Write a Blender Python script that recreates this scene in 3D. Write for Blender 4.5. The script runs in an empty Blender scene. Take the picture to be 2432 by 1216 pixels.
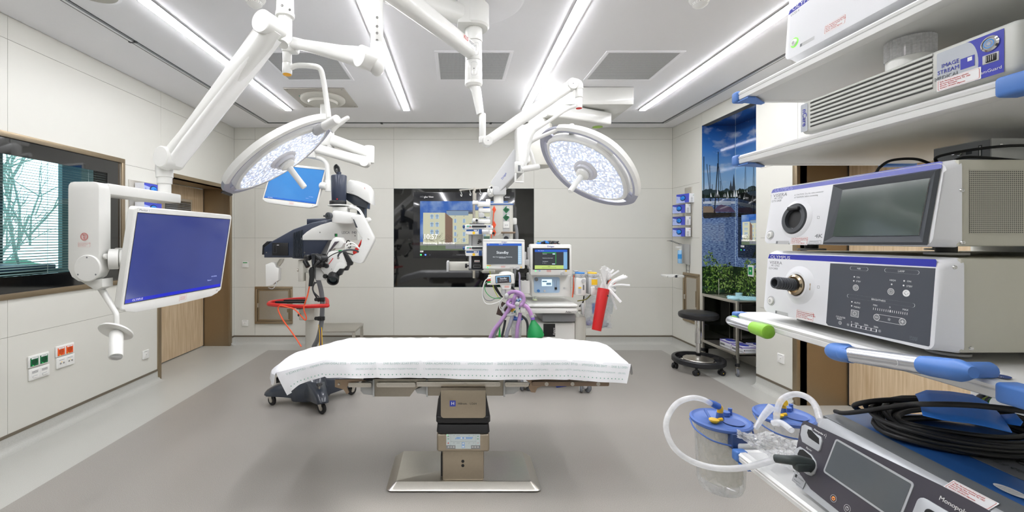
import bpy, bmesh, math, random
from mathutils import Vector, Matrix
from math import pi, sin, cos, radians
random.seed(7)
SC = bpy.context.scene
COL = SC.collection

# ---------------------------------------------------------------- camera
FPX = 1010.0                                   # focal length in pixels of the 2432 px wide frame
EYE = 1.47
cam_data = bpy.data.cameras.new('camera')
cam = bpy.data.objects.new('camera', cam_data)
COL.objects.link(cam)
cam.location = (0, 0, EYE)
cam.rotation_euler = (pi / 2, 0, 0)
cam_data.sensor_width = 36
cam_data.lens = FPX / 2432 * 36
cam_data.shift_x = (1216 - 1085) / 2432
cam_data.shift_y = -(608 - 565) / 2432
cam_data.clip_start = 0.02
SC.camera = cam

# ---------------------------------------------------------------- world, exposure
world = bpy.data.worlds.new('world')
SC.world = world
world.use_nodes = True
wn = world.node_tree.nodes
bg = wn['Background']
bg.inputs['Color'].default_value = (0.62, 0.86, 0.95, 1)
bg.inputs['Strength'].default_value = 2.4
SC.view_settings.view_transform = 'Standard'
SC.view_settings.look = 'None'
SC.view_settings.exposure = 0.63
SC.view_settings.gamma = 1.0
SC.view_settings.use_curve_mapping = False
STRIP_POWER = 37.0
SC.cycles.transparent_max_bounces = 24
LENS_POWER = 1.7
SPOT_W = 50.0

# ---------------------------------------------------------------- materials
MATS = {}
def lin(c):
    if isinstance(c, str):
        c = [int(c[i:i + 2], 16) / 255 for i in (0, 2, 4)]
        return tuple(v / 12.92 if v <= 0.04045 else ((v + 0.055) / 1.055) ** 2.4 for v in c)
    return tuple(c)
def mat(name, color, rough=0.45, metal=0.0, emit=0.0, coat=0.0, noise=0.03, nscale=60.0, bump=0.0, spec=0.5, alpha=1.0, ecol=None, aniso=0.0):
    """Principled material with a procedural mottling of its base colour."""
    if name in MATS: return MATS[name]
    m = bpy.data.materials.new(name); m.use_nodes = True
    nt = m.node_tree; b = nt.nodes['Principled BSDF']
    col = lin(color)
    b.inputs['Roughness'].default_value = rough
    b.inputs['Metallic'].default_value = metal
    b.inputs['Specular IOR Level'].default_value = spec
    if coat: b.inputs['Coat Weight'].default_value = coat; b.inputs['Coat Roughness'].default_value = 0.05
    if aniso: b.inputs['Anisotropic'].default_value = aniso
    tc = nt.nodes.new('ShaderNodeTexCoord')
    nz = nt.nodes.new('ShaderNodeTexNoise'); nz.inputs['Scale'].default_value = nscale; nz.inputs['Detail'].default_value = 3
    nt.links.new(tc.outputs['Object'], nz.inputs['Vector'])
    mx = nt.nodes.new('ShaderNodeMix'); mx.data_type = 'RGBA'
    mx.inputs[6].default_value = (*[v * (1 - noise) for v in col], 1)
    mx.inputs[7].default_value = (*[min(1, v * (1 + noise)) for v in col], 1)
    nt.links.new(nz.outputs['Fac'], mx.inputs[0]); nt.links.new(mx.outputs[2], b.inputs['Base Color'])
    if bump:
        bp = nt.nodes.new('ShaderNodeBump'); bp.inputs['Strength'].default_value = bump; bp.inputs['Distance'].default_value = 0.002
        nt.links.new(nz.outputs['Fac'], bp.inputs['Height']); nt.links.new(bp.outputs['Normal'], b.inputs['Normal'])
    if emit:
        b.inputs['Emission Color'].default_value = (*(lin(ecol) if ecol else col), 1)
        b.inputs['Emission Strength'].default_value = emit
    if alpha < 1:
        b.inputs['Alpha'].default_value = alpha
    MATS[name] = m
    return m
def clear_mat(name, tint='FFFFFF', body=0.2, rough=0.1, bodycol='FFFFFF'):
    """Thin clear plastic or glass: transparent film, a little diffuse body, gloss on grazing angles."""
    if name in MATS: return MATS[name]
    m = bpy.data.materials.new(name); m.use_nodes = True
    nt = m.node_tree; nt.nodes.remove(nt.nodes['Principled BSDF']); out = nt.nodes['Material Output']
    tr = nt.nodes.new('ShaderNodeBsdfTransparent'); tr.inputs[0].default_value = (*lin(tint), 1)
    df = nt.nodes.new('ShaderNodeBsdfDiffuse'); df.inputs[0].default_value = (*lin(bodycol), 1)
    tl = nt.nodes.new('ShaderNodeBsdfTranslucent'); tl.inputs[0].default_value = (*lin(bodycol), 1)
    gl = nt.nodes.new('ShaderNodeBsdfGlossy'); gl.inputs['Roughness'].default_value = rough
    lw = nt.nodes.new('ShaderNodeLayerWeight'); lw.inputs[0].default_value = 0.5
    nz = nt.nodes.new('ShaderNodeTexNoise'); nz.inputs['Scale'].default_value = 9
    mr = nt.nodes.new('ShaderNodeMapRange'); mr.inputs[3].default_value = body*.7; mr.inputs[4].default_value = body*1.3
    pw = nt.nodes.new('ShaderNodeMath'); pw.operation = 'POWER'; pw.inputs[1].default_value = 3.5
    ml = nt.nodes.new('ShaderNodeMath'); ml.operation = 'MULTIPLY_ADD'; ml.inputs[1].default_value = .45; ml.inputs[2].default_value = .035
    nt.links.new(nz.outputs['Fac'], mr.inputs[0]); nt.links.new(lw.outputs['Facing'], pw.inputs[0]); nt.links.new(pw.outputs[0], ml.inputs[0])
    d = nt.nodes.new('ShaderNodeMixShader'); a = nt.nodes.new('ShaderNodeMixShader'); c = nt.nodes.new('ShaderNodeMixShader')
    nt.links.new(df.outputs[0], d.inputs[1]); nt.links.new(tl.outputs[0], d.inputs[2])
    nt.links.new(mr.outputs[0], a.inputs[0]); nt.links.new(tr.outputs[0], a.inputs[1]); nt.links.new(d.outputs[0], a.inputs[2])
    nt.links.new(ml.outputs[0], c.inputs[0]); nt.links.new(a.outputs[0], c.inputs[1]); nt.links.new(gl.outputs[0], c.inputs[2])
    nt.links.new(c.outputs[0], out.inputs[0])
    MATS[name] = m
    return m

# ---------------------------------------------------------------- geometry helpers
def W(x, y, Z):
    """A point of the room at distance Z along the view axis that is seen at pixel (x, y)."""
    return Vector(((x - 1085) * Z / FPX, Z, EYE - (y - 565) * Z / FPX))
def V(*a): return Vector(a)
def Fr(o, u, v):
    """Frame with origin o, x axis u, y axis v (made orthogonal), z = u x v."""
    u = Vector(u).normalized(); w = u.cross(Vector(v)).normalized(); v = w.cross(u)
    M = Matrix((u, v, w)).transposed().to_4x4(); M.translation = Vector(o)
    return M
def rrect(w, h, r=0.0, seg=4, cx=0.0, cy=0.0):
    if r <= 0: return [(cx - w/2, cy - h/2), (cx + w/2, cy - h/2), (cx + w/2, cy + h/2), (cx - w/2, cy + h/2)]
    r = min(r, w/2 - 1e-6, h/2 - 1e-6); pts = []
    for k, (sx, sy) in enumerate(((1, -1), (1, 1), (-1, 1), (-1, -1))):
        for i in range(seg + 1):
            a = -pi/2 + k*pi/2 + i*pi/2/seg
            pts.append((cx + sx*(w/2 - r) + r*cos(a), cy + sy*(h/2 - r) + r*sin(a)))
    return pts
def circ(r, n=24, cx=0.0, cy=0.0, ry=None):
    ry = ry or r
    return [(cx + r*cos(2*pi*i/n), cy + ry*sin(2*pi*i/n)) for i in range(n)]
def spline(pts, n=8):
    P = [Vector(p) for p in pts]
    if len(P) < 3: return P
    out = []
    for i in range(len(P) - 1):
        p0 = P[i-1] if i else P[0]*2 - P[1]; p1 = P[i]; p2 = P[i+1]; p3 = P[i+2] if i + 2 < len(P) else P[-1]*2 - P[-2]
        for k in range(n):
            t = k / n
            out.append(0.5*((2*p1) + (p2 - p0)*t + (2*p0 - 5*p1 + 4*p2 - p3)*t*t + (-p0 + 3*p1 - 3*p2 + p3)*t**3))
    out.append(P[-1]); return out
TEXTS = {}
def text_mesh(s, align='L', bold=0.0):
    key = (s, align, bold)
    if key in TEXTS: return TEXTS[key]
    c = bpy.data.curves.new('t', 'FONT'); c.body = s; c.size = 1.0; c.resolution_u = 2; c.offset = bold
    c.align_x = {'L': 'LEFT', 'C': 'CENTER', 'R': 'RIGHT'}[align]; c.align_y = 'CENTER'
    o = bpy.data.objects.new('t', c)
    me = o.to_mesh()
    res = ([v.co.copy() for v in me.vertices], [list(p.vertices) for p in me.polygons])
    o.to_mesh_clear(); bpy.data.objects.remove(o); bpy.data.curves.remove(c)
    TEXTS[key] = res
    return res

class MB:
    """Collects shapes in world coordinates and links them as one mesh object."""
    def __init__(s, name, parent=None):
        s.name = name; s.parent = parent; s.v = []; s.f = []; s.mi = []; s.mats = []; s.lay = 0
    def mid(s, m):
        if m not in s.mats: s.mats.append(m)
        return s.mats.index(m)
    def add(s, vs, fs, m):
        o = len(s.v); k = s.mid(m)
        s.v.extend(vs); s.f.extend([[i + o for i in f] for f in fs]); s.mi.extend([k]*len(fs))
        return s
    def addbm(s, bm, m, M=None):
        if M is not None: bm.transform(M)
        bm.normal_update()
        bm.verts.ensure_lookup_table()
        for i, v in enumerate(bm.verts): v.index = i
        s.add([v.co.copy() for v in bm.verts], [[v.index for v in f.verts] for f in bm.faces], m)
        bm.free(); return s
    def box(s, c, size, m, bev=0.0, seg=2, F=None):
        bm = bmesh.new(); bmesh.ops.create_cube(bm, size=1)
        bmesh.ops.scale(bm, vec=size, verts=bm.verts)
        if bev: bmesh.ops.bevel(bm, geom=list(bm.edges), offset=min(bev, min(size)*0.49), segments=seg, affect='EDGES', profile=0.5)
        M = Matrix.Translation(Vector(c))
        return s.addbm(bm, m, (F @ M) if F is not None else M)
    def box2(s, a, b, m, bev=0.0, seg=2, F=None):
        a = Vector(a); b = Vector(b)
        return s.box((a + b)/2, [max(abs(x), 1e-4) for x in (b - a)], m, bev, seg, F)
    def tube(s, pts, r, m, n=12, smooth=0, cap=True, sec=None, up=None, rs=None):
        """Sweep a circle (or section sec=[(a,b)..]) along points; rs = radius factor per input point."""
        P = [Vector(p) for p in pts]
        if smooth:
            R0 = rs
            Q = spline(P, smooth)
            if R0: rs = [R0[min(len(R0)-1, int(i/smooth))]*(1 - (i % smooth)/smooth) + R0[min(len(R0)-1, int(i/smooth)+1)]*((i % smooth)/smooth) for i in range(len(Q))]
            P = Q
        if rs is None: rs = [1.0]*len(P)
        T = []
        for i in range(len(P)):
            a = P[max(0, i-1)]; b = P[min(len(P)-1, i+1)]
            t = (b - a); T.append(t.normalized() if t.length > 1e-9 else Vector((0, 0, 1)))
        u = Vector(up) if up is not None else (Vector((0, 0, 1)) if abs(T[0].z) < 0.9 else Vector((1, 0, 0)))
        if sec is None: sec = circ(1.0, n); scale = r
        else: scale = 1.0
        vs = []; fs = []; k = len(sec)
        for i, p in enumerate(P):
            t = T[i]; u = (u - t*u.dot(t))
            u = u.normalized() if u.length > 1e-6 else t.orthogonal().normalized()
            w = t.cross(u)
            fac = 1.0
            if 0 < i < len(P)-1:
                d = (P[i]-P[i-1]).normalized().dot(t); fac = 1/max(0.6, d)
            for a, b in sec: vs.append(p + (w*a + u*b)*scale*rs[i]*(fac if not smooth else 1))
        for i in range(len(P)-1):
            for j in range(k):
                fs.append([i*k+j, i*k+(j+1) % k, (i+1)*k+(j+1) % k, (i+1)*k+j])
        if cap: fs.append(list(range(k))[::-1]); fs.append([(len(P)-1)*k+j for j in range(k)])
        return s.add(vs, fs, m)
    def cyl(s, a, b, r, m, r2=None, n=24, bev=0.0):
        a = Vector(a); b = Vector(b); d = (b - a).normalized(); L = (b - a).length
        r2 = r if r2 is None else r2
        if bev: prof = [(0, 0), (r-bev, 0), (r-bev*0.3, bev*0.3), (r, bev), (r2, L-bev), (r2-bev*0.3, L-bev*0.3), (r2-bev, L), (0, L)]
        else: prof = [(0, 0), (r, 0), (r2, L), (0, L)]
        return s.lathe(a, d, prof, m, n)
    def lathe(s, o, axis, prof, m, n=24):
        o = Vector(o); d = Vector(axis).normalized(); u = d.orthogonal().normalized(); w = d.cross(u)
        vs = []; fs = []; idx = []
        for r, h in prof:
            if r < 1e-7: idx.append([len(vs)]*n); vs.append(o + d*h)
            else:
                b = len(vs); idx.append([b+j for j in range(n)])
                for j in range(n):
                    a = 2*pi*j/n; vs.append(o + d*h + (u*cos(a) + w*sin(a))*r)
        for i in range(len(prof)-1):
            for j in range(n):
                q = [idx[i][j], idx[i][(j+1) % n], idx[i+1][(j+1) % n], idx[i+1][j]]
                f = []
                for x in q:
                    if x not in f: f.append(x)
                if len(f) >= 3: fs.append(f)
        return s.add(vs, fs, m)
    def prism(s, F, pts, d, m, bev=0.0, z0=0.0, seg=2):
        """Extrude a 2-D outline lying in frame F from z0 to z0+d."""
        bm = bmesh.new()
        vs = [bm.verts.new((x, y, z0)) for x, y in pts]
        f = bm.faces.new(vs)
        r = bmesh.ops.extrude_face_region(bm, geom=[f])
        bmesh.ops.translate(bm, vec=(0, 0, d), verts=[g for g in r['geom'] if isinstance(g, bmesh.types.BMVert)])
        bmesh.ops.recalc_face_normals(bm, faces=bm.faces)
        if bev:
            es = [e for e in bm.edges if abs(e.verts[0].co.z - e.verts[1].co.z) < 1e-7]
            bmesh.ops.bevel(bm, geom=es, offset=bev, segments=seg, affect='EDGES', profile=0.5)
        bmesh.ops.triangulate(bm, faces=[f for f in bm.faces if len(f.verts) > 4])
        return s.addbm(bm, m, F)
    def ell(s, c, rad, m, n=20, F=None):
        bm = bmesh.new(); bmesh.ops.create_uvsphere(bm, u_segments=n, v_segments=max(6, n//2), radius=1)
        bmesh.ops.scale(bm, vec=rad, verts=bm.verts)
        M = Matrix.Translation(Vector(c))
        return s.addbm(bm, m, (F @ M) if F is not None else M)
    # flat printed marks; every call sits a hair above the previous one
    def flat(s, F, pts, m, z=None):
        s.lay += 1; z = z if z is not None else 0.00012 + 0.00004*s.lay
        return s.add([F @ Vector((x, y, z)) for x, y in pts], [list(range(len(pts)))], m)
    def rect(s, F, x0, y0, x1, y1, m, r=0.0, z=None):
        return s.flat(F, rrect(abs(x1-x0), abs(y1-y0), r, 4, (x0+x1)/2, (y0+y1)/2), m, z)
    def ring(s, F, pts, t, m, z=None):
        """Outline of thickness t just inside a closed 2-D outline."""
        s.lay += 1; z = z if z is not None else 0.00012 + 0.00004*s.lay
        n = len(pts); cx = sum(p[0] for p in pts)/n; cy = sum(p[1] for p in pts)/n
        inn = []
        for x, y in pts:
            dx = x - cx; dy = y - cy
            L = math.hypot(dx, dy) or 1
            inn.append((x - dx/L*t, y - dy/L*t) if n > 8 else (x - (t if dx > 0 else -t), y - (t if dy > 0 else -t)))
        vs = [F @ Vector((x, y, z)) for x, y in pts] + [F @ Vector((x, y, z)) for x, y in inn]
        return s.add(vs, [[i, (i+1) % n, n+(i+1) % n, n+i] for i in range(n)], m)
    def line(s, F, pts, t, m, z=None):
        s.lay += 1; z = z if z is not None else 0.00012 + 0.00004*s.lay
        for (x0, y0), (x1, y1) in zip(pts, pts[1:]):
            dx = x1-x0; dy = y1-y0; L = math.hypot(dx, dy) or 1; nx = -dy/L*t/2; ny = dx/L*t/2
            s.add([F @ Vector((a, b, z)) for a, b in ((x0+nx, y0+ny), (x0-nx, y0-ny), (x1-nx, y1-ny), (x1+nx, y1+ny))], [[0, 1, 2, 3]], m)
        return s
    def text(s, F, t, x, y, size, m, align='L', bold=0.0, sx=1.0, rot=0.0, mirror=False, shear=0.0, z=None):
        s.lay += 1; z = z if z is not None else 0.00012 + 0.00004*s.lay
        if bold:
            for k, e in ((-1, -.25), (1, .25)): s.text(F, t, x + k*bold*size*.9*cos(rot), y + k*bold*size*.9*sin(rot), size, m, align, 0, sx, rot, mirror, shear, z*(1+e))
        vs, fs = text_mesh(t, align); c = cos(rot); q = sin(rot); out = []
        for v in vs:
            a = (v.x + shear*v.y)*size*sx*(-1 if mirror else 1); b = v.y*size
            out.append(F @ Vector((x + a*c - b*q, y + a*q + b*c, z)))
        return s.add(out, [f[::-1] if mirror else f for f in fs], m)
    def done(s, sharp=35, smooth=True):
        me = bpy.data.meshes.new(s.name)
        off = s.parent.matrix_world.translation if s.parent is not None and s.parent.parent is None else (s.parent.parent.location if s.parent is not None else Vector((0, 0, 0)))
        off = Vector(off)
        me.from_pydata([v - off for v in s.v], [], s.f)
        for m in s.mats: me.materials.append(m)
        me.polygons.foreach_set('material_index', s.mi)
        if smooth:
            me.polygons.foreach_set('use_smooth', [True]*len(me.polygons))
            me.update(); me.set_sharp_from_angle(angle=radians(sharp))
        me.update()
        o = bpy.data.objects.new(s.name, me); COL.objects.link(o)
        if s.parent is not None: o.parent = s.parent
        return o
def thing(name, label, cat, loc, group=None):
    o = bpy.data.objects.new(name, None); COL.objects.link(o); o.location = Vector(loc)
    o.empty_display_size = 0.1
    o['label'] = label; o['category'] = cat
    if group: o['group'] = group
    bpy.context.view_layer.update()
    return o
def tag(o, label, cat, group=None):
    o['label'] = label; o['category'] = cat
    if group: o['group'] = group
    return o
def struct(o): o['kind'] = 'structure'; return o
def sroot(name, loc):
    o = bpy.data.objects.new(name, None); COL.objects.link(o); o.location = Vector(loc); o['kind'] = 'structure'
    bpy.context.view_layer.update(); return o

def dots(m, c0, c1, scale, thr, rot=0.0):
    """Regular round perforation pattern on a material's base colour."""
    nt = m.node_tree; pb = nt.nodes['Principled BSDF']
    for l in list(pb.inputs['Base Color'].links): nt.links.remove(l)
    tc = nt.nodes.new('ShaderNodeTexCoord'); mp = nt.nodes.new('ShaderNodeMapping'); mp.inputs['Rotation'].default_value = (rot, 0, 0)
    vo = nt.nodes.new('ShaderNodeTexVoronoi'); vo.voronoi_dimensions = '2D'; vo.inputs['Scale'].default_value = scale; vo.inputs['Randomness'].default_value = 0.0
    rp = nt.nodes.new('ShaderNodeValToRGB'); rp.color_ramp.interpolation = 'CONSTANT'; rp.color_ramp.elements[0].color = (*lin(c0), 1); rp.color_ramp.elements[1].position = thr; rp.color_ramp.elements[1].color = (*lin(c1), 1)
    nt.links.new(tc.outputs['Object'], mp.inputs[0]); nt.links.new(mp.outputs[0], vo.inputs['Vector']); nt.links.new(vo.outputs['Distance'], rp.inputs[0]); nt.links.new(rp.outputs[0], pb.inputs['Base Color'])
    return m
# common materials
white = mat('white enamel', 'DEDEDA', 0.32, coat=0.3, noise=0.01)
white2 = mat('white plastic', 'E2E2DE', 0.4, noise=0.012)
offw = mat('warm grey plastic', 'C9C8BF', 0.45, noise=0.02)
lgrey = mat('light grey plastic', 'B9BABA', 0.45, noise=0.02)
mgrey = mat('mid grey plastic', '85878A', 0.45, noise=0.03)
dgrey = mat('dark grey plastic', '3C3F44', 0.42, noise=0.05)
black = mat('black plastic', '17181A', 0.4, noise=0.1)
rubber = mat('black rubber', '1B1B1D', 0.6, noise=0.1)
navy = mat('navy enamel', '2B3345', 0.35, coat=0.2, noise=0.05)
steel = mat('brushed steel', 'CCC8C0', 0.33, 1.0, noise=0.08, nscale=200, aniso=0.4)
steeld = mat('bronze toned steel', 'A6967E', 0.42, 1.0, noise=0.06, nscale=150)
chrome = mat('chrome', 'D8D8D8', 0.08, 1.0, noise=0.01)
alu = mat('anodised aluminium', 'C8CACD', 0.3, 1.0, noise=0.03)
capblue = mat('blue cap plastic', '4A78BF', 0.4, noise=0.03)
red = mat('red plastic', 'C8201C', 0.4, noise=0.04)
redprint = mat('red print', 'C4463F', 0.6)
inkblk = mat('black print', '2A2B2E', 0.6)
inkgry = mat('grey print', '77797C', 0.6)
inkwht = mat('white print', 'E8E8E8', 0.6)
inkblu = mat('blue print', '2B3B9B', 0.5)
green = mat('green plastic', '1E9A4A', 0.4)
yellow = mat('yellow plastic', 'EFC02B', 0.4)
orange = mat('orange plastic', 'E8562A', 0.45)
def glow(name, color, s): return mat(name, '0A0A0C', 0.25, emit=s*(.70 if name[:6] in ('screen', 'displa') else 1), noise=0.0, ecol=color)
led_g = glow('green light', '35E85A', 3.0)
led_b = glow('blue light', '3B62FF', 3.0)
# ================================================================ room shell
RX0, RX1, RY0, RY1, RH = -3.09, 2.99, -1.3, 5.90, 3.0
wallm = mat('warm white wall panel', 'D1D0C8', 0.42, noise=0.012, nscale=8)
gapm = mat('panel joint', '6B675C', 0.7)
ceilm = mat('ceiling paint', 'EFEFF2', 0.6, noise=0.01)
def floor_mat(name, c1, c2, rough):
    m = mat(name, c1, rough, noise=0.0)
    nt = m.node_tree; b = nt.nodes['Principled BSDF']
    for l in list(b.inputs['Base Color'].links): nt.links.remove(l)
    tc = nt.nodes.new('ShaderNodeTexCoord')
    vz = nt.nodes.new('ShaderNodeTexNoise'); vz.inputs['Scale'].default_value = 320; vz.inputs['Detail'].default_value = 2
    nt.links.new(tc.outputs['Object'], vz.inputs['Vector'])
    r = nt.nodes.new('ShaderNodeValToRGB'); r.color_ramp.elements[0].position = 0.36; r.color_ramp.elements[1].position = 0.62
    r.color_ramp.elements[0].color = (*lin(c2), 1); r.color_ramp.elements[1].color = (*lin(c1), 1)
    nt.links.new(vz.outputs['Fac'], r.inputs[0]); nt.links.new(r.outputs[0], b.inputs['Base Color'])
    n2 = nt.nodes.new('ShaderNodeTexNoise'); n2.inputs['Scale'].default_value = 3
    mr = nt.nodes.new('ShaderNodeMapRange'); mr.inputs[3].default_value = rough - 0.04; mr.inputs[4].default_value = rough + 0.06
    nt.links.new(tc.outputs['Object'], n2.inputs['Vector']); nt.links.new(n2.outputs['Fac'], mr.inputs[0]); nt.links.new(mr.outputs[0], b.inputs['Roughness'])
    return m
floorl = floor_mat('light grey vinyl', 'B9B9B3', 'ABABA5', 0.33)
floord = floor_mat('dark grey vinyl', '9F9B95', '87837D', 0.33)

b = MB('floor')
xs = [-3.62, -2.47, 2.68, 3.62]; ys = [RY0, -0.9, 5.57, RY1 + 0.05]
for i in range(3):
    for j in range(3):
        m = floord if (i == 1 and j == 1) else floorl
        b.add([V(xs[i], ys[j], 0), V(xs[i+1], ys[j], 0), V(xs[i+1], ys[j+1], 0), V(xs[i], ys[j+1], 0)], [[0, 1, 2, 3]], m)
struct(b.done(smooth=False))
b = MB('ceiling'); b.box2((-3.3, RY0, RH), (3.62, RY1+0.2, RH+0.1), ceilm); struct(b.done())

def panels(name, F, us, vs, holes, thick=0.02):
    """Wall of cladding panels in frame F (x along the wall, y up, z into the room), 3 mm shadow joints, openings left free."""
    b = MB(name); g = 0.0013
    for i in range(len(us)-1):
        for j in range(len(vs)-1):
            rects = [(us[i]+g, vs[j]+g, us[i+1]-g, vs[j+1]-g)]
            for h in holes:
                new = []
                for r in rects:
                    if h[0] >= r[2] or h[2] <= r[0] or h[1] >= r[3] or h[3] <= r[1]: new.append(r); continue
                    if h[0] > r[0]: new.append((r[0], r[1], h[0], r[3]))
                    if h[2] < r[2]: new.append((h[2], r[1], r[2], r[3]))
                    a = max(h[0], r[0]); c = min(h[2], r[2])
                    if h[1] > r[1]: new.append((a, r[1], c, h[1]))
                    if h[3] < r[3]: new.append((a, h[3], c, r[3]))
                rects = new
            for r in rects:
                if r[2]-r[0] > 1e-3 and r[3]-r[1] > 1e-3:
                    b.box2((r[0], r[1], -thick), (r[2], r[3], 0), wallm, F=F)
    rects = [(us[0]-.09, vs[0], us[-1]+.09, vs[-1]+.09)]
    for h in holes:
        new = []
        for r in rects:
            if h[0] >= r[2] or h[2] <= r[0] or h[1] >= r[3] or h[3] <= r[1]: new.append(r); continue
            if h[0] > r[0]: new.append((r[0], r[1], h[0], r[3]))
            if h[2] < r[2]: new.append((h[2], r[1], r[2], r[3]))
            a = max(h[0], r[0]); c = min(h[2], r[2])
            if h[1] > r[1]: new.append((a, r[1], c, h[1]))
            if h[3] < r[3]: new.append((a, h[3], c, r[3]))
        rects = new
    for r in rects: b.box2((r[0], r[1], -thick-0.06), (r[2], r[3], -0.004), gapm, F=F)
    return struct(b.done(smooth=False))
ZS = [0.0, 0.115, 0.785, 1.47, 2.155, 2.837, 3.0]
FB = Fr((0, RY1, 0), (1, 0, 0), (0, 0, 1))
FL = Fr((RX0, 0, 0), (0, 1, 0), (0, 0, 1))
FR = Fr((RX1, 0, 0), (0, -1, 0), (0, 0, 1))
panels('wall_back', FB, [RX0, -2.80, -0.876, 1.07, RX1], ZS, [(-0.876, 0.785, 1.07, 2.155)])
panels('wall_left', FL, [RY0, 0.98, 2.925, 4.44, 5.9], ZS, [(0.4, 1.08, 3.906, 2.165), (4.43, 0, 5.78, 2.13)])
panels('wall_right', FR, [-5.9, -5.19, -4.25, -3.73, -2.3, -0.4, 1.3], ZS, [(-5.19, 0, -4.25, 2.837), (-3.73, 0, -2.3, 2.13)])
panels('wall_front', Fr((0, RY0, 0), (-1, 0, 0), (0, 0, 1)), [-2.99, -1, 1, 3.09], ZS, [])

# coved vinyl skirting with a steel bead on top
bead = mat('skirting bead', '7E7567', 0.4, 0.6)
def skirting(name, F, segs):
    b = MB(name)
    for (u0, u1) in segs:
        sec = [(0.0, 0.0), (0.07, 0.0), (0.07, 0.0004), (0.04, 0.004), (0.018, 0.018), (0.008, 0.04), (0.006, 0.1), (0.0, 0.1)]
        P0 = [F @ V(u0, y, z) for z, y in sec]; P1 = [F @ V(u1, y, z) for z, y in sec]; n = len(sec)
        b.add(P0 + P1, [[i, (i+1) % n, n+(i+1) % n, n+i] for i in range(n)] + [list(range(n))[::-1], list(range(n, 2*n))], floorl)
        b.box2((u0, 0.098, 0), (u1, 0.118, 0.008), bead, F=F)
    return struct(b.done())
skirting('baseboard_back', FB, [(RX0, RX1)])
skirting('baseboard_left', FL, [(RY0, 4.40), (5.80, 5.9)])
skirting('baseboard_right', FR, [(-5.9, -5.20), (-4.24, -3.76), (-2.27, 1.3)])

# ---- doors: steel lined reveal, veneered sliding leaf
wood = mat('pale beech veneer', 'CDB594', 0.4, noise=0.0)
nt = wood.node_tree; tc = nt.nodes.new('ShaderNodeTexCoord'); mp = nt.nodes.new('ShaderNodeMapping'); mp.inputs['Scale'].default_value = (9, 9, 0.55)
wv = nt.nodes.new('ShaderNodeTexNoise'); wv.inputs['Scale'].default_value = 5; wv.inputs['Detail'].default_value = 6; wv.inputs['Distortion'].default_value = 0.4
rp = nt.nodes.new('ShaderNodeValToRGB'); rp.color_ramp.elements[0].position = 0.3; rp.color_ramp.elements[1].position = 0.7
rp.color_ramp.elements[0].color = (*lin('B99F7C'), 1); rp.color_ramp.elements[1].color = (*lin('D6C2A4'), 1)
nt.links.new(tc.outputs['Object'], mp.inputs[0]); nt.links.new(mp.outputs[0], wv.inputs['Vector']); nt.links.new(wv.outputs['Fac'], rp.inputs[0])
pb = nt.nodes['Principled BSDF']; nt.links.new(rp.outputs[0], pb.inputs['Base Color'])
def door(name, F, u0, u1, H, depth, win=None):
    """F: wall frame; opening u0..u1, height H, reveal depth."""
    root = sroot(name, F @ V((u0+u1)/2, 0, -depth/2))
    fr = MB('door_frame', root)
    for a, c in ((u0-0.045, u0+0.004), (u1-0.004, u1+0.045)): fr.box2((a, 0, -0.02), (c, H+0.04, 0.012), steeld, 0.002, F=F)
    fr.box2((u0, H, -0.02), (u1, H+0.045, 0.012), steeld, 0.002, F=F)
    fr.box2((u0-0.02, 0, -depth), (u0, H, -0.02), steeld, F=F); fr.box2((u1, 0, -depth), (u1+0.02, H, -0.02), steeld, F=F)
    fr.box2((u0, H, -depth), (u1, H+0.02, -0.02), steeld, F=F); fr.done()
    g = MB('door_gap', root)
    g.box2((u0-0.3, 0, -depth-0.09), (u1+0.3, H+0.1, -depth-0.06), black, F=F)
    g.box2((u0, 0, -depth-0.012), (u0+0.012, H, -depth), black, F=F); g.box2((u1-0.012, 0, -depth-0.012), (u1, H, -depth), black, F=F); g.done()
    lf = MB('door_leaf', root); lf.box2((u0+0.012, 0.012, -depth-0.055), (u1-0.012, H-0.004, -depth), wood, F=F); lf.done()
    if win:
        w = MB('door_window', root); a, z0, c, z1 = win
        w.box2((a, z0, -depth-0.005), (c, z1, -depth+0.004), steel, F=F); w.done()
        w = MB('window_pane', root); w.box2((a+0.03, z0+0.03, -depth), (c-0.03, z1-0.03, -depth+0.006), mat('dark door glass', '15181A', 0.05, coat=1), F=F)
        for k in range(int((z1-z0-0.08)/0.022)): w.box2((a+0.035, z0+0.04+k*0.022, -depth), (c-0.035, z0+0.048+k*0.022, -depth+0.0075), mgrey, F=F)
        w.done()
    return root
door('door_1', FL, 4.43, 5.78, 2.13, 0.35, (4.98, 1.35, 5.52, 1.96))
door('door_2', FR, -3.73, -2.3, 2.13, 0.44)

# ---- left window: steel frame, black enamelled glass border, venetian blind between panes
blackglass = mat('black enamelled glass', '0B0C0D', 0.035, noise=0.0, coat=1.0)
root = sroot('window_1', (RX0, 2.15, 1.08))
b = MB('window_frame', root)
for a in ((0.36, 1.045, 3.946, 1.085), (0.36, 2.16, 3.946, 2.20)): b.box2((a[0], a[1], -0.05), (a[2], a[3], 0.014), steeld, 0.002, F=FL)
for a in ((0.36, 1.085, 0.40, 2.16), (3.906, 1.085, 3.946, 2.16)): b.box2((a[0], a[1], -0.05), (a[2], a[3], 0.014), steeld, 0.002, F=FL)
b.done()
b = MB('glass_border', root); ga, gb, gc, gd = 0.56, 1.20, 3.765, 2.045
for a in ((0.40, 1.085, 3.906, gb), (0.40, gd, 3.906, 2.16), (0.40, gb, ga, gd), (gc, gb, 3.906, gd)):
    b.box2((a[0], a[1], -0.012), (a[2], a[3], -0.004), blackglass, F=FL)
b.done(smooth=False)
pane = clear_mat('window glass', 'E4F0EE', 0.0, 0.02)
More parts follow.
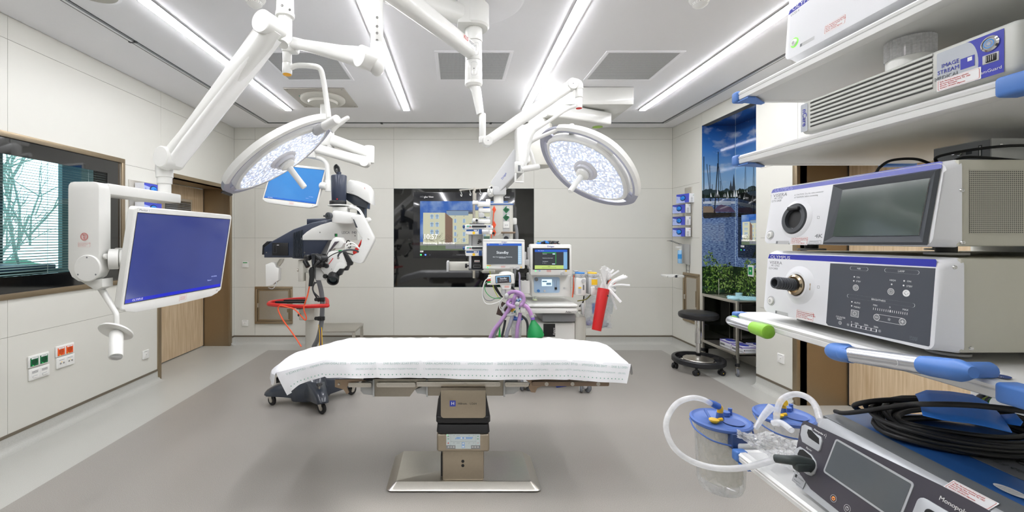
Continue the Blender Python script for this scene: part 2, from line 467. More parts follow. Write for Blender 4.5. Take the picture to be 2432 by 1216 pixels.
b = MB('window_pane', root); b.add([FL @ V(ga, gb, -0.006), FL @ V(gc, gb, -0.006), FL @ V(gc, gd, -0.006), FL @ V(ga, gd, -0.006)], [[0, 1, 2, 3]], pane); b.done(smooth=False)
slatm = mat('blind slat', '9AA5A0', 0.35, 0.5)
b = MB('blind_slats', root)
for k in range(int((gd-gb)/0.0205)):
    z = gb + 0.01 + k*0.0205
    b.add([FL @ V(ga-0.02, z-0.0035, -0.03), FL @ V(gc+0.02, z-0.0035, -0.03), FL @ V(gc+0.02, z+0.0035, -0.05), FL @ V(ga-0.02, z+0.0035, -0.05)], [[0, 1, 2, 3]], slatm)
for k in range(9):
    u = ga + 0.16 + k*0.36
    b.box2((u-0.0012, gb, -0.029), (u+0.0012, gd, -0.027), lgrey, F=FL)
b.done(smooth=False)
# the daylit side room seen through the window, with its own outer window and bare trees outside
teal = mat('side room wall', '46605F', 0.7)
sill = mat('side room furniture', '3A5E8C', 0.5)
b = MB('wall_outer'); X2 = -4.75
oy0, oy1, oz0, oz1 = 4.45, 5.12, 1.10, 2.55
for a in ((0.0, 0.0, oy0, 3.0), (oy1, 0.0, 8.0, 3.0), (oy0, 0.0, oy1, oz0), (oy0, oz1, oy1, 3.0)):
    b.box2((X2-0.05, a[0], a[1]), (X2, a[2], a[3]), teal)
b.box2((X2, 0.0, -0.02), (-3.47, 8.0, 0.0), teal); b.box2((X2, 0, 3.0), (-3.2, 8.0, 3.05), teal)
b.box2((X2, 7.95, 0), (-3.5, 8.0, 3), teal); b.box2((X2, -0.0, 0), (-3.2, 0.05, 3), teal)
struct(b.done())
b = MB('side_counter'); b.box2((-4.70, 1.5, 0.002), (-4.15, 4.3, 1.16), teal); b.box2((-4.72, 1.5, 1.16), (-4.1, 4.35, 1.2), sill, 0.005)
tag(b.done(), 'blue topped counter in the dim side room behind the left window blind', 'counter')
bark = mat('bare branches', '6E8078', 0.8)
for k, (tx, ty, th) in enumerate(((-8.6, 7.9, 5.2), (-9.6, 9.6, 6.0))):
    b = MB('bare_tree')
    rnd = random.Random(k+3)
    def branch(p, d, L, r, n):
        q = p + d*L; b.tube([p, (p+q)/2 + V(rnd.uniform(-.1, .1)*L, rnd.uniform(-.1, .1)*L, 0), q], r, bark, n=5, rs=[1, .8, .6])
        if n:
            for _ in range(3):
                e = (d + V(rnd.uniform(-.8, .8), rnd.uniform(-.8, .8), rnd.uniform(-.2, .6))).normalized()
                branch(p + (q-p)*rnd.uniform(.55, 1), e, L*rnd.uniform(.55, .75), r*.6, n-1)
    branch(V(tx, ty, -3.0), V(0, 0, 1), th*.62, .07, 5)
    tag(b.done(), ['bare tree outside the left window, the nearer one', 'bare tree outside the left window, further off'][k], 'tree')
b = MB('hedge', None)
rnd = random.Random(5); hm = mat('evergreen hedge', '3F6B57', 0.8, noise=0.3, nscale=6)
for k in range(60): b.ell((-9.5 + rnd.uniform(-.5, .5), 7.5 + rnd.uniform(0, 4.5), -0.2 + rnd.uniform(-1.6, .9)), (.5, .5, .45), hm, 8)
o = tag(b.done(), 'green hedge outside the left window behind the blind', 'hedge')

# ---- ceiling: perimeter slot rails
slot = mat('slot recess', '3C3E40', 0.5)
b = MB('trim_1'); X0, X1, Yb = -2.52, 2.75, 5.66
def rail(p, q, nx, ny):
    # two dark edges and a bright profile between them, let in flush with the ceiling
    for s_, w_, m_, d_ in ((-0.024, 0.008, slot, 0.004), (0.024, 0.008, slot, 0.004), (0, 0.022, alu, 0.009)):
        a = V(p[0]+nx*s_, p[1]+ny*s_, RH); c = V(q[0]+nx*s_, q[1]+ny*s_, RH)
        b.box2((min(a.x, c.x)-abs(nx)*w_/2, min(a.y, c.y)-abs(ny)*w_/2, RH-d_), (max(a.x, c.x)+abs(nx)*w_/2, max(a.y, c.y)+abs(ny)*w_/2, RH+0.001), m_)
rail((X0, -0.9), (X0, Yb), 1, 0); rail((X1, -0.9), (X1, Yb), 1, 0); rail((X0, Yb), (X1, Yb), 0, 1)
for y in (-0.1, 1.35, 2.8-0.02, 3.35, 4.3): pass
for x, y in ((X0, 3.31), (X1, 3.31), (X0, 1.5), (X1, 1.5)): b.box((x, y, RH-0.005), (0.06, 0.02, 0.011), slot)
for x in (-1.0, 0.45, 1.9): b.box((x, Yb, RH-0.005), (0.03, 0.06, 0.011), slot)
struct(b.done())

# ---- ceiling strip lights
strip_e = glow('strip diffuser', 'FBFBFF', STRIP_POWER)
stripfr = mat('strip frame', 'A9AAAA', 0.4, 0.5)
names = ['leftmost', 'second from the left', 'third from the left', 'rightmost']
for k, x in enumerate((-2.005, -0.60, 0.815, 2.21)):
    for row, (y0, y1) in enumerate(((2.72, 5.07), (0.1, 2.45))):  # second row lies out of view, added for light from above the camera
        t = thing('strip_light', '%s of the four recessed linear ceiling lights%s' % (names[k], ', part ' + ('over the table' if row == 0 else 'added unseen above the camera for fill light')), 'ceiling light', (x, (y0+y1)/2, RH-0.01), 'linear ceiling lights')
        b = MB('light_frame', t)
        b.box2((x-0.046, y0-0.012, RH-0.008), (x-0.034, y1+0.012, RH+0.004), stripfr); b.box2((x+0.034, y0-0.012, RH-0.008), (x+0.046, y1+0.012, RH+0.004), stripfr)
        b.box2((x-0.046, y0-0.012, RH-0.008), (x+0.046, y0, RH+0.004), stripfr); b.box2((x-0.046, y1, RH-0.008), (x+0.046, y1+0.012, RH+0.004), stripfr); b.done()
        ym = y0 + (y1-y0)*0.47
        for a, c in ((y0, ym-0.003), (ym+0.003, y1)):
            b = MB('light_diffuser', t); b.box2((x-0.033, a, RH-0.015), (x+0.033, c, RH-0.002), strip_e); b.done(smooth=False)

# ---- ceiling ventilation grilles
perf = mat('perforated vent sheet', '8E9194', 0.5)
dots(perf, '74777A', 'CFD0D1', 85, .36)
for lab, x in (('left', -1.32), ('middle', 0.14), ('right', 1.55)):
    t = thing('ceiling_grille', 'square perforated air outlet in the ceiling, the %s one of the three' % lab, 'air vent', (x, 3.8, RH-0.01), 'perforated ceiling air outlets')
    b = MB('grille_frame', t); h = 0.325
    for a in ((-h, -h, h, -h+0.03), (-h, h-0.03, h, h), (-h, -h+0.03, -h+0.03, h-0.03), (h-0.03, -h+0.03, h, h-0.03)):
        b.box2((x+a[0], 3.8+a[1], RH-0.006), (x+a[2], 3.8+a[3], RH+0.004), ceilm, 0.002)
    b.done(); b = MB('perforated_sheet', t); b.box2((x-h+0.03, 3.8-h+0.03, RH-0.003), (x+h-0.03, 3.8+h-0.03, RH+0.004), perf); b.done()
t = thing('ceiling_speaker', 'round flush speaker grille in the ceiling at upper left', 'speaker', (-2.26, 2.64, RH-0.01))
MB('speaker_ring', t).lathe((-2.26, 2.64, RH+0.002), (0, 0, -1), [(0, 0), (0.145, 0), (0.145, 0.006), (0.125, 0.009)], ceilm, 40).done()
MB('speaker_grille', t).lathe((-2.26, 2.64, RH+0.002), (0, 0, -1), [(0.125, 0.0), (0.125, 0.009), (0, 0.011)], mat('beige grille', 'B5B3AA', 0.5), 40).done()
for px, lab in ((605, 'left'), (1663, 'right')):
    c = W(px, 8, 2.70); c.z = RH
    t = thing('smoke_detector', 'white round smoke detector on the ceiling, the %s one' % lab, 'smoke detector', c - V(0, 0, 0.03), 'ceiling smoke detectors')
    MB('detector_base', t).lathe(c + V(0, 0, .001), (0, 0, -1), [(0, 0), (0.062, 0), (0.066, 0.012), (0.06, 0.026), (0.046, 0.036)], white2, 32).done()
    MB('detector_head', t).lathe(c, (0, 0, -1), [(0.046, 0.036), (0.045, 0.05), (0.03, 0.062), (0.012, 0.068), (0, 0.069)], white2, 32).done()
    b = MB('detector_slots', t)
    for k in range(10):
        a = 2*pi*k/10; b.box((0, 0, 0), (0.018, 0.003, 0.003), dgrey, F=Matrix.Translation(c + V(0.0435*cos(a), 0.0435*sin(a), -0.044)) @ Matrix.Rotation(a + pi/2, 4, 'Z'))
    b.done()

# ---- niche in the right wall, lined with a printed lake picture behind glass
NX, NY0, NY1 = 3.40, 4.25, 5.19
exec_niche = True
# ---- mural niche
def pic(name, color, **k): return mat('print ' + name, color, 0.06, coat=1.0, noise=k.get('noise', 0.06), nscale=k.get('ns', 30))
# sky of the printed picture: deep blue above, pale near the skyline, soft clouds
mural_sky = mat('printed sky', '3F78B8', 0.05, coat=1.0, noise=0.0)
nt = mural_sky.node_tree; pb = nt.nodes['Principled BSDF']
geo = nt.nodes.new('ShaderNodeNewGeometry'); sx = nt.nodes.new('ShaderNodeSeparateXYZ'); mr = nt.nodes.new('ShaderNodeMapRange'); mr.inputs[1].default_value = 2.02; mr.inputs[2].default_value = 2.84
rp = nt.nodes.new('ShaderNodeValToRGB'); e = rp.color_ramp.elements; e[0].color = (*lin('9DB9D0'), 1); e[1].color = (*lin('1D4C96'), 1)
q = rp.color_ramp.elements.new(0.35); q.color = (*lin('6E9CC8'), 1); q = rp.color_ramp.elements.new(0.65); q.color = (*lin('3A74BA'), 1)
cl = nt.nodes.new('ShaderNodeTexNoise'); cl.inputs['Scale'].default_value = 4.5; cl.inputs['Detail'].default_value = 7
mpn = nt.nodes.new('ShaderNodeMapping'); mpn.inputs['Scale'].default_value = (1, 1, 2.2)
cr = nt.nodes.new('ShaderNodeValToRGB'); cr.color_ramp.elements[0].position = 0.54; cr.color_ramp.elements[0].color = (0, 0, 0, 1); cr.color_ramp.elements[1].position = 0.72; cr.color_ramp.elements[1].color = (.75, .75, .75, 1)
mx = nt.nodes.new('ShaderNodeMix'); mx.data_type = 'RGBA'; mx.inputs[7].default_value = (*lin('B9C3CE'), 1)
nt.links.new(geo.outputs['Position'], sx.inputs[0]); nt.links.new(sx.outputs['Z'], mr.inputs[0]); nt.links.new(mr.outputs[0], rp.inputs[0])
nt.links.new(geo.outputs['Position'], mpn.inputs[0]); nt.links.new(mpn.outputs[0], cl.inputs['Vector']); nt.links.new(cl.outputs['Fac'], cr.inputs[0])
nt.links.new(cr.outputs[0], mx.inputs[0]); nt.links.new(rp.outputs[0], mx.inputs[6]); nt.links.new(mx.outputs[2], pb.inputs['Base Color'])
mural_water = mat('printed water', '3A5E96', 0.05, coat=1.0, noise=0.0)
nt = mural_water.node_tree; pb = nt.nodes['Principled BSDF']
geo = nt.nodes.new('ShaderNodeNewGeometry'); mpn = nt.nodes.new('ShaderNodeMapping'); mpn.inputs['Scale'].default_value = (20, 20, 75)
cl = nt.nodes.new('ShaderNodeTexNoise'); cl.inputs['Scale'].default_value = 1.6; cl.inputs['Detail'].default_value = 5
rp = nt.nodes.new('ShaderNodeValToRGB'); rp.color_ramp.elements[0].position = 0.35; rp.color_ramp.elements[0].color = (*lin('1F3A72'), 1); rp.color_ramp.elements[1].position = 0.68; rp.color_ramp.elements[1].color = (*lin('8FAAD0'), 1)
nt.links.new(geo.outputs['Position'], mpn.inputs[0]); nt.links.new(mpn.outputs[0], cl.inputs['Vector']); nt.links.new(cl.outputs['Fac'], rp.inputs[0]); nt.links.new(rp.outputs[0], pb.inputs['Base Color'])
for l in []: pass
mural_dark = mat('printed shadowed bank', '14160F', 0.05, coat=1.0, noise=0.6, nscale=5)
FN = Fr((RX1, NY1, 0), (1, 0, 0), (0, 0, 1))          # far face, s = 0 .. 0.41
FS = Fr((NX, NY1, 0), (0, -1, 0), (0, 0, 1))          # side face, s - 0.41
NW = NX - RX1
struct(MB('wall_niche').box2((RX1, NY1, 0), (NX+0.1, NY1+0.05, 2.9), wallm).box2((NX, NY0-0.05, 0), (NX+0.08, NY1, 2.9), wallm)
       .box2((RX1+0.001, NY0-0.06, 0), (NX, NY0, 2.84), wallm).box2((RX1+0.001, NY0-0.05, 2.841), (NX+0.05, NY1+0.04, 2.88), wallm).done())
mural = thing('lake_mural', 'glossy glass wall picture of a lake with moored sailboats lining the right wall niche', 'wall picture', (RX1+0.2, NY1-0.01, 1.4))
b = MB('picture_glass', mural)
def both(pts, m, z):
    """A polygon of the picture (developed width s, height z), folded over the niche corner."""
    A = [(min(s, NW), h) for s, h in pts]; B = [(max(s, NW)-NW, h) for s, h in pts]
    if min(s for s, h in pts) < NW: b.flat(FN, A if max(s for s, h in pts) > NW else pts, m, z)
    if max(s for s, h in pts) > NW: b.flat(FS, B, m, z)
L = NW + (NY1-NY0)
both([(0, 2.03), (L, 2.03), (L, 2.84), (0, 2.84)], mural_sky, 0.004)
both([(0, 0.7), (L, 0.7), (L, 2.03), (0, 2.03)], mural_water, 0.004)
b.add([V(RX1, NY0, 2.838), V(RX1, NY1, 2.838), V(NX, NY1, 2.838), V(NX, NY0, 2.838)], [[0, 1, 2, 3]], mat('printed deep sky', '123A78', 0.05, coat=1, noise=0.1))
both([(0, 0.12), (L, 0.12), (L, 0.80), (0, 0.80)], mural_dark, 0.0046)
rnd = random.Random(11)
tl = [(0, 1.95)] + [(s*L/60, 2.03 + rnd.uniform(0.005, 0.03) + 0.02*sin(s*.35)**2) for s in range(61)] + [(L, 1.95)]
treep = pic('tree line', '1E2B22', noise=.4)
for i in range(1, 60):
    p0 = tl[i]; p1 = tl[i+1]
    both([(p0[0], 1.955), (p1[0], 1.955), p1, p0], treep, 0.0048)
tow = pic('towers', '2E2F33'); sail = pic('sails', 'E4E6E8'); mast = pic('masts', '22242A'); hull = pic('hull', '32302E'); tarp = pic('purple tarpaulin', '5C4B66'); tarp2 = pic('tan tarpaulin', '8E7C68'); cab = pic('white deck', 'C9D2DC')
def S(x): return (x-1085)*NY1/FPX - RX1
def Zm(y): return EYE - (y-565)*NY1/FPX
for x, y0, w in ((1742, 412, 7), (1735, 428, 5)):
    both([(S(x)-w/300, 2.04), (S(x)+w/300, 2.04), (S(x)+w/350, 2.10), (S(x)-w/350, 2.10)], tow, 0.005)
    both([(S(x)-w/420, 2.10), (S(x)+w/420, 2.10), (S(x), Zm(y0))], tow, 0.005)
for s in [rnd.uniform(0.02, L) for _ in range(26)]:
    h = rnd.uniform(0.03, 0.1); both([(s, 1.97), (s+h*.35, 1.97), (s+h*.12, 1.97+h)], sail, 0.0052)
def quad(x0, y0, x1, y1, m, z=0.0056): both([(S(x0), Zm(y1)), (S(x1), Zm(y1)), (S(x1), Zm(y0)), (S(x0), Zm(y0))], m, z)
quad(1669, 478, 1745, 484, cab); quad(1669, 505, 1750, 515, hull); quad(1690, 480, 1735, 487, pic('boats', 'A9B6C6'), .0057)
both([(S(1669), Zm(505)), (S(1700), Zm(505)), (S(1690), Zm(490)), (S(1669), Zm(490))], tarp2, 0.0058)
both([(S(1693), Zm(503)), (S(1748), Zm(504)), (S(1736), Zm(492)), (S(1712), Zm(486)), (S(1703), Zm(490))], tarp, 0.006)
both([(S(1669), Zm(514)), (S(1745), Zm(508)), (S(1730), Zm(516)), (S(1672), Zm(519))], hull, 0.0061)
for x0, y0, x1, y1, w in ((1705, 361, 1706, 482, 1.6), (1704, 388, 1696, 506, 2.2), (1671, 372, 1671, 480, 1.8), (1678, 390, 1687, 478, 1.2), (1685, 392, 1686, 478, 1.2), (1710, 430, 1712, 478, 1.2), (1691, 438, 1690, 476, 1), (1706, 395, 1718, 470, .8)):
    both([(S(x0-w/2), Zm(y0)), (S(x0+w/2), Zm(y0)), (S(x1+w/2), Zm(y1)), (S(x1-w/2), Zm(y1))], mast, 0.0064)
for s0 in (0.58, 0.72, 0.9, 1.1):
    both([(s0-.003, 1.95), (s0+.003, 1.95), (s0+.022, 2.40), (s0+.018, 2.40)], mast, 0.0064); both([(s0+.03, 1.95), (s0+.034, 1.95), (s0+.022, 2.4), (s0+.019, 2.4)], mast, 0.0064)
    both([(s0-.12, 1.83), (s0+.12, 1.83), (s0+.14, 1.88), (s0+.04, 1.92), (s0-.1, 1.88)], tarp if s0 > .8 else cab, 0.006)
leafs = [pic('leaf ' + str(i), c, noise=.2) for i, c in enumerate(('4E7032', '2C4A22', '7B9A4A', '1A2E18', '5C7A2E', '93AC62'))]
both([(0, 0.79), (L, 0.79), (L, 1.12), (0, 1.12)], leafs[3], 0.0067)
for k in range(1500):
    s = rnd.uniform(0.02, L-.02); top = 1.16 + 0.10*sin(s*9+.6) + 0.06*sin(s*23); z = 0.80 + (top-0.80)*rnd.random()**0.8
    a = rnd.uniform(0, 2*pi); q = rnd.uniform(.010, .024)
    if abs(s-NW) < q: continue
    both([(s+q*cos(a), z+q*sin(a)), (s-q*.4*sin(a), z+q*.4*cos(a)), (s-q*cos(a), z-q*sin(a)), (s+q*.4*sin(a), z-q*.4*cos(a))], rnd.choice(leafs), 0.0068 + k*2e-7)
b.done(smooth=False)
b = MB('corner_joint', mural)
b.box2((NX-.006, NY1-.010, .12), (NX-.002, NY1-.006, 2.835), mat('glass edge', 'B9D4E0', 0.2)); b.done()
# second flush screen set into the side glass
screen_sky = glow('display sky', '3B76CE', 0.66)
nt = screen_sky.node_tree; nz = nt.nodes.new('ShaderNodeTexNoise'); nz.inputs['Scale'].default_value = 5; nz.inputs['Detail'].default_value = 6; tcx = nt.nodes.new('ShaderNodeTexCoord')
rp = nt.nodes.new('ShaderNodeValToRGB'); rp.color_ramp.elements[0].position = .45; rp.color_ramp.elements[0].color = (*lin('2E6BC8'), 1); rp.color_ramp.elements[1].position = .75; rp.color_ramp.elements[1].color = (*lin('A4C0E6'), 1)
nt.links.new(tcx.outputs['Object'], nz.inputs['Vector']); nt.links.new(nz.outputs['Fac'], rp.inputs[0]); nt.links.new(rp.outputs[0], nt.nodes['Principled BSDF'].inputs['Emission Color'])
def art(name, c, s=0.9): return glow('display ' + name, c, s)
def hospital_display(parent, F, w, h):
    """A display picture of w x h metres with its lower left corner at the origin of F."""
    b = MB('display_picture', parent)
    R = lambda x0, y0, x1, y1, m: b.rect(F, x0*w, y0*h, x1*w, y1*h, m)
    P = lambda pts, m: b.flat(F, [(x*w, y*h) for x, y in pts], m)
    R(0, 0, 1, 1, screen_sky)
    R(0, 0, 1, .10, art('lawn', '5F6F55')); R(0, .10, 1, .17, art('street', '8C8F8C'))
    wall = art('facade', 'C9C9AE'); brown = art('gable', '7D6353'); win = art('window', 'A9C3DC'); wd = art('window dark', '4D5C70'); roof = art('roof', '565B63')
    R(.30, .13, 1, .74, wall); R(.46, .74, .62, .79, roof); R(.30, .71, .55, .80, art('roof glazing', '7E95AE')); R(.62, .74, .84, .815, wall); R(.62, .81, .84, .822, roof); R(.86, .74, 1, .80, art('roof glazing', '7E95AE')); R(.30, .80, .62, .812, roof)
    R(.035, .13, .285, .765, wall); P([(.285, .13), (.37, .13), (.37, .64), (.285, .765)], brown)
    for x in (.115, .175):
        for y in (.64, .48, .33):
            R(x, y, x+.038, y+.09, win); R(x+.016, y, x+.021, y+.09, wd); R(x, y+.055, x+.038, y+.062, wd)
    for x in (.385, .485, .59, .80, .86, .93):
        for y in (.56, .42, .29, .17):
            R(x, y, x+.03, y+.08, win); R(x+.012, y, x+.017, y+.08, wd)
        R(x+.01, .69, x+.018, .70, wd)
    for x in (.67, .72):
        for y in (.56, .42, .29): R(x, y, x+.03, y+.08, win); R(x+.012, y, x+.017, y+.08, wd)
    P([(.71+.042*cos(t*pi/8), .655+.05*sin(t*pi/8)) for t in range(9)], wd)
    R(.585, .11, .80, .27, art('porch', '3C5A50')); R(.655, .11, .76, .215, art('porch glass', '9FB4B0')); R(.60, .26, .82, .29, art('porch roof', '5D7868'))
    for x in (.68, .705, .73): R(x, .11, x+.005, .215, wd)
    R(.585, 0, 1, .11, art('forecourt', '6F8CA6')); R(.29, .03, .57, .10, art('parked cars', '7A7C82'))
    rnd = random.Random(2); tw = art('twigs', '4A4C42')
    for cx, cy, n, L2 in ((.20, .17, 70, .12), (.40, .15, 26, .12), (.86, .15, 30, .16), (.08, .17, 30, .1)):
        for _ in range(n):
            a = rnd.uniform(.1, pi-.1); r0 = rnd.uniform(.02, L2); x = cx + r0*cos(a); y = cy + r0*sin(a)*1.4; q = rnd.uniform(.02, .05)
            b.line(F, [(x*w, y*h), ((x+q*cos(a+rnd.uniform(-.6, .6)))*w, (y+q*1.4*sin(a))*h)], .0018, tw)
        b.line(F, [(cx*w, .05*h), (cx*w, (cy+.08)*h)], .003, tw)
    wt = art('white', 'FFFFFF', 1.3)
    b.text(F, '10:57', .035*w, .275*h, .145*h, wt, sx=.92); b.text(F, 'Donnerstag, 30. Dezember', .035*w, .148*h, .062*h, wt, sx=.96)
    b.done(smooth=False)
t = thing('niche_screen', 'black framed display seen at an angle on the side wall of the lake picture niche', 'screen', (NX-.02, 4.84, 1.63))
MB('screen_frame', t).box2((NX-.030, 4.50, 1.24), (NX-.0055, 5.10, 2.005), blackglass, .003).done()
F = Fr((NX-.0305, 5.035, 1.39), (0, -1, 0), (0, 0, 1)); hospital_display(t, F, .50, .35)
b = MB('screen_marks', t); b.text(F, 'glas View', .03, .545, .024, inkwht, bold=.01)
for k, m in enumerate((led_g, led_b, dgrey)): b.flat(F, circ(.006, 12, -.006+.055*k, -.062), m)
b.rect(F, -.01, -.030, .05, -.008, inkwht); b.text(F, '5801', -.004, -.019, .016, inkblk); b.done(smooth=False)
t = MB('green_wall_switch'); F = Fr((NX-.0056, 4.90, 1.09), (0, -1, 0), (0, 0, 1))
t.prism(F, rrect(.09, .13, .008), .012, white2, .002); t.rect(F, -.033, -.045, .033, .045, green, z=.0125); t.rect(F, -.012, -.01, .012, .01, white2, z=.0128)
tag(t.done(), 'green and white wall socket under the angled screen in the niche', 'socket')

# ---- flush black glass panel with a display in the back wall
t = thing('wall_display', 'large black glass panel in the back wall with a hospital picture display', 'display', (0.1, RY1, 1.47))
MB('glass_panel', t).box2((-.873, RY1-.002, .788), (1.067, RY1+.012, 2.152), blackglass).done()
def BX(x): return (x-1085)*RY1/FPX
def BZ(y): return EYE-(y-565)*RY1/FPX
F = Fr((BX(998), RY1-.0225, BZ(594.5)), (1, 0, 0), (0, 0, 1))
MB('display_bezel', t).box2((BX(982), RY1-.022, BZ(613)), (BX(1222), RY1-.002, BZ(457)), mat('display bezel', '26272A', .12, coat=.6), .003).done()
hospital_display(t, F, BX(1206)-BX(998), BZ(478)-BZ(594.5))
b = MB('bezel_print', t); b.text(F, 'HD', .0, BZ(468)-BZ(594.5), .035, inkgry, bold=.01); b.text(F, 'glas View', .055, BZ(468)-BZ(594.5), .035, inkwht, bold=.02)
b.text(F, 'RDSC', BX(1198)-BX(998), BZ(469)-BZ(594.5), .03, inkwht); b.text(F, 'RADSOLUT', BX(1084)-BX(998), BZ(605)-BZ(594.5), .028, inkgry)
b.rect(F, 0, -.026, .045, -.004, inkwht); b.text(F, '5801', .004, -.015, .015, inkblk)
for k, m in enumerate((led_g, led_b, dgrey)): b.flat(F, circ(.011, 14, .012+.062*k, BZ(605)-BZ(594.5)), m)
b.done(smooth=False)

# ---- stainless hatches
def hatch(F, w, h, label):
    t = thing('service_hatch', label, 'hatch', F.translation)
    b = MB('hatch_frame', t)
    for i, (e, d, tk) in enumerate(((0, .022, .035), (.04, .014, .02))):
        W2, H2 = w/2-e, h/2-e
        for a in ((-W2, -H2, W2, -H2+tk), (-W2, H2-tk, W2, H2), (-W2, -H2+tk, -W2+tk, H2-tk), (W2-tk, -H2+tk, W2, H2-tk)): b.box2((a[0], a[1], -.001), (a[2], a[3], d), steeld, .002, F=F)
    b.done()
    MB('hatch_door', t).box2((-w/2+.06, -h/2+.06, 0), (w/2-.06, h/2-.06, .008), steel, F=F).done()
    b = MB('hatch_latch', t); b.box2((-w/2+.035, -.03, .012), (-w/2+.055, .03, .028), steel, .003, F=F); b.done(); b = MB('hatch_hinge', t); b.box2((w/2-.075, -.1, .008), (w/2-.062, .1, .016), steeld, F=F); b.done()
Fh = Fr((BX(651), RY1, BZ(724.5)), (1, 0, 0), (0, 0, 1)); hatch(Fh, .52, .515, 'square stainless service hatch low on the back wall behind the microscope')
Fh = Fr((RX1, 5.41, .705), (0, -1, 0), (0, 0, 1)); hatch(Fh, .36, .63, 'stainless service hatch low on the right wall behind the stool')

# ---- wall switches and sockets
def plate(F, w, h, m=white2, nm='wall_plate', parent=None):
    b = MB(nm, parent); b.prism(F, rrect(w, h, .006), .011, m, .003); return b
def simple_plate(F, label, kind, topc=None):
    b = plate(F, .085, .085, nm=kind); b.ring(F, rrect(.062, .062), .0012, lgrey, .0113)
    if topc: b.rect(F, -.03, .018, .03, .030, topc, z=.0116)
    else: b.rect(F, -.025, .028, .02, .031, inkgry, z=.0116); b.flat(F, circ(.004, 10), inkgry, .0118)
    return tag(b.done(), label, 'wall switch' if topc else 'socket')
simple_plate(Fr((BX(583), RY1, BZ(628)), (1, 0, 0), (0, 0, 1)), 'square white wall switch with a green bar, left of the microscope', 'wall_switch', green)
simple_plate(Fr((BX(582.5), RY1, BZ(767)), (1, 0, 0), (0, 0, 1)), 'small white blank socket low on the back wall left of the hatch', 'wall_socket')
simple_plate(FL @ Matrix.Translation((4.215, .315, 0)), 'small white blank socket low on the left wall near the door', 'wall_socket')
simple_plate(FR @ Matrix.Translation((-3.915, .36, 0)), 'small white blank socket low on the right wall near the door', 'wall_socket')
def duo(u, z, kind, label):
    F = FL @ Matrix.Translation((u, z, 0))
    t = thing('double_socket', label, 'socket', F.translation, 'double wall sockets under the window')
    plate(F, .155, .085, nm='cover_frame', parent=t).done()
    for s_ in (-1, 1):
        G = F @ Matrix.Translation((s_*.036, -.003, .011))
        if kind in ('green', 'orange'):
            m = mat('socket ' + kind, '0F6B3F' if kind == 'green' else 'E85A1C', .4)
            b = MB('socket_insert', t); b.prism(G, rrect(.058, .062, .003), .003, m, .001)
            b.lathe(G @ V(0, -.002, .0031), G.to_3x3() @ V(0, 0, 1), [(.021, 0), (.021, .0015), (.018, .0005), (0, 0.0003)], mat('socket well ' + kind, '0A4A2B' if kind == 'green' else 'C4450F', .5), 24)
            b.flat(G, circ(.0025, 8, -.009, -.002), black, .0036); b.flat(G, circ(.0025, 8, .009, -.002), black, .0036)
            b.rect(G, -.024, .020, .024, .030, inkwht, z=.0036); b.text(G, 'SV-B-4', 0, .025, .007, inkblk, 'C', z=.0038)
            b.flat(G, circ(.0022, 8, -.012, -.026), led_g, .0036); b.done()
        elif kind == 'data':
            b = MB('data_outlet', t); b.prism(G, rrect(.058, .062, .002), .001, white2); b.rect(G, -.02, -.022, .018, -.008, lgrey, z=.0014)
            b.box2((-.016, -.022, .001), (.016, -.014, .006), white2, .001, F=G)
            for i in range(3): b.rect(G, -.022, .010+.006*i, .022, .013+.006*i, inkgry, z=.0014)
            b.done()
        else:
            b = MB('earth_outlet', t); b.prism(G, rrect(.058, .062, .002), .001, white2)
            for x in (-.013, .013): b.lathe(G @ V(x, -.002, .001), G.to_3x3() @ V(0, 0, 1), [(.007, 0), (.007, .004), (.0035, .0045), (.003, .001), (0, .001)], chrome, 14)
            b.rect(G, -.004, .004, .004, .011, yellow, z=.0014); b.rect(G, -.022, .022, .022, .025, inkgry, z=.0014); b.done()
duo(3.135, .5720, 'green', 'double green socket in a white frame on the left wall'); duo(3.14, .478, 'data', 'white double data outlet below the green sockets')
duo(3.345, .590, 'orange', 'double orange socket in a white frame on the left wall'); duo(3.35, .50, 'earth', 'white double earthing outlet below the orange sockets')

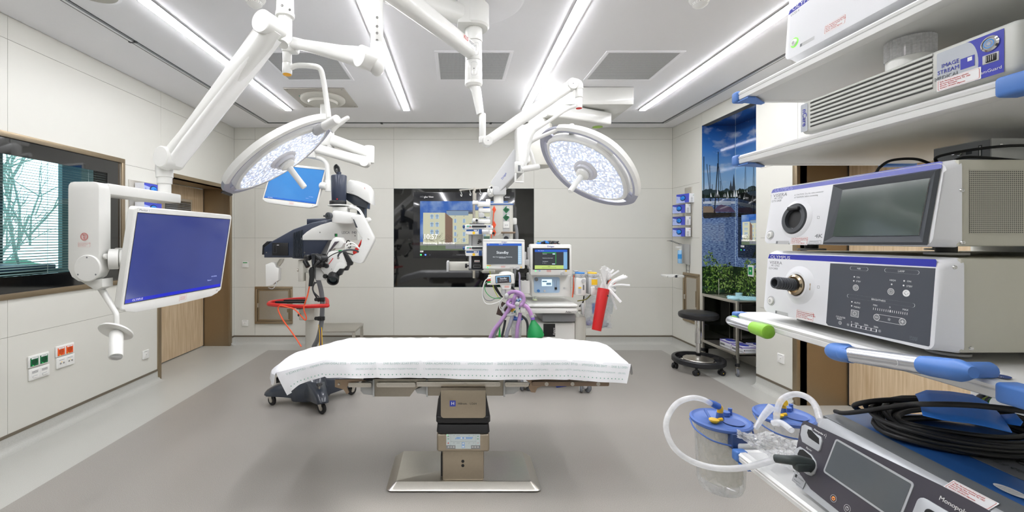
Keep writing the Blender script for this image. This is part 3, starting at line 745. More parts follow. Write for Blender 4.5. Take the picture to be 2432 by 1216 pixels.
# ---- glove box dispenser on the right wall
boxblue = mat('glove box blue', '3E49B8', .35); boxlight = mat('glove box pale', 'A9B7E6', .35); boxw = mat('glove box white', 'E6E8EE', .45); glove = mat('blue glove', '1D7FD6', .6, noise=.15, bump=.3); wire = mat('wire', '9A9A98', .25, 1)
t = thing('glove_dispenser', 'stainless wire rack for four glove boxes on the right wall', 'rack', (RX1, 5.5, 1.75))
MB('back_plate', t).box2((RX1-.012, 5.395, 1.49), (RX1, 5.56, 2.12), steel, .002).done()
def glove_box(F, w, h, d, letter, lc, label, parent=None, group='glove boxes in the right wall dispenser'):
    """Box with its front in frame F (centre), extending d behind."""
    t = thing('glove_box', label, 'glove box', F @ V(0, 0, -d/2), group)
    b = MB('carton', t); b.box2((-w/2, -h/2, -d), (w/2, h/2, 0), boxw, .001, F=F)
    b.rect(F, -w/2, -h/2, w/2, h/2, boxblue); b.flat(F, [(-w/2, -h/2), (w*.2, -h/2), (w*.05, h*.1), (-w/2, h*.3)], boxlight)
    b.text(F, letter, -w*.42, 0, h*.22, lc, 'C', .02)
    b.flat(F, circ(w*.22, 18, w*.02, h*.02, h*.33), mat('carton opening', '16345C', .6))
    G = Fr(F @ V(w/2, 0, -d/2), F.to_3x3() @ V(0, 0, -1), F.to_3x3() @ V(0, 1, 0))
    b.text(G, letter, d*.28, h*.3, h*.25, lc, 'C', .02, rot=-pi/2)
    for i in range(6): b.rect(G, -d*.2, h*(-.4+i*.09), d*.15, h*(-.37+i*.09), inkgry)
    b.done()
    b = MB('glove', t); rr = random.Random(int(h*1e5)+ord(letter[0]))
    b.ell((w*.02, h*.02, .004), (w*.17, h*.24, .012), glove, 12, F=F)
    for _ in range(5): b.ell((w*.02+rr.uniform(-.1, .1)*w, rr.uniform(-.16, .16)*h, .010), (w*.07, h*.09, .010), glove, 8, F=F)
    b.done()
for i, (y, lt, lc, lab) in enumerate(((1.975, 'L', green, 'blue glove box size L tilted on top of the rack, topmost'), (1.845, 'L', green, 'blue glove box size L, second from the top in the rack'), (1.690, 'M', inkblu, 'blue glove box size M, second from the bottom in the rack'), (1.545, 'S', orange, 'blue glove box size S, lowest in the rack'))):
    # each box stands out from the wall, its long front turned towards the room
    off = .12 if i else .09; yc = 5.475 if i else 5.44
    F = Fr((RX1-.012-off, yc, y), (0.28, -1, 0), (0, 0.05 if i else .12, 1))
    glove_box(F, .21, .112, .085, lt, lc, lab)
    if i:
        b = MB('wire_holder', t); f = F @ Matrix.Translation((0, 0, .004))
        pts = [f @ V(*p) for p in ((-.108, .05, 0), (-.108, -.06, 0), (.0, -.06, 0), (.108, -.06, 0), (.108, .05, 0), (-.108, .05, 0))]
        b.tube(pts, .0022, wire, 6); b.tube([f @ V(-.108, -.06, 0), f @ V(-.108, -.06, -.11)], .0022, wire, 6); b.tube([f @ V(.108, -.06, 0), f @ V(.108, -.06, -.11)], .0022, wire, 6); b.done()
# ---- hand sanitiser dispenser and drip tray
t = thing('sanitiser_dispenser', 'wall mounted hand sanitiser dispenser with lever arm on the right wall', 'dispenser', (RX1-.06, 5.5, 1.25))
yC = 5.50
b = MB('housing', t); b.prism(Fr((RX1-.03, yC-.045, 1.25), (1, 0, 0), (0, 0, 1)), [(-.075, -.10), (.0, -.125), (.02, -.125), (.02, .14), (-.075, .14)], .012, alu, .002); b.box2((RX1-.10, yC-.04, 1.37), (RX1-.01, yC+.05, 1.385), alu); b.box2((RX1-.02, yC-.04, 1.14), (RX1-.008, yC+.05, 1.39), alu); b.done()
b = MB('bottle', t); b.cyl((RX1-.09, yC+.01, 1.14), (RX1-.09, yC+.01, 1.31), .036, mat('clear blue liquid', '8DB7D8', .2), bev=.006); b.cyl((RX1-.09, yC+.01, 1.31), (RX1-.09, yC+.01, 1.355), .02, white2); b.cyl((RX1-.09, yC+.01, 1.20), (RX1-.09, yC+.01, 1.26), .0365, mat('blue label', '2B86C9', .4)); b.done()
b = MB('pump_head', t); b.box2((RX1-.15, yC-.012, 1.335), (RX1-.04, yC+.03, 1.36), white2, .006); b.done()
b = MB('lever', t)
for dy in (-.02, .04): b.tube([(RX1-.03, yC+dy, 1.37), (RX1-.13, yC+dy, 1.40), (RX1-.21, yC+dy, 1.43), (RX1-.25, yC+dy, 1.432)], .0035, wire, 8, 4)
b.tube([(RX1-.25, yC-.02, 1.432), (RX1-.25, yC+.04, 1.432)], .0035, wire, 8); b.done()
b = MB('tray_bracket', t)
for dy in (-.04, .03): b.tube([(RX1-.006, yC+dy, 1.39), (RX1-.006, yC+dy, .985), (RX1-.14, yC+dy, .985)], .004, wire, 8)
b.tube([(RX1-.006, yC-.04, 1.05), (RX1-.006, yC+.03, 1.05)], .003, wire, 8); b.done()
b = MB('drip_tray', t); F = Matrix.Translation((RX1-.20, yC, .965))
b.prism(F, rrect(.20, .16, .02), .004, white2); 
for (x0, y0, x1, y1) in ((-.11, -.09, .11, -.078), (-.11, .078, .11, .09), (-.11, -.09, -.098, .09), (.098, -.09, .11, .09)): b.box2((x0, y0, 0.0), (x1, y1, .028), white2, .004, F=F)
b.box2((-.015, -.094, .0), (.015, -.088, .03), dgrey, .002, F=F); b.done()

# ---- stacked glove cartons in a rack on the left wall, seen behind the near monitor arm
t = thing('glove_rack', 'small steel rack on the left wall holding blue glove boxes behind the monitor arm', 'rack', (RX0+.05, 4.2, 1.85))
MB('rack_plate', t).box2((RX0, 4.0, 1.68), (RX0+.01, 4.36, 2.02), steel, .002).done()
for z in (1.695, 1.88): MB('rack_shelf', t).box2((RX0, 4.02, z-.004), (RX0+.11, 4.34, z), steel, .001).done()
for z, lab in ((1.885, 'upper blue and white glove box in the left wall rack'), (1.70, 'lower blue and white glove box in the left wall rack')):
    glove_box(Fr((RX0+.105, 4.18, z+.058), (0, 1, 0), (0, 0, 1)), .24, .11, .09, 'M', inkblu, lab, group='glove boxes in the left wall rack')

# ---- stool by the niche
def caster(b, c, r, w, yaw, mt=rubber, fork=steel, top=None):
    """Twin look caster: wheel with bright side disc and fork; c is the wheel centre."""
    d = V(cos(yaw), sin(yaw), 0); ax = V(-sin(yaw), cos(yaw), 0); c = Vector(c)
    b.lathe(c - ax*w/2, ax, [(0, 0), (r*.86, 0), (r, w*.2), (r, w*.8), (r*.86, w), (0, w)], mt, 24)
    b.lathe(c - ax*(w/2+.002), ax, [(0, 0), (r*.45, 0), (r*.45, w+.004), (0, w+.004)], fork, 16)
    top = top or c.z + r*1.25
    F = Fr(c, d, (0, 0, 1))
    for s_ in (-1, 1): b.prism(Fr(c + ax*s_*(w/2+.005) , d, (0, 0, 1)), [(-r*.35, -r*.25), (r*.25, -r*.3), (r*.35, 0), (r*1.0, top-c.z), (-r*.2, top-c.z)], .003, fork)
    b.box(c + V(0, 0, top-c.z) + d*r*.35, (r*1.3, w*1.2+.01, .008), fork, F=None)
t = thing('doctor_stool', 'black round stool on a five-wheeled ring base by the right wall', 'stool', (2.685, 4.73, 0))
C = V(2.685, 4.73, 0); leather = mat('black upholstery', '1C1C1E', .38, noise=.15, bump=.15)
MB('seat', t).lathe(C + V(0, 0, .575), (0, 0, 1), [(0, 0), (.17, 0), (.195, .012), (.203, .035), (.198, .058), (.18, .07), (.1, .074), (0, .074)], leather, 48).done()
b = MB('gas_column', t); b.cyl(C + V(0, 0, .10), C + V(0, 0, .36), .025, chrome); b.cyl(C + V(0, 0, .30), C + V(0, 0, .575), .034, chrome, bev=.002); b.cyl(C + V(0, 0, .565), C + V(0, 0, .577), .11, black); b.done()
MB('base_disc', t).lathe(C + V(0, 0, .118), (0, 0, 1), [(0, 0), (.14, 0), (.155, .008), (.15, .014), (.08, .022), (.045, .03), (0, .03)], steel, 48).done()
b = MB('foot_ring', t); b.lathe(C + V(0, 0, .085), (0, 0, 1), [(.205, 0), (.255, 0), (.268, .012), (.268, .05), (.258, .06), (.232, .06), (.232, .018), (.205, .018), (.205, 0)], mat('black ring', '202124', .4), 56).done()
b = MB('base_spokes', t)
for k in range(5):
    a = 2*pi*k/5 + .35; b.tube([C + V(.03*cos(a), .03*sin(a), .115), C + V(.235*cos(a), .235*sin(a), .105)], .012, steel, 8)
b.done()
for k in range(5):
    a = 2*pi*k/5 + .35; b = MB('caster', t); c = C + V(.235*cos(a), .235*sin(a), .03)
    b.cyl(c + V(0, 0, .02), c + V(0, 0, .06), .012, black); ya = a + 1.0
    for s_ in (-1, 1):
        ax = V(-sin(ya), cos(ya), 0); b.lathe(c + ax*s_*.007, ax*s_, [(0, 0), (.028, 0), (.03, .006), (.028, .02), (.01, .024), (0, .024)], rubber, 20)
    b.ell(c + V(0, 0, .02), (.024, .024, .016), black, 12); b.flat(Fr(c + V(-.0, -.032, .0), (1, 0, 0), (0, 0, 1)), circ(.005, 8), yellow); b.done()

# ---- steel instrument trolley in the niche
t = thing('instrument_trolley', 'stainless steel two-tier trolley standing in the lake picture niche', 'trolley', (3.16, 4.83, 0))
x0, x1, y0, y1 = 2.965, 3.375, 4.50, 5.155
b = MB('frame', t)
for x in (x0+.012, x1-.012):
    for y in (y0+.012, y1-.012): b.box2((x-.0125, y-.0125, .12), (x+.0125, y+.0125, .80), steel, .003)
b.done()
for nm, z in (('top_shelf', .79), ('lower_shelf', .235)):
    b = MB(nm, t); b.box2((x0, y0, z-.02), (x1, y1, z), steel, .003); b.box2((x0, y0, z-.02), (x0+.008, y1, z+.012), steel, .002); b.box2((x0, y0, z-.02), (x1, y0+.008, z+.012), steel, .002); b.done()
for x in (x0+.012, x1-.012):
    for y in (y0+.012, y1-.012):
        b = MB('caster', t); b.cyl((x, y, .105), (x, y, .14), .024, black, bev=.004); b.cyl((x, y, .09), (x, y, .108), .011, steel); caster(b, (x, y, .041), .04, .022, pi/2-.3, mat('grey wheel', '6D7076', .5), steel); b.done()
tealk = mat('pale teal silicone', 'A9D5DF', .5, noise=.02)
t = thing('keyboard', 'pale blue washable keyboard on the steel trolley', 'keyboard', (3.22, 4.72, .80))
F = Fr((3.20, 4.70, .795), (.9, -.42, 0), (.42, .9, .06))
MB('key_tray', t).prism(F, rrect(.36, .15, .02), .014, tealk, .004).done()
b = MB('keys', t)
for i in range(17):
    for j in range(6): b.box((-.16+.02*i, -.055+.022*j, .017), (.016, .017, .008), tealk, .002, F=F)
b.done()
t = MB('computer_mouse'); F = Fr((3.03, 4.66, .796), (1, -.3, 0), (.3, 1, 0)); t.ell((0, 0, .012), (.06, .032, .021), tealk, 20, F=F); tag(t.done(), 'pale blue mouse beside the keyboard on the trolley', 'computer mouse')
t = MB('wire_stand'); t.tube([(3.08, 5.0, .79), (3.08, 5.0, .99), (3.11, 5.0, .985)], .004, steel, 8); t.box2((3.06, 4.98, .79), (3.13, 5.04, .794), steel); tag(t.done(), 'thin bent steel wire stand at the back of the trolley top', 'stand')
t = MB('blue_cup'); t.lathe((3.33, 5.02, .79), (0, 0, 1), [(0, 0), (.035, 0), (.038, .03), (.036, .03), (.033, .004), (0, .004)], tealk, 20); tag(t.done(), 'small pale round dish at the back of the trolley', 'dish')
for k, (x, y, z, lab) in enumerate(((3.10, 4.60, .235, 'white and violet glove carton lying nearest on the trolley lower shelf'), (3.10, 4.81, .235, 'white and blue glove carton further back on the trolley lower shelf'), (3.28, 4.62, .235, 'white glove carton beside the nearest one on the lower shelf'))):
    t = thing('glove_carton', lab, 'box', (x, y, z), 'cartons on the trolley lower shelf')
    b = MB('carton', t); b.box2((x-.07 if k < 2 else x-.08, y-.09, z), (x+.075, y+.09, z+.075), boxw, .001)
    F = Fr((x, y, z+.0755), (1, 0, 0), (0, 1, 0)); b.flat(F, circ(.05, 20, 0, 0, .06), boxblue); b.rect(F, -.07, .065, .07, .088, boxblue)
    F = Fr((x-.0705 if k < 2 else x-.0805, y, z+.037), (0, -1, 0), (0, 0, 1)); b.rect(F, -.09, .02, .09, .036, mat('violet print', '8C7CC8', .5)); b.rect(F, -.08, -.02, .0, .0, inkgry); b.text(F, 'MEDIGUARD BLUE', -.0, -.012, .013, inkblk, 'L', .02)
    F = Fr((x, y-.0905, z+.037), (1, 0, 0), (0, 0, 1)); b.rect(F, -.07, .026, .075, .036, mat('violet print', '8C7CC8', .5)); b.rect(F, -.055, -.004, -.045, .008, inkblk); b.text(F, 'MEDIGUARD BLUE', -.04, .002, .012, inkblk, 'L', .02); b.text(F, 'S', -.055, -.022, .016, orange); b.done()
# ================================================================ ceiling mounted lamps and monitors
def loft(b, F, outlines, m, cap=True):
    """outlines: list of (pts2d, z) of equal length, joined one to the next."""
    n = len(outlines[0][0]); vs = []; fs = []
    for pts, z in outlines: vs += [F @ V(x, y, z) for x, y in pts]
    for i in range(len(outlines)-1):
        for j in range(n): fs.append([i*n+j, i*n+(j+1) % n, (i+1)*n+(j+1) % n, (i+1)*n+j])
    if cap: fs.append(list(range(n))[::-1]); fs.append([(len(outlines)-1)*n+j for j in range(n)])
    return b.add(vs, fs, m)
def beam(b, A, B, w0, h0, w1, h1, m, up=(0, 0, 1), mid=None, rr=.42):
    """Tapering rounded beam from A to B: width w, height h."""
    A = Vector(A); B = Vector(B); d = (B-A).normalized(); side = d.cross(Vector(up)).normalized(); u = side.cross(d)
    st = [(0, w0, h0), (1, w1, h1)] if not mid else [(0, w0, h0)] + mid + [(1, w1, h1)]
    vs = []; fs = []; n = 0
    for t, w, h in st:
        sec = rrect(w, h, min(w, h)*rr, 5); n = len(sec)
        vs += [A + (B-A)*t + side*x + u*y for x, y in sec]
    for i in range(len(st)-1):
        for j in range(n): fs.append([i*n+j, i*n+(j+1) % n, (i+1)*n+(j+1) % n, (i+1)*n+j])
    fs.append(list(range(n))[::-1]); fs.append([(len(st)-1)*n+j for j in range(n)])
    return b.add(vs, fs, m)
def disc(b, c, ax, r, w, m, m2=None):
    c = Vector(c); ax = Vector(ax).normalized()
    b.lathe(c - ax*w/2, ax, [(0, 0), (r-.004, 0), (r, .004), (r, w-.004), (r-.004, w), (0, w)], m, 36)
    b.lathe(c + ax*(w/2+.0002), ax, [(0, 0), (.003, 0), (.003, .001), (0, .001)], inkgry, 8)
    return b
HX, HY = .108, 2.74
t = thing('ceiling_hub', 'white central ceiling column that carries the surgical lamp arms', 'ceiling mount', (HX, HY, RH))
MB('ceiling_plate', t).lathe((HX, HY, RH), (0, 0, -1), [(0, 0), (.325, 0), (.325, .004), (.31, .008), (0, .008)], ceilm, 64).done()
b = MB('hub_ring', t); b.cyl((HX, HY, 2.99), (HX, HY, 2.955), .075, white); b.lathe((HX, HY, 2.965), (0, 0, -1), [(0, 0), (.09, 0), (.10, .01), (.10, .14), (.09, .152), (0, .155)], white, 48); b.box((HX-.06, HY-.03, 2.885), (.09, .13, .145), white, .008); b.done()
b = MB('spindle', t)
b.cyl((HX, HY, 2.82), (HX, HY, 2.73), .056, white, bev=.003); b.cyl((HX, HY, 2.728), (HX, HY, 2.605), .054, white, bev=.003); b.cyl((HX, HY, 2.603), (HX, HY, 2.475), .055, white, bev=.002)
b.lathe((HX, HY, 2.477), (0, 0, -1), [(.05, 0), (.056, .002), (.056, .02), (.045, .033), (0, .036)], white2, 36)
F = Fr((HX, HY-.0562, 2.54), (1, 0, 0), (0, 0, 1)); b.ring(F, rrect(.04, .085, .012), .002, lgrey, .0); b.flat(F, circ(.004, 10), inkgry, .0005)
F = Fr((HX+.012, HY-.0545, 2.665), (1, 0, 0), (0, 0, 1)); b.ring(F, rrect(.035, .08, .01), .002, lgrey, .0); b.done()

screw = mat('screw head', '8A8A86', .3, 1)
def lamp_head(t, F, hx):
    """Operating lamp head in frame F (x long axis, z the way it shines)."""
    def ol(a, bb, p=1.55, n=56, sk=.0):
        out = []
        for i in range(n):
            th = 2*pi*i/n; c = cos(th); s_ = sin(th)
            x = a*abs(c)**(2/p*.86)*(1 if c > 0 else -1); y = bb*abs(s_)**(2/p*.98)*(1 if s_ > 0 else -1)
            out.append((x + sk*y, y))
        return out
    A, B = .31, .225
    b = MB('lamp_housing', t)
    loft(b, F, [(ol(A*.55, B*.5), -.115), (ol(A*.85, B*.82), -.10), (ol(A*1.02, B*1.02), -.06), (ol(A*1.05, B*1.06), -.03), (ol(A*1.03, B*1.04), -.004), (ol(A*.99, B*.99), .004), (ol(A*.94, B*.93), .0)], white); b.done()
    b = MB('lens', t); b.add([F @ V(x, y, .0032) for x, y in ol(A*.95, B*.94)], [list(range(56))], lensm); o = b.done(smooth=False)
    b = MB('handle_frame', t); g = mat('lamp frame grey', 'A3A5B2', .35, .3)
    o1 = ol(A*1.24, B*1.36, 1.6); i1 = ol(A*1.13, B*1.18, 1.6)
    n = 56; vs = []; fs = []
    for pts, z in ((o1, -.045), (o1, -.02), (i1, -.015), (i1, -.05)): vs += [F @ V(x, y, z) for x, y in pts]
    for k in range(4):
        for j in range(n): fs.append([k*n+j, k*n+(j+1) % n, ((k+1) % 4)*n+(j+1) % n, ((k+1) % 4)*n+j])
    b.add(vs, fs, g)
    for sx_ in (-1, 1): b.prism(F, [(sx_*A*.93, -.045), (sx_*A*1.18, -.03), (sx_*A*1.18, .03), (sx_*A*.93, .045)], .03, g, .004, z0=-.048)
    b.done()
    b = MB('frame_cover', t)
    sl = [(o1[j], i1[j]) for j in range(int(n*.06), int(n*.44))]
    pts = [(x*1.012, y*1.012) for (x, y), _ in sl]; ins = [((x+a)*.5, (y+c)*.5) for (a, c), (x, y) in sl]
    k = len(pts); vs = []
    for q, z in ((pts, -.052), (pts, -.016), (ins, -.010), (ins, -.056)): vs += [F @ V(x, y, z) for x, y in q]
    fs = []
    for a in range(4):
        for j in range(k-1): fs.append([a*k+j, a*k+j+1, ((a+1) % 4)*k+j+1, ((a+1) % 4)*k+j])
    fs += [[0, k, 2*k, 3*k], [k-1, 4*k-1, 3*k-1, 2*k-1]]; b.add(vs, fs, white)
    b.prism(F, [(-.06, B*.98), (.06, B*.98), (.06, B*1.30), (-.06, B*1.30)], .03, white, .004, z0=-.05); b.done()
    if hx < 0:
      b = MB('keypad', t); G = F @ Matrix.Translation((A*1.22*hx, -.0, -.02)); b.prism(G, rrect(.018, .14, .008), .006, black, .001)
      for i in range(6): b.flat(G, circ(.004, 8, 0, -.05+.02*i), dgrey, .0065)
      b.done()
    c = mat('lamp hub grey', 'CFCFD4', .4)
    b = MB('lens_hub', t); b.lathe(F @ V(0, 0, .002), F.to_3x3() @ V(0, 0, 1), [(.085, 0), (.085, .004), (.078, .010), (.064, .012), (.062, .03), (0, .03)], c, 40)
    for i in range(3):
        a = i*2*pi/3 + .6; b.lathe(F @ V(.052*cos(a), .052*sin(a), .0302), F.to_3x3() @ V(0, 0, 1), [(0, 0), (.006, 0), (.005, .001), (0, .0005)], dgrey, 10)
    b.done()
    b = MB('sterile_handle', t); o_ = F @ V(0, 0, .03); d = F.to_3x3() @ V(0, 0, 1)
    b.lathe(o_, d, [(0, 0), (.04, 0), (.045, .006), (.045, .022), (.03, .032), (.019, .036), (.0175, .10), (.0185, .175), (.016, .182), (0, .184)], white2, 32)
    b.done()
    sp = bpy.data.lights.new('lamp_light', 'SPOT'); sp.energy = SPOT_W; sp.spot_size = radians(62); sp.spot_blend = .35; sp.shadow_soft_size = .12; sp.color = (1, .985, .96)
    so = bpy.data.objects.new('lamp_light', sp); COL.objects.link(so); so.parent = t
    M = F @ Matrix.Translation((0, 0, .24)) @ Matrix.Rotation(pi, 4, 'X'); M.translation = M.translation - t.location; so.matrix_basis = M
lensm = bpy.data.materials.new('lit lens'); lensm.use_nodes = True
nt = lensm.node_tree; pb = nt.nodes['Principled BSDF']; tc = nt.nodes.new('ShaderNodeTexCoord')
vo = nt.nodes.new('ShaderNodeTexVoronoi'); vo.inputs['Scale'].default_value = 58
v2 = nt.nodes.new('ShaderNodeTexVoronoi'); v2.inputs['Scale'].default_value = 120
rp = nt.nodes.new('ShaderNodeValToRGB'); e = rp.color_ramp.elements; e[0].position = .25; e[0].color = (*lin('8E9CC8'), 1); e[1].position = .75; e[1].color = (1, .96, .9, 1); q = e.new(.5); q.color = (*lin('BCD3F2'), 1)
rs_ = nt.nodes.new('ShaderNodeValToRGB'); rs_.color_ramp.elements[0].position = .05; rs_.color_ramp.elements[0].color = (1, 1, 1, 1); rs_.color_ramp.elements[1].position = .55; rs_.color_ramp.elements[1].color = (.12, .12, .12, 1)
mu = nt.nodes.new('ShaderNodeMath'); mu.operation = 'MULTIPLY'; mu.inputs[1].default_value = LENS_POWER
sp_ = nt.nodes.new('ShaderNodeSeparateColor')
nt.links.new(tc.outputs['Object'], vo.inputs['Vector']); nt.links.new(tc.outputs['Object'], v2.inputs['Vector'])
nt.links.new(v2.outputs['Color'], sp_.inputs[0]); nt.links.new(sp_.outputs[0], rp.inputs[0]); nt.links.new(vo.outputs['Distance'], rs_.inputs[0]); nt.links.new(rs_.outputs[0], mu.inputs[0])
nt.links.new(rp.outputs[0], pb.inputs['Emission Color']); nt.links.new(mu.outputs[0], pb.inputs['Emission Strength']); pb.inputs['Base Color'].default_value = (.7, .75, .85, 1); pb.inputs['Roughness'].default_value = .1

def frame_from(c, l, n):
    l = Vector(l).normalized(); n = Vector(n); n = (n - l*n.dot(l)).normalized(); w = n.cross(l)
    M = Matrix((l, w, n)).transposed().to_4x4(); M.translation = c
    return M
# --- left surgical lamp with its spring arm
t = thing('surgical_lamp', 'left operating lamp on its folded white arm, head seen nearly edge-on', 'surgical lamp', (-.368, 1.96, 2.64), 'operating lamps over the table')
P1 = V(-.368, 1.96, 2.64)
b = MB('extension_arm', t); A0 = V(HX, HY, 2.665); dd = (P1 + V(0, 0, .025) - A0).normalized()
beam(b, A0 + dd*.05, P1 + V(0, 0, .025), .085, .10, .095, .12, white)
b.cyl(P1 + V(0, 0, .10), P1 + V(0, 0, -.06), .05, white, bev=.006); b.done()
b = MB('arm_lettering', t); fwd = dd; nrm = dd.cross(V(0, 0, 1)).normalized(); nrm = nrm if nrm.y < 0 else -nrm
F = Fr(A0 + dd*.20 + nrm*.0445, -dd, (0, 0, 1)); F2 = F
b.text(F, 'KLS', 0, .012, .034, mat('lettering red', 'C8332E', .5), bold=.02); b.text(F, 'martin', .066, .012, .034, inkgry); b.text(F, 'GROUP', .09, -.018, .014, inkgry); b.done(smooth=False)
b = MB('drop_tube', t); b.cyl(P1 + V(0, 0, -.05), V(-.368, 1.96, 2.36), .0285, white, bev=.002); b.cyl(V(-.368, 1.96, 2.365), V(-.368, 1.96, 2.27), .031, white, bev=.003)
for i, y in enumerate((41, 62, 78, 95)):
    p = W(889, y, 1.93); b.lathe(V(-.368, 1.96, p.z) + V(.2, -1, 0).normalized()*.028, (.2, -1, 0), [(0, 0), (.006, 0), (.006, .001), (.003, .001), (0, .0)], screw, 12)
b.done()
E1 = W(872, 140, 1.93); E2 = W(700, 103, 2.40)
b = MB('spring_arm', t); beam(b, E1, E2, .075, .085, .06, .065, white, mid=[(.12, .07, .09), (.3, .058, .075), (.85, .055, .058)])
dd = (E2-E1).normalized(); sd = dd.cross(V(0, 0, 1)).normalized(); disc(b, E1 + V(0, 0, 0), sd, .049, .088, white); b.ell(V(-.368, 1.955, 2.265), (.036, .045, .05), white); b.done()
P2 = W(682, 112, 2.42)
b = MB('arm_end', t); b.box(P2 + V(.02, 0, .0), (.09, .07, .075), white, .02); b.cyl(P2 + V(0, 0, .02), P2 + V(0, 0, -.09), .025, white, bev=.002); b.cyl(P2 + V(0, 0, -.092), P2 + V(0, 0, -.155), .026, white, bev=.002); b.done()
b = MB('yellow_end_cap', t); b.lathe(P2 + V(0, 0, -.155), (0, 0, -1), [(0, 0), (.024, 0), (.022, .004), (0, .006)], mat('amber cap', 'E8A81C', .4), 24); b.done()
L1 = W(672, 378, 2.56); F1 = frame_from(L1, (.792, .131, .597), (.597, .04, -.801))
J = F1 @ V(.345, .05, -.01)
b = MB('yoke', t); b.tube([W(686, 163, 2.42), W(705, 156, 2.42), W(742, 157, 2.42), W(760, 164, 2.44), W(768, 190, 2.46), W(775, 235, 2.48), W(781, 280, 2.47)], .0155, white, 14, 6); b.done()
b = MB('yoke_joint', t); q0 = W(801, 283, 2.36); q1 = W(750, 312, 2.50); b.cyl(q0, q1, .026, white, bev=.003); b.cyl(q0 + (q1-q0)*.55, q1, .0275, lgrey, bev=.003); b.done()
b = MB('grip', t); b.tube([W(785, 310, 2.44), W(800, 297, 2.45), W(824, 281, 2.46)], .017, white, 14, 4, rs=[1.3, 1, .8]); b.ell(W(825, 280.5, 2.46), (.0135,)*3, white, 12); b.done()
lamp_head(t, F1, -1)
# --- right surgical lamp
t = thing('surgical_lamp', 'right operating lamp on its raised white arm, lit lens facing the table', 'surgical lamp', (HX, HY, 2.44), 'operating lamps over the table')
b = MB('drop_tube', t); b.tube([V(HX, HY, 2.46), W(1131, 215, 2.74), W(1141, 272, 2.72)], .033, white, 20, rs=[1, .95, .72]); b.cyl(W(1146, 270, 2.72), W(1146, 330, 2.72), .0215, white, bev=.002); b.cyl(W(1146, 325, 2.72), W(1146, 340, 2.72), .024, white, bev=.002); b.done()
Q1 = W(1157, 336, 2.71); Q2 = W(1357, 202, 2.78)
b = MB('spring_arm', t); beam(b, Q1, Q2, .05, .062, .055, .068, white, mid=[(.1, .05, .066), (.5, .05, .078), (.85, .05, .07)])
sd = (Q2-Q1).normalized().cross(V(0, 0, 1)).normalized(); disc(b, Q1, sd, .033, .06, white); disc(b, Q2, sd, .037, .064, white); b.done()
b = MB('arm_end', t); e = W(1375, 212, 2.78); b.tube([Q2 + V(0, .0, .02), e + V(-.005, 0, .035), e], .027, white, 16, 4); b.cyl(e + V(0, 0, .005), W(1375, 232, 2.78), .0235, white, bev=.002); b.cyl(W(1375, 232.5, 2.78), W(1375, 257, 2.78), .0215, white, bev=.002); b.done()
MB('red_end_cap', t).lathe(W(1375, 257, 2.78), (0, 0, -1), [(0, 0), (.02, 0), (.018, .003), (0, .005)], red, 24).done()
b = MB('yoke', t); b.tube([W(1368, 252, 2.78), W(1352, 257, 2.78), W(1330, 270, 2.78), W(1290, 297, 2.78), W(1266, 316, 2.79), W(1256, 350, 2.80), W(1249, 385, 2.80), W(1246, 398, 2.80)], .0115, white, 14, 6); b.done()
b = MB('balance_joint', t); b.cyl(W(1236, 403, 2.78), W(1279, 396, 2.84), .0195, white, bev=.003); b.done()
b = MB('hand_loop', t); F = Fr(W(1233, 404, 2.78), (1, .25, 0), (0, 0, 1)); 
for a in ((-.03, -.02, .03, .055), (-.03, -.075, -.022, -.02), (.022, -.075, .03, -.02), (-.03, -.083, .03, -.073)): b.box2((a[0], a[1], -.012), (a[2], a[3], .012), white, .005, F=F)
b.rect(F, -.014, -.01, .004, .03, inkgry, z=.0125); b.done()
b = MB('lower_yoke', t); b.tube([W(1270, 393, 2.83), W(1263, 370, 2.83), W(1256, 346, 2.83), W(1266, 334, 2.83), W(1300, 318, 2.80), W(1335, 304, 2.77), W(1352, 303, 2.76)], .0125, white, 14, 6); b.done()
b = MB('head_joint', t); b.cyl(W(1354, 299, 2.74), W(1367, 330, 2.80), .026, white, bev=.003); b.cyl(W(1357, 305, 2.75), W(1360, 313, 2.765), .0265, lgrey); b.done()
L2 = W(1391, 404, 2.86); F2 = frame_from(L2, (.788, -.080, -.611), (-.594, -.363, -.718))
F2 = F2 @ Matrix.Rotation(pi, 4, 'Z') if (F2.to_3x3() @ V(0, 1, 0)).z < 0 else F2
lamp_head(t, F2, 1)

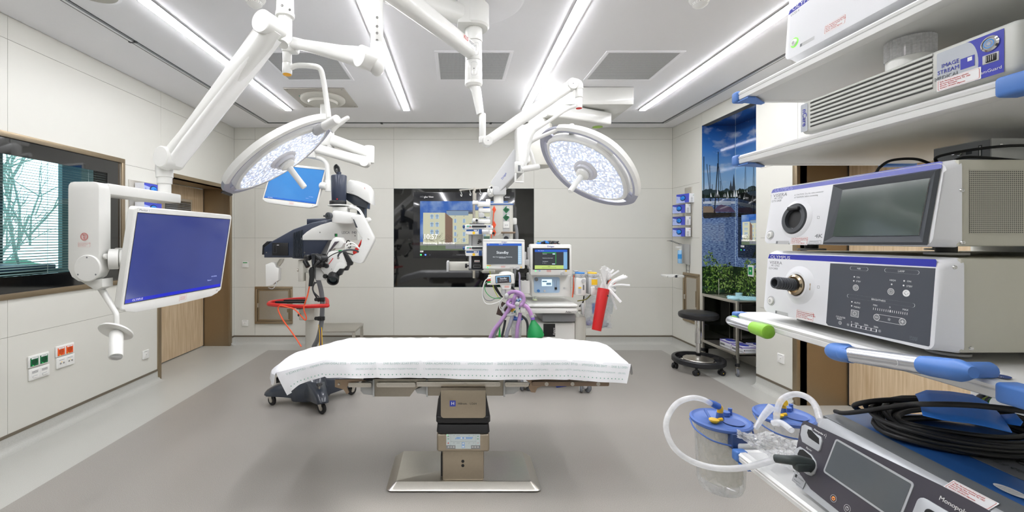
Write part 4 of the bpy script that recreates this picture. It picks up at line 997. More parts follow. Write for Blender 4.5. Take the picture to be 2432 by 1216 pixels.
# --- monitors
def monitor(t, F, w, h, d, side_tag, scr, dim=False):
    """Flat medical monitor; frame F at the centre of the front face."""
    b = MB('monitor_housing', t)
    pts = rrect(w, h, .018, 4)
    loft(b, F, [(rrect(w*.8, h*.7, .03), -d), (rrect(w*.97, h*.96, .02), -d*.75), (pts, -d*.55), (pts, -.004), (rrect(w-.008, h-.008, .016), 0)], white)
    b.prism(F, [(-w*.49, -h/2+.02), (w*.49, -h/2+.02), (w*.455, -h/2-.008), (w*.38, -h/2-.022), (0, -h/2-.027), (-w*.38, -h/2-.022), (-w*.455, -h/2-.008)], -d*.5, white, .003, z0=.0002)
    b.done()
    b = MB('screen', t); x = w/2-.018; y0 = -h/2+.029; y1 = h/2-.028; b.rect(F, -x, y0, x, y1, scr); b.done(smooth=False)
    b = MB('screen_bar', t); b.rect(F, -x, y0+.002, x, y0+.018, glow('blue status bar', '1A22C8', .8)); b.text(F, 'OLYMPUS', -x+.04, y0+.010, .014, inkwht, bold=.02); b.text(F, 'Room 1', x-.13, y0+.05, .012, glow('pale text', 'B8C4FF', .8)); b.text(F, 'NO SIGNAL', x-.10, y0+.07, .010, glow('pale text', 'B8C4FF', .8)); b.ring(F, rrect(2*x+.006, y1-y0+.006, 0, 4, 0, (y0+y1)/2), .003, black, .0008); b.done(smooth=False)
    b = MB('bezel_marks', t); b.text(F, 'OEV321UH', -x+.02, -h/2+.006, .012, inkgry); b.rect(F, x-.035, -h/2+.006, x-.02, -h/2+.012, inkgry); b.ring(F, rrect(.055, .03, .003, 4, .03, -h/2+.004), .0012, redprint)
    for i in range(3): b.rect(F, .008, -h/2-.005+.007*i, .05, -h/2-.003+.007*i, redprint)
    b.rect(F, -x+.002, y1+.005, -x+.07, y1+.024, inkwht); b.text(F, side_tag, -x+.006, y1+.014, .015, inkblk); b.done(smooth=False)
def screen_mat(name, c1, c2, st):
    m = bpy.data.materials.new(name); m.use_nodes = True; nt = m.node_tree; pb = nt.nodes['Principled BSDF']
    tc = nt.nodes.new('ShaderNodeTexCoord'); nz = nt.nodes.new('ShaderNodeTexNoise'); nz.inputs['Scale'].default_value = 2.0
    mx = nt.nodes.new('ShaderNodeMix'); mx.data_type = 'RGBA'; mx.inputs[6].default_value = (*lin(c1), 1); mx.inputs[7].default_value = (*lin(c2), 1)
    nt.links.new(tc.outputs['Object'], nz.inputs['Vector']); nt.links.new(nz.outputs['Fac'], mx.inputs[0]); nt.links.new(mx.outputs[2], pb.inputs['Emission Color']); pb.inputs['Emission Strength'].default_value = st
    pb.inputs['Base Color'].default_value = (.01, .01, .015, 1); pb.inputs['Roughness'].default_value = .12
    return m
MP = V(-.869, 2.15, 0)
t = thing('ceiling_monitor', 'large near monitor hanging at left on a thick white spring arm, dark blue screen', 'monitor', (-.869, 2.15, 2.86), 'ceiling mounted monitors')
b = MB('extension_arm', t); A0 = V(HX, HY, 2.885); B0 = V(-.869, 2.15, 2.885); dd = (B0-A0).normalized()
beam(b, A0 + dd*.08, B0, .10, .12, .11, .14, white); b.cyl(B0 + V(0, 0, .09), B0 - V(0, 0, .09), .06, white, bev=.006); b.done()
b = MB('drop_tube', t); b.cyl(MP + V(0, 0, 2.80), MP + V(0, 0, 2.60), .0425, white, bev=.002); b.cyl(MP + V(0, 0, 2.605), MP + V(0, 0, 2.585), .046, white, bev=.003); b.tube([MP + V(0, 0, 2.59), MP + V(0, 0, 2.48), MP + V(-.005, -.02, 2.44)], .034, white, 20, rs=[1, 1, .85])
for x, y in ((670, 13), (688, 23)): b.lathe(V(W(x, y, 2.108).x, 2.1085, W(x, y, 2.108).z), (0, -1, 0), [(0, 0), (.007, 0), (.006, .0015), (.003, .001), (0, .0)], screw, 12)
b.done()
E1 = W(641, 63, 2.08); E2 = W(404, 376, 2.30)
b = MB('spring_arm', t); beam(b, E1 + V(.012, 0, 0), E2, .10, .105, .085, .085, white, up=(.3, 0, 1), mid=[(.08, .095, .12), (.22, .085, .115), (.5, .082, .098), (.82, .08, .08), (.93, .085, .088)]); b.done()
b = MB('arm_shell', t); sh = mat('arm shell', 'F2F2F0', .25, coat=.5, noise=.01); dd = (E2-E1).normalized(); u = dd.cross(V(0, -1, 0)).normalized(); u = u if u.z < 0 else -u
beam(b, E1 + u*.04 + dd*.02, E2 + u*.036 - dd*.0, .098, .045, .092, .045, sh, up=(.3, 0, 1)); b.done()
b = MB('pivot_disc', t); sd = dd.cross(V(0, 0, 1)).normalized(); disc(b, E1, sd, .056, .12, white); b.done()
b = MB('pivot_disc', t); disc(b, E2, sd, .057, .11, white); b.done()
b = MB('wrist_tube', t); wx = W(391, 420, 2.33); b.tube([E2 + V(-.01, 0, -.01), V(wx.x, wx.y, 1.86), V(wx.x, wx.y, 1.80)], .045, white, 20, 4, rs=[1, .95, .9]); b.cyl(V(wx.x, wx.y, 1.82), V(wx.x, wx.y, 1.765), .036, white, bev=.002); b.cyl(V(wx.x, wx.y, 1.765), V(wx.x, wx.y, 1.70), .031, white, bev=.002); b.done()
# bracket: upper bar along the room, then a drop leg near the camera
b = MB('bracket_bar', t)
b.box2((-1.69, 1.90, 1.665), (-1.555, 2.40, 1.714), white, .006); b.done()
b = MB('bracket_leg', t)
pts = [(-1.69, 1.68), (-1.69, 1.335), (-1.673, 1.30), (-1.646, 1.282), (-1.623, 1.278), (-1.60, 1.282), (-1.572, 1.30), (-1.555, 1.335), (-1.555, 1.68), (-1.557, 1.70), (-1.565, 1.711), (-1.58, 1.7145), (-1.665, 1.7145), (-1.68, 1.711), (-1.688, 1.70)]
b.prism(Fr((0, 1.8477, 0), (1, 0, 0), (0, 0, 1)), pts, -.064, white, .003); b.done()
b = MB('leg_cover_disc', t); c = W(209, 637, 1.846); b.lathe(c, (0, -1, 0), [(.058, -.002), (.058, .003), (.055, .006), (0, .007)], white, 40)
for a in (90, 215, 325): b.lathe(c + V(.047*cos(radians(a)), -.0062, .047*sin(radians(a))), (0, -1, 0), [(0, 0), (.004, 0), (.003, .001), (0, .0005)], inkgry, 8)
b.done()
b = MB('leg_stickers', t); F = Fr(W(200, 562, 1.8462), (1, 0, 0), (0, 0, 1)); b.ring(F, circ(.0165, 24), .0022, redprint, .0004); b.ring(F, circ(.012, 24), .001, redprint, .0004)
for i, w_ in enumerate((.012, .014, .012, .008)): b.rect(F, -w_/2, .006-.005*i, w_/2, .008-.005*i, redprint)
F = Fr(W(200, 581, 1.8462), (1, 0, 0), (0, 0, 1)); b.ring(F, rrect(.052, .020, .002), .0008, redprint, .0004)
for i, s_ in enumerate(('Kath. Marienkrankenhaus gGmbH', 'Bei Störung Med. Technik', 'Ident.Nr.: MT210540')): b.text(F, s_, -.024, .0055-.0055*i, .0038, redprint)
b.done(smooth=False)
b = MB('tilt_joint', t); c = V(-1.555, 1.90, 1.375); b.cyl(c, c + V(.03, .02, 0), .046, white, bev=.003); b.cyl(c + V(.03, .02, 0), c + V(.058, .04, 0), .042, white, bev=.008); b.cyl(W(249, 609, 1.87) + V(0, 0, 0), W(249, 609, 1.87) + V(.012, 0, 0), .012, white2); b.done()
Fm = Matrix(((.062, .15, 0, 0), (.998, -.008, 0, 0), (-.001, .989, 0, 0), (0, 0, 0, 1)))
Fm = Fr((-1.439, 2.253, 1.377), (.062, .998, -.001), (.15, -.008, .989))
b = MB('monitor_mount', t); b.beam = None
c2 = Fm @ V(0, 0, -.05); beam(b, c + V(.02, .02, .02), c2, .035, .06, .04, .06, white); b.box(c2, (.03, .16, .14), white, .006); b.done()
monitor(t, Fm, .73, .47, .055, 'Monitor 1', screen_mat('near monitor screen', '27306E', '3A4A96', .62))
b = MB('boom_handle', t); h0 = V(-1.60, 1.885, 1.287)
p = [W(232, 672, 1.90), W(243, 690, 1.90), W(272, 738, 1.88), W(277, 752, 1.87), W(277.5, 790, 1.87)]
b.prism(Fr((0, 1.86, 0), (1, 0, 0), (0, 0, 1)), [(W(190, 665, 1.86).x, W(0, 668, 1.86).z), (W(243, 0, 1.86).x, W(0, 662, 1.86).z), (W(243, 0, 1.86).x, W(0, 682, 1.86).z), (W(226, 0, 1.86).x, W(0, 690, 1.86).z)], -.06, white, .004)
b.tube(p, .0125, white, 16, 6, rs=[1.1, 1.1, .85, .8, .8]); b.done()
b = MB('handle_guard', t); c = W(276, 787, 1.87); ax = V(.02, -.95, -1); b.lathe(c, ax, [(.013, -.006), (.060, -.006), (.066, -.003), (.067, .004), (.063, .006), (0, .006)], white, 48); b.done()
b = MB('sterile_handle', t); b.cyl(W(276.5, 790, 1.86), W(275, 848, 1.79), .0255, white2, r2=.025, n=32, bev=.003); b.lathe(W(275, 848, 1.79), (0, -.55, -1), [(.0235, 0), (.02, .006), (.01, .011), (0, .012)], lgrey, 24); b.done()

# --- far monitor with its own ceiling plate
PX_, PY_ = -1.46, 4.64
t = thing('ceiling_monitor', 'smaller far monitor with bright blue screen on a ceiling arm behind the left lamp', 'monitor', (PX_, PY_, RH), 'ceiling mounted monitors')
b = MB('ceiling_plate', t); b.box2((PX_-.31, PY_-.31, RH-.012), (PX_+.31, PY_+.31, RH), mat('stainless plate', 'B3AFA8', .35, .6), .002)
for sx_ in (-1, 1):
    for sy in (-1, 1): b.lathe((PX_+sx_*.28, PY_+sy*.28, RH-.012), (0, 0, -1), [(0, 0), (.008, 0), (.006, .002), (0, .002)], screw, 8)
b.box((PX_-.22, PY_-.06, RH-.013), (.012, .09, .002), mat('green tag', '2E9E88', .5)); b.done()
MB('ceiling_flange', t).lathe((PX_, PY_, RH-.012), (0, 0, -1), [(0, 0), (.235, 0), (.235, .02), (.22, .032), (.16, .036), (.15, .06), (0, .065)], mat('flange plastic', 'C4C2B9', .4), 56).done()
cx, cy = W(786, 330, 4.60).x, 4.60
b = MB('ceiling_tube', t); q = W(772, 0, PY_).x; b.cyl((PX_, PY_, 2.93), (PX_, PY_, 2.50), .03, white, bev=.002); b.box((PX_+.04, PY_, 2.53), (.15, .1, .13), white, .03); b.cyl((PX_+.08, PY_, 2.62), (PX_+.08, PY_, 2.44), .042, white, bev=.004); b.done()
b = MB('extension_arm', t); beam(b, W(790, 333, 4.62), W(876, 365, 4.60), .13, .12, .12, .12, white); b.cyl(W(877, 347, 4.60), W(877, 388, 4.60), .055, white, bev=.008); b.done()
b = MB('spring_arm', t); beam(b, W(868, 385, 4.52), W(742, 350, 4.50), .09, .12, .08, .10, white, mid=[(.15, .08, .11), (.5, .07, .10)]); disc(b, W(867, 386, 4.50), (0, 1, 0), .05, .11, white); b.cyl(W(742, 345, 4.5), W(742, 375, 4.5), .04, white, bev=.004); b.done()
b = MB('yoke', t); b.tube([W(716, 368, 4.52), W(742, 372, 4.52), W(765, 378, 4.52), W(777, 392, 4.52), W(779, 420, 4.52), W(779, 441, 4.52)], .024, white, 14, 6); b.cyl(W(779, 443, 4.50), W(764, 441, 4.56), .04, white, bev=.004); b.cyl(W(779, 428, 4.51), W(779, 455, 4.51), .03, white, bev=.003); b.done()
Fm = Fr((-1.763, 4.606, 2.053), (.969, -.211, -.127), (.172, .212, .962))
b = MB('monitor_mount', t); beam(b, W(768, 442, 4.62), Fm @ V(.1, 0, -.06), .05, .05, .05, .05, white); b.done()
monitor(t, Fm, .66, .44, .05, 'Monitor 2', screen_mat('far monitor screen', '2E66A8', '3E86C4', 1.0))
# ================================================================ operating table
sheetm = mat('white disposable sheet', 'E6E7EA', .6, noise=.02, nscale=25, bump=.25)
tealp = mat('pale green sheet print', '9DB9B4', .7)
TX = .037
t = thing('operating_table', 'long operating table on a steel pillar and wide polished steel foot plate', 'operating table', (TX, 2.62, 0))
b = MB('base_plate', t)
def loop(x0, y0, x1, y1, z, r=.03): return ([(x, y) for x, y in rrect(x1-x0, y1-y0, r, 4, (x0+x1)/2, (y0+y1)/2)], z)
loft(b, Matrix.Identity(4), [loop(-.405, 2.455, .485, 2.86, .004), loop(-.41, 2.45, .49, 2.865, .012), loop(-.40, 2.455, .48, 2.86, .018), loop(-.355, 2.475, .435, 2.83, .052, .012), loop(-.352, 2.478, .432, 2.827, .053, .01)], steel); b.done(sharp=20)
b = MB('base_gasket', t); loft(b, Matrix.Identity(4), [loop(-.395, 2.465, .475, 2.85, 0), loop(-.395, 2.465, .475, 2.85, .005)], black); b.done()
MB('lower_column', t).box2((TX-.122, 2.485, .05), (TX+.122, 2.75, .235), mat('satin tan steel', 'A79C8B', .38, .85, noise=.05), .012).done()
b = MB('column_holes', t)
for z in (.14, .165): b.lathe((TX-.002, 2.4845, z), (0, -1, 0), [(0, 0), (.009, 0), (.009, .001), (0, .001)], black, 16)
b.box2((TX-.132, 2.50, .07), (TX-.121, 2.56, .19), black, .002); b.done()
tan = mat('satin tan steel', 'A79C8B', .38)
MB('control_housing', t).box2((TX-.153, 2.47, .225), (TX+.153, 2.77, .33), tan, .014, 3).done()
b = MB('control_panel', t); F = Fr((TX, 2.4695, .288), (1, 0, 0), (0, 0, 1)); cp = glow('panel face', 'D3DCDA', .35)
b.rect(F, -.099, -.043, .099, .043, cp, .004); b.ring(F, rrect(.198, .086, .004), .0015, lgrey); b.rect(F, -.0735, -.043, -.0728, .043, inkgry); b.rect(F, .0728, -.043, .0735, .043, inkgry); b.rect(F, -.073, -.001, .073, 0, inkgry)
pb_ = mat('panel blue', '8CAEDC', .5); b.flat(F, [(-.05, .014), (.05, .014), (.058, .026), (-.036, .026)], pb_); b.rect(F, -.008, -.038, .008, -.004, pb_)
b.rect(F, -.099, -.043, -.045, -.022, mgrey); b.rect(F, .045, -.043, .099, -.022, mgrey)
for x in (-.085, -.07, -.055, .055, .070, .086): b.flat(F, circ(.0055, 10, x, -.032), lgrey)
for x, y in ((0.01, .02), (-.01, .02), (0, -.012), (0, -.030)): b.flat(F, circ(.005, 10, x, y), inkwht)
for x in (-.06, -.04, -.03, .03, .055): b.line(F, [(x, -.010), (x+.008, -.007), (x+.009, -.012)], .001, inkgry); b.line(F, [(x, .034), (x+.009, .036), (x+.008, .032)], .001, inkgry)
b.rect(F, -.092, .014, -.082, .017, green); b.rect(F, .08, .014, .09, .017, green); b.rect(F, -.092, .029, -.082, .032, green); b.rect(F, .082, .029, .09, .032, green); b.flat(F, [(-.092, -.012), (-.082, -.012), (-.087, -.004)], red); b.text(F, 'OFF', .08, -.009, .006, red); b.flat(F, circ(.002, 8, -.093, .038), led_g); b.done(smooth=False)
b = MB('bellows', t)
sec = [(-.155, .332, .156), (.005, .34, .158)]
def skirt(z0, z1, hx, hy, hx2, hy2, m): loft(b, Matrix.Translation((TX, 2.62, 0)), [(rrect(2*hx*.96, 2*hy*.96, .02), z0), (rrect(2*hx, 2*hy, .022), z0+.008), (rrect(2*hx2, 2*hy2, .022), z1-.006), (rrect(2*hx2*.97, 2*hy2*.97, .02), z1)], m)
skirt(.332, .385, .155, .155, .151, .152, rubber); skirt(.393, .436, .158, .157, .158, .157, rubber); skirt(.43, .56, .155, .155, .135, .145, rubber); b.done()
b = MB('upper_column', t); b.prism(Fr((TX, 2.455, .49), (1, 0, 0), (0, 0, 1)), [(-.130, .10), (-.130, -.045), (-.126, -.055), (-.115, -.061), (.115, -.061), (.126, -.055), (.130, -.045), (.130, .10)], -.30, tan, .003); b.done()
b = MB('column_badge', t); F = Fr((TX, 2.4545, .515), (1, 0, 0), (0, 0, 1)); b.rect(F, -.078, -.018, -.044, .016, inkblu); b.text(F, 'H', -.061, -.001, .026, inkwht, 'C', .03); b.text(F, 'Hillrom.', -.031, -.002, .0165, inkblk, bold=.015); b.text(F, 'U26H', .038, -.002, .0165, inkblk); b.done(smooth=False)
ZF = 2.52
def PX(pts, Z): return [((x-1085)*Z/FPX, EYE-(y-565)*Z/FPX) for x, y in pts]
def FZ(Z): return Fr((0, Z, 0), (1, 0, 0), (0, 0, 1))
b = MB('seat_frame', t)
b.prism(FZ(ZF), PX([(887, 900), (1012, 900), (1012, 905), (985, 926), (973, 942), (887, 942)], ZF), -.50, mat('frame steel', '9C968B', .35, .9, noise=.06), .002)
b.prism(FZ(ZF), PX([(1014, 900), (1197, 900), (1197, 940), (1014, 940)], ZF), -.50, mat('frame steel', '9C968B', .35, .9), .002); b.done()
gp = mat('joint cover grey', 'A9ABAB', .45)
for q in ([(855, 912), (887, 905), (887, 941), (862, 938), (855, 930)], [(985, 927), (1014, 915), (1014, 939), (990, 936)], [(1197, 903), (1230, 903), (1232, 930), (1222, 937), (1197, 939)]): MB('joint_cover', t).prism(FZ(ZF+.01), PX(q, ZF), -.46, gp, .003).done()
for x in (887, 1013.5, 1197): MB('joint_strip', t).prism(FZ(ZF-.004), PX([(x-1.5, 901), (x+2.5, 901), (x+2.5, 942), (x-1.5, 942)], ZF), -.01, gp).done()
def pill(x0, x1, y0, y1, m, scr):
    b = MB('side_rail', t); w = (x1-x0)*ZF/FPX; h = (y1-y0)*ZF/FPX; cx = ((x0+x1)/2-1085)*ZF/FPX; cz = EYE-((y0+y1)/2-565)*ZF/FPX
    b.prism(Fr((cx, ZF-.014, cz), (1, 0, 0), (0, 0, 1)), rrect(w, h, h*.3), -.010, m, .002)
    for s_ in scr: b.lathe(((s_-1085)*ZF/FPX, ZF-.0138, cz), (0, -1, 0), [(0, 0), (h*.42, 0), (h*.42, .002), (h*.3, .003), (h*.15, .002), (0, .002)], steel, 20); b.cyl(((s_-1085)*ZF/FPX, ZF-.01, cz), ((s_-1085)*ZF/FPX, ZF+.02, cz), .008, steel, n=12)
    b.done()
pill(828, 883, 907.5, 918, steel, (864, 876)); pill(895, 987.5, 906.5, 918, steel, (901, 952)); pill(989.5, 1188, 905, 916.5, steel, (1028, 1105, 1180)); pill(1198.6, 1255, 906, 917, steel, (1207,)); pill(1263, 1445, 904.6, 915.5, mat('tan rail', '8E7C6C', .35, .8), (1297, 1358, 1419))
b = MB('leg_bracket', t); tanb = mat('tan bracket', 'A08C78', .4, .7); b.prism(FZ(ZF+.01), PX([(794, 903), (850, 902), (870, 906), (828, 911), (823, 922), (828, 934), (822, 938), (815, 927), (794, 921)], ZF), -.012, tanb, .001); b.lathe(W(805, 912, ZF+.012), (0, -1, 0), [(0, 0), (.008, 0), (.006, .006), (0, .006)], steel, 12); b.done()
b = MB('head_bracket', t); b.prism(FZ(ZF+.01), PX([(1246, 902), (1440, 902), (1440, 905), (1277, 906), (1292, 917), (1277, 923), (1272, 934), (1262, 933), (1256, 921), (1260, 912)], ZF), -.012, tanb, .001); b.done()
b = MB('blue_clip', t); b.prism(FZ(2.8), PX([(1317, 912), (1353, 912), (1345, 918), (1322, 921)], 2.8), -.03, mat('clip blue', '1E3FAE', .5)); b.done()
b = MB('pads', t); b.box2((-.76, 2.50, .655), (.94, 3.0, .725), black, .02); b.prism(Fr((0, 2.53, 0), (1, 0, 0), (0, 0, 1)), [(-.765, .66), (-.765, .725), (-1.08, .635), (-1.08, .60)], -.46, black, .012); b.done()
# the sheet: a draped cloth over the pads with a hem hanging in front
def ztop(x):
    if x < -.765: return .763 - (-.765 - x)*.262
    if x > .66: return .763 - (x - .66)*.07
    return .763
def xl(tt): 
    a = [(0, -1.055), (.12, -1.11), (.35, -1.165), (.7, -1.175), (1, -1.165)]
    for (t0, v0), (t1, v1) in zip(a, a[1:]):
        if tt <= t1: return v0 + (v1-v0)*(tt-t0)/(t1-t0)
    return a[-1][1]
def xr(tt):
    a = [(0, 1.015), (.15, 1.03), (.5, 1.045), (.85, 1.05), (1, 1.0)]
    for (t0, v0), (t1, v1) in zip(a, a[1:]):
        if tt <= t1: return v0 + (v1-v0)*(tt-t0)/(t1-t0)
    return a[-1][1]
rnd = random.Random(4)
def wr(x, y): return .0015*sin(x*37+y*11) + .0012*sin(x*71-y*23)
cre = (-.465, -.19, .655)
def crease(x):
    v = 0
    for c in cre: v += .004*math.exp(-((x-c)/.010)**2)
    return v
NXs, NT = 150, 26
YF, YB = 2.485, 3.03
vs = []; fs = []; cols = NT + 9 + 5
uu = [i/(NXs-1) for i in range(NXs)]
def hemdepth(x): return .108 + .006*sin(x*3) - (.012 if x < -.77 else 0)
def P(u, j):
    # j: 0..8 hem from its bottom up to the front edge, then over the top, then 5 rows of back hem
    if j < 9:
        k = (8-j)/8; x = xl(0) + (xr(0)-xl(0))*u
        xx = x + (k*.07 if u < .02 else k*.07*math.exp(-u*14)) - k*.03*math.exp(-(1-u)*30)
        fold = .010*sin(x*9)*k + .006*sin(x*31+1)*k*k
        return V(xx, YF - .004 - .014*k**.5 - fold*.6 + crease(x)*2, ztop(x) - .003 - hemdepth(x)*k - (.03*k if x < -.95 else 0)*(-x-.95)/.1)
    if j < 9 + NT:
        tt = (j-8)/NT; x = xl(tt) + (xr(tt)-xl(tt))*u; y = YF + (YB-YF)*tt
        ed = min(u, 1-u); dr = .018*math.exp(-ed*120)
        return V(x, y, ztop(x) + wr(x, y) + crease(x) - dr - .004*math.exp(-tt*30) - .006*math.exp(-(1-tt)*25))
    k = (j-8-NT)/5; x = xl(1) + (xr(1)-xl(1))*u
    return V(x, YB + .01*k**.5, ztop(x) - .008 - .10*k)
b = MB('table_sheet')
rows = 9 + NT + 5
for i in range(NXs):
    for j in range(rows): vs.append(P(uu[i], j))
for i in range(NXs-1):
    for j in range(rows-1): fs.append([i*rows+j, i*rows+j+1, (i+1)*rows+j+1, (i+1)*rows+j])
# end flaps
for e_ in (0, 1):
    base = len(vs); i = 0 if e_ == 0 else NXs-1; sgn = -1 if e_ == 0 else 1
    R2 = list(range(8, 9+NT))
    for q in range(1, 5):
        for j in R2:
            p = P(uu[i], j); kk = q/4; vs.append(p + V(sgn*(.004 + .004*kk + .004*sin(j*.9)*kk), 0, -kk*(.055 if e_ == 0 else .05) + .008*sin(j*.5)*kk))
    m_ = len(R2)
    for q in range(4):
        for a in range(m_-1):
            if q == 0: q0 = i*rows + R2[a]; q1 = i*rows + R2[a+1]
            else: q0 = base + (q-1)*m_ + a; q1 = q0 + 1
            fs.append([q0, q1, base + q*m_ + a + 1, base + q*m_ + a])
b.add(vs, fs, sheetm)
# printing along the hem (read from the back, so mirrored)
def hem(x, k):
    """Point on the hem surface at distance k down from the edge at length x."""
    u = (x - xl(0))/(xr(0)-xl(0)); jj = 8 - k*8
    j0 = max(0, min(7, int(jj))); f = jj - j0
    return P(u, j0)*(1-f) + P(u, j0+1)*f
def hem_text(s_, xc, k, size):
    tv, tf = text_mesh(s_, 'L', 0.0); out = []
    for v in tv:
        x = xc - v.x*size; kk = k - v.y*size/.118; x = max(xl(0)+.002, min(xr(0)-.002, x))
        out.append(hem(x, kk) + V(0, -.0012, 0))
    b.add(out, [f[::-1] for f in tf], tealp)
LW = .0
x = 1.0
for s_ in ('VERS LE BAS  ·  THIS SIDE DOWN  ·  ESTE LADO HACIA ABAJO  ·  ', 'CETTE FACE VERS LE BAS  ·  THIS SIDE DOWN  ·  ', 'ESTE LADO HACIA ABAJO  ·  CETTE FACE VERS LE BAS  ·  ', 'THIS SIDE DOWN  ·  ESTE LADO HACIA ABAJO  ·  CETTE FACE VERS LE BAS  ·  THIS SIDE DOWN'):
    tv, _ = text_mesh(s_); w_ = max(v.x for v in tv)*.0185
    if x - w_ < xl(0) + .02: s_ = s_[:max(4, int(len(s_)*(x - xl(0) - .05)/w_))]
    hem_text(s_, x, .20, .0185); x -= w_ + .03
x = .99
for s_ in ('(350 LBS)  ·  MAXIMUM WEIGHT CAPACITY FOR LIFTING 158.7 KG (350 LBS)  ·  ', 'CAPACITÉ MAXIMUM DE LEVAGE DE 158.7 KG (350 LBS)  ·  ', 'CAPACIDAD DE PESO MÁXIMA PARA LEVANTAR 158.7 KG (350 LBS)  ·  ', 'MAXIMUM WEIGHT CAPACITY FOR LIFTING 158.7 KG (350 LBS)  ·  '):
    tv, _ = text_mesh(s_); w_ = max(v.x for v in tv)*.0125
    if x - w_ < xl(0) + .02: s_ = s_[:max(4, int(len(s_)*(x - xl(0) - .05)/w_))]
    hem_text(s_, x, .50, .0125); x -= w_ + .03
for i in range(88):
    x = -1.0 + i*.0232
    if x > .99: break
    c = hem(x, .80); b.add([c + V(.0034*cos(q*pi/4), -.0015, .0034*sin(q*pi/4)) for q in range(8)], [list(range(8))], mat('green sheet dots', '7FB3A0', .7))
tag(b.done(sharp=60), 'white disposable sheet with pale green printed hem draped over the operating table', 'sheet')
# ================================================================ surgical microscope
def c4(x, y): return (560 + x/2.7625, 380 + y/2.7625)
def cm(x, y): return (730 + x/5.529, 480 + y/5.529)
def pts2(f, pts, Z): return PX([f(*p) for p in pts], Z)
def W4(x, y, Z): return W(*c4(x, y), Z)
def Wm(x, y, Z): return W(*cm(x, y), Z)
CX, CY = -1.30, 3.83
scope = thing('surgical_microscope', 'white and navy floor-standing surgical microscope with folded arm beside the table', 'microscope', (CX, CY, 0))
navyb = mat('navy base', '2C323C', .28, coat=.4, noise=.05)
b = MB('base_hub', scope); 
loft(b, Matrix.Translation((CX, CY, 0)), [(rrect(.30, .30, .06), .05), (rrect(.32, .32, .07), .09), (rrect(.30, .30, .07), .17), (rrect(.22, .22, .06), .24), (rrect(.17, .17, .05), .26)], navyb); b.done()
wh = [(-1.625, 3.74), (-1.13, 3.56), (-.985, 3.99), (-1.46, 4.15)]
for k, (x, y) in enumerate(wh):
    b = MB('base_leg', scope); A = V(CX, CY, .155); B = V(x, y, .125); d = (B-A); d.z = 0; dn = d.normalized(); side = V(-dn.y, dn.x, 0)
    st = [(.0, .11, .065, .235), (.35, .10, .07, .215), (.7, .075, .085, .19), (.95, .06, .092, .165), (1.12, .045, .095, .135), (1.18, .02, .10, .115)]
    vs = []; fs = []; n = 0
    for tt, hw, z0, z1 in st:
        c = A + d*tt; sec = [(-hw, z0), (hw, z0), (hw, (z0+z1)/2), (hw*.75, z1-.01), (hw*.5, z1), (-hw*.5, z1), (-hw*.75, z1-.01), (-hw, (z0+z1)/2)]; n = len(sec)
        vs += [V(c.x, c.y, 0) + side*a + V(0, 0, zz) for a, zz in sec]
    for i in range(len(st)-1):
        for j in range(n): fs.append([i*n+j, i*n+(j+1) % n, (i+1)*n+(j+1) % n, (i+1)*n+j])
    fs += [list(range(n))[::-1], [(len(st)-1)*n+j for j in range(n)]]
    b.add(vs, fs, navyb)
    # pedal of the brake on the leg
    c = A + d*.75; b.cyl((c.x, c.y, .18), (c.x, c.y, .215), .008, steel); b.lathe((c.x, c.y, .212), (0, 0, 1), [(0, 0), (.022, 0), (.026, .006), (.02, .014), (0, .016)], black, 20); b.done()
    if k in (0, 1, 3):
        e = MB('side_skirt', scope); p = wh[(k+1) % 4]; m_ = V((x+p[0])/2*.55+CX*.45, (y+p[1])/2*.55+CY*.45, 0)
        e.add([V(x, y, .07)*.85 + V(CX, CY, .07)*.15, V(m_.x, m_.y, .035), V(m_.x, m_.y, .16), V(x, y, .11)*.85 + V(CX, CY, .11)*.15], [[0, 1, 2, 3]], white); e.done()
    b = MB('caster', scope); caster(b, (x, y, .046), .046, .026, 2.6 if k < 2 else .9, rubber, steel, .10); b.done()
b = MB('column', scope); b.cyl((CX, CY, .22), (CX, CY, 1.16), .060, offw, n=36, bev=.004); b.cyl((CX, CY, .22), (CX, CY, .27), .075, offw, bev=.01); b.box((CX-.02, CY-.03, .80), (.14, .13, .11), offw, .01); b.done()
b = MB('power_box', scope); q = [W4(418, 655, 3.8), W4(452, 795, 3.8)]; b.box2((q[0].x, 3.76, q[1].z), (q[1].x, 3.88, q[0].z), offw, .006); b.cyl(W4(412, 722, 3.76), W4(405, 722, 3.76), .014, steel, n=12); b.done()
ZA = 3.72
b = MB('arm_housing', scope)
body = [(183, 641), (183, 575), (240, 530), (375, 455), (500, 410), (560, 398), (640, 386), (640, 527), (608, 527), (545, 641), (440, 650), (372, 646), (366, 641)]
b.prism(FZ(ZA), pts2(c4, body, ZA), -.21, navy, .012)
b.prism(FZ(ZA+.02), pts2(c4, [(162, 622), (166, 560), (195, 533), (215, 533), (205, 560), (205, 622)], ZA), -.16, black, .01)
b.prism(FZ(ZA+.05), pts2(c4, [(450, 385), (590, 380), (605, 400), (450, 430)], ZA), -.15, navy, .01); b.done()
b = MB('bellows_ribs', scope)
for i in range(7): x = 378+i*9.3; b.prism(FZ(ZA-.010), pts2(c4, [(x, 480-i*3), (x+5.5, 476-i*3), (x+5.5, 640), (x, 640)], ZA), -.012, navyb, .002)
b.done()
b = MB('arm_side_box', scope); b.prism(FZ(ZA-.008), pts2(c4, [(240, 543), (345, 543), (345, 626), (240, 626)], ZA), -.02, black, .004); b.ring(FZ(ZA-.0082), pts2(c4, [(248, 556), (270, 556), (270, 610), (248, 610)], ZA), .003, dgrey); b.rect(FZ(ZA-.0082), *pts2(c4, [(272, 560)], ZA)[0], *pts2(c4, [(286, 556)], ZA)[0], inkwht); b.done()
b = MB('white_side_cover', scope)
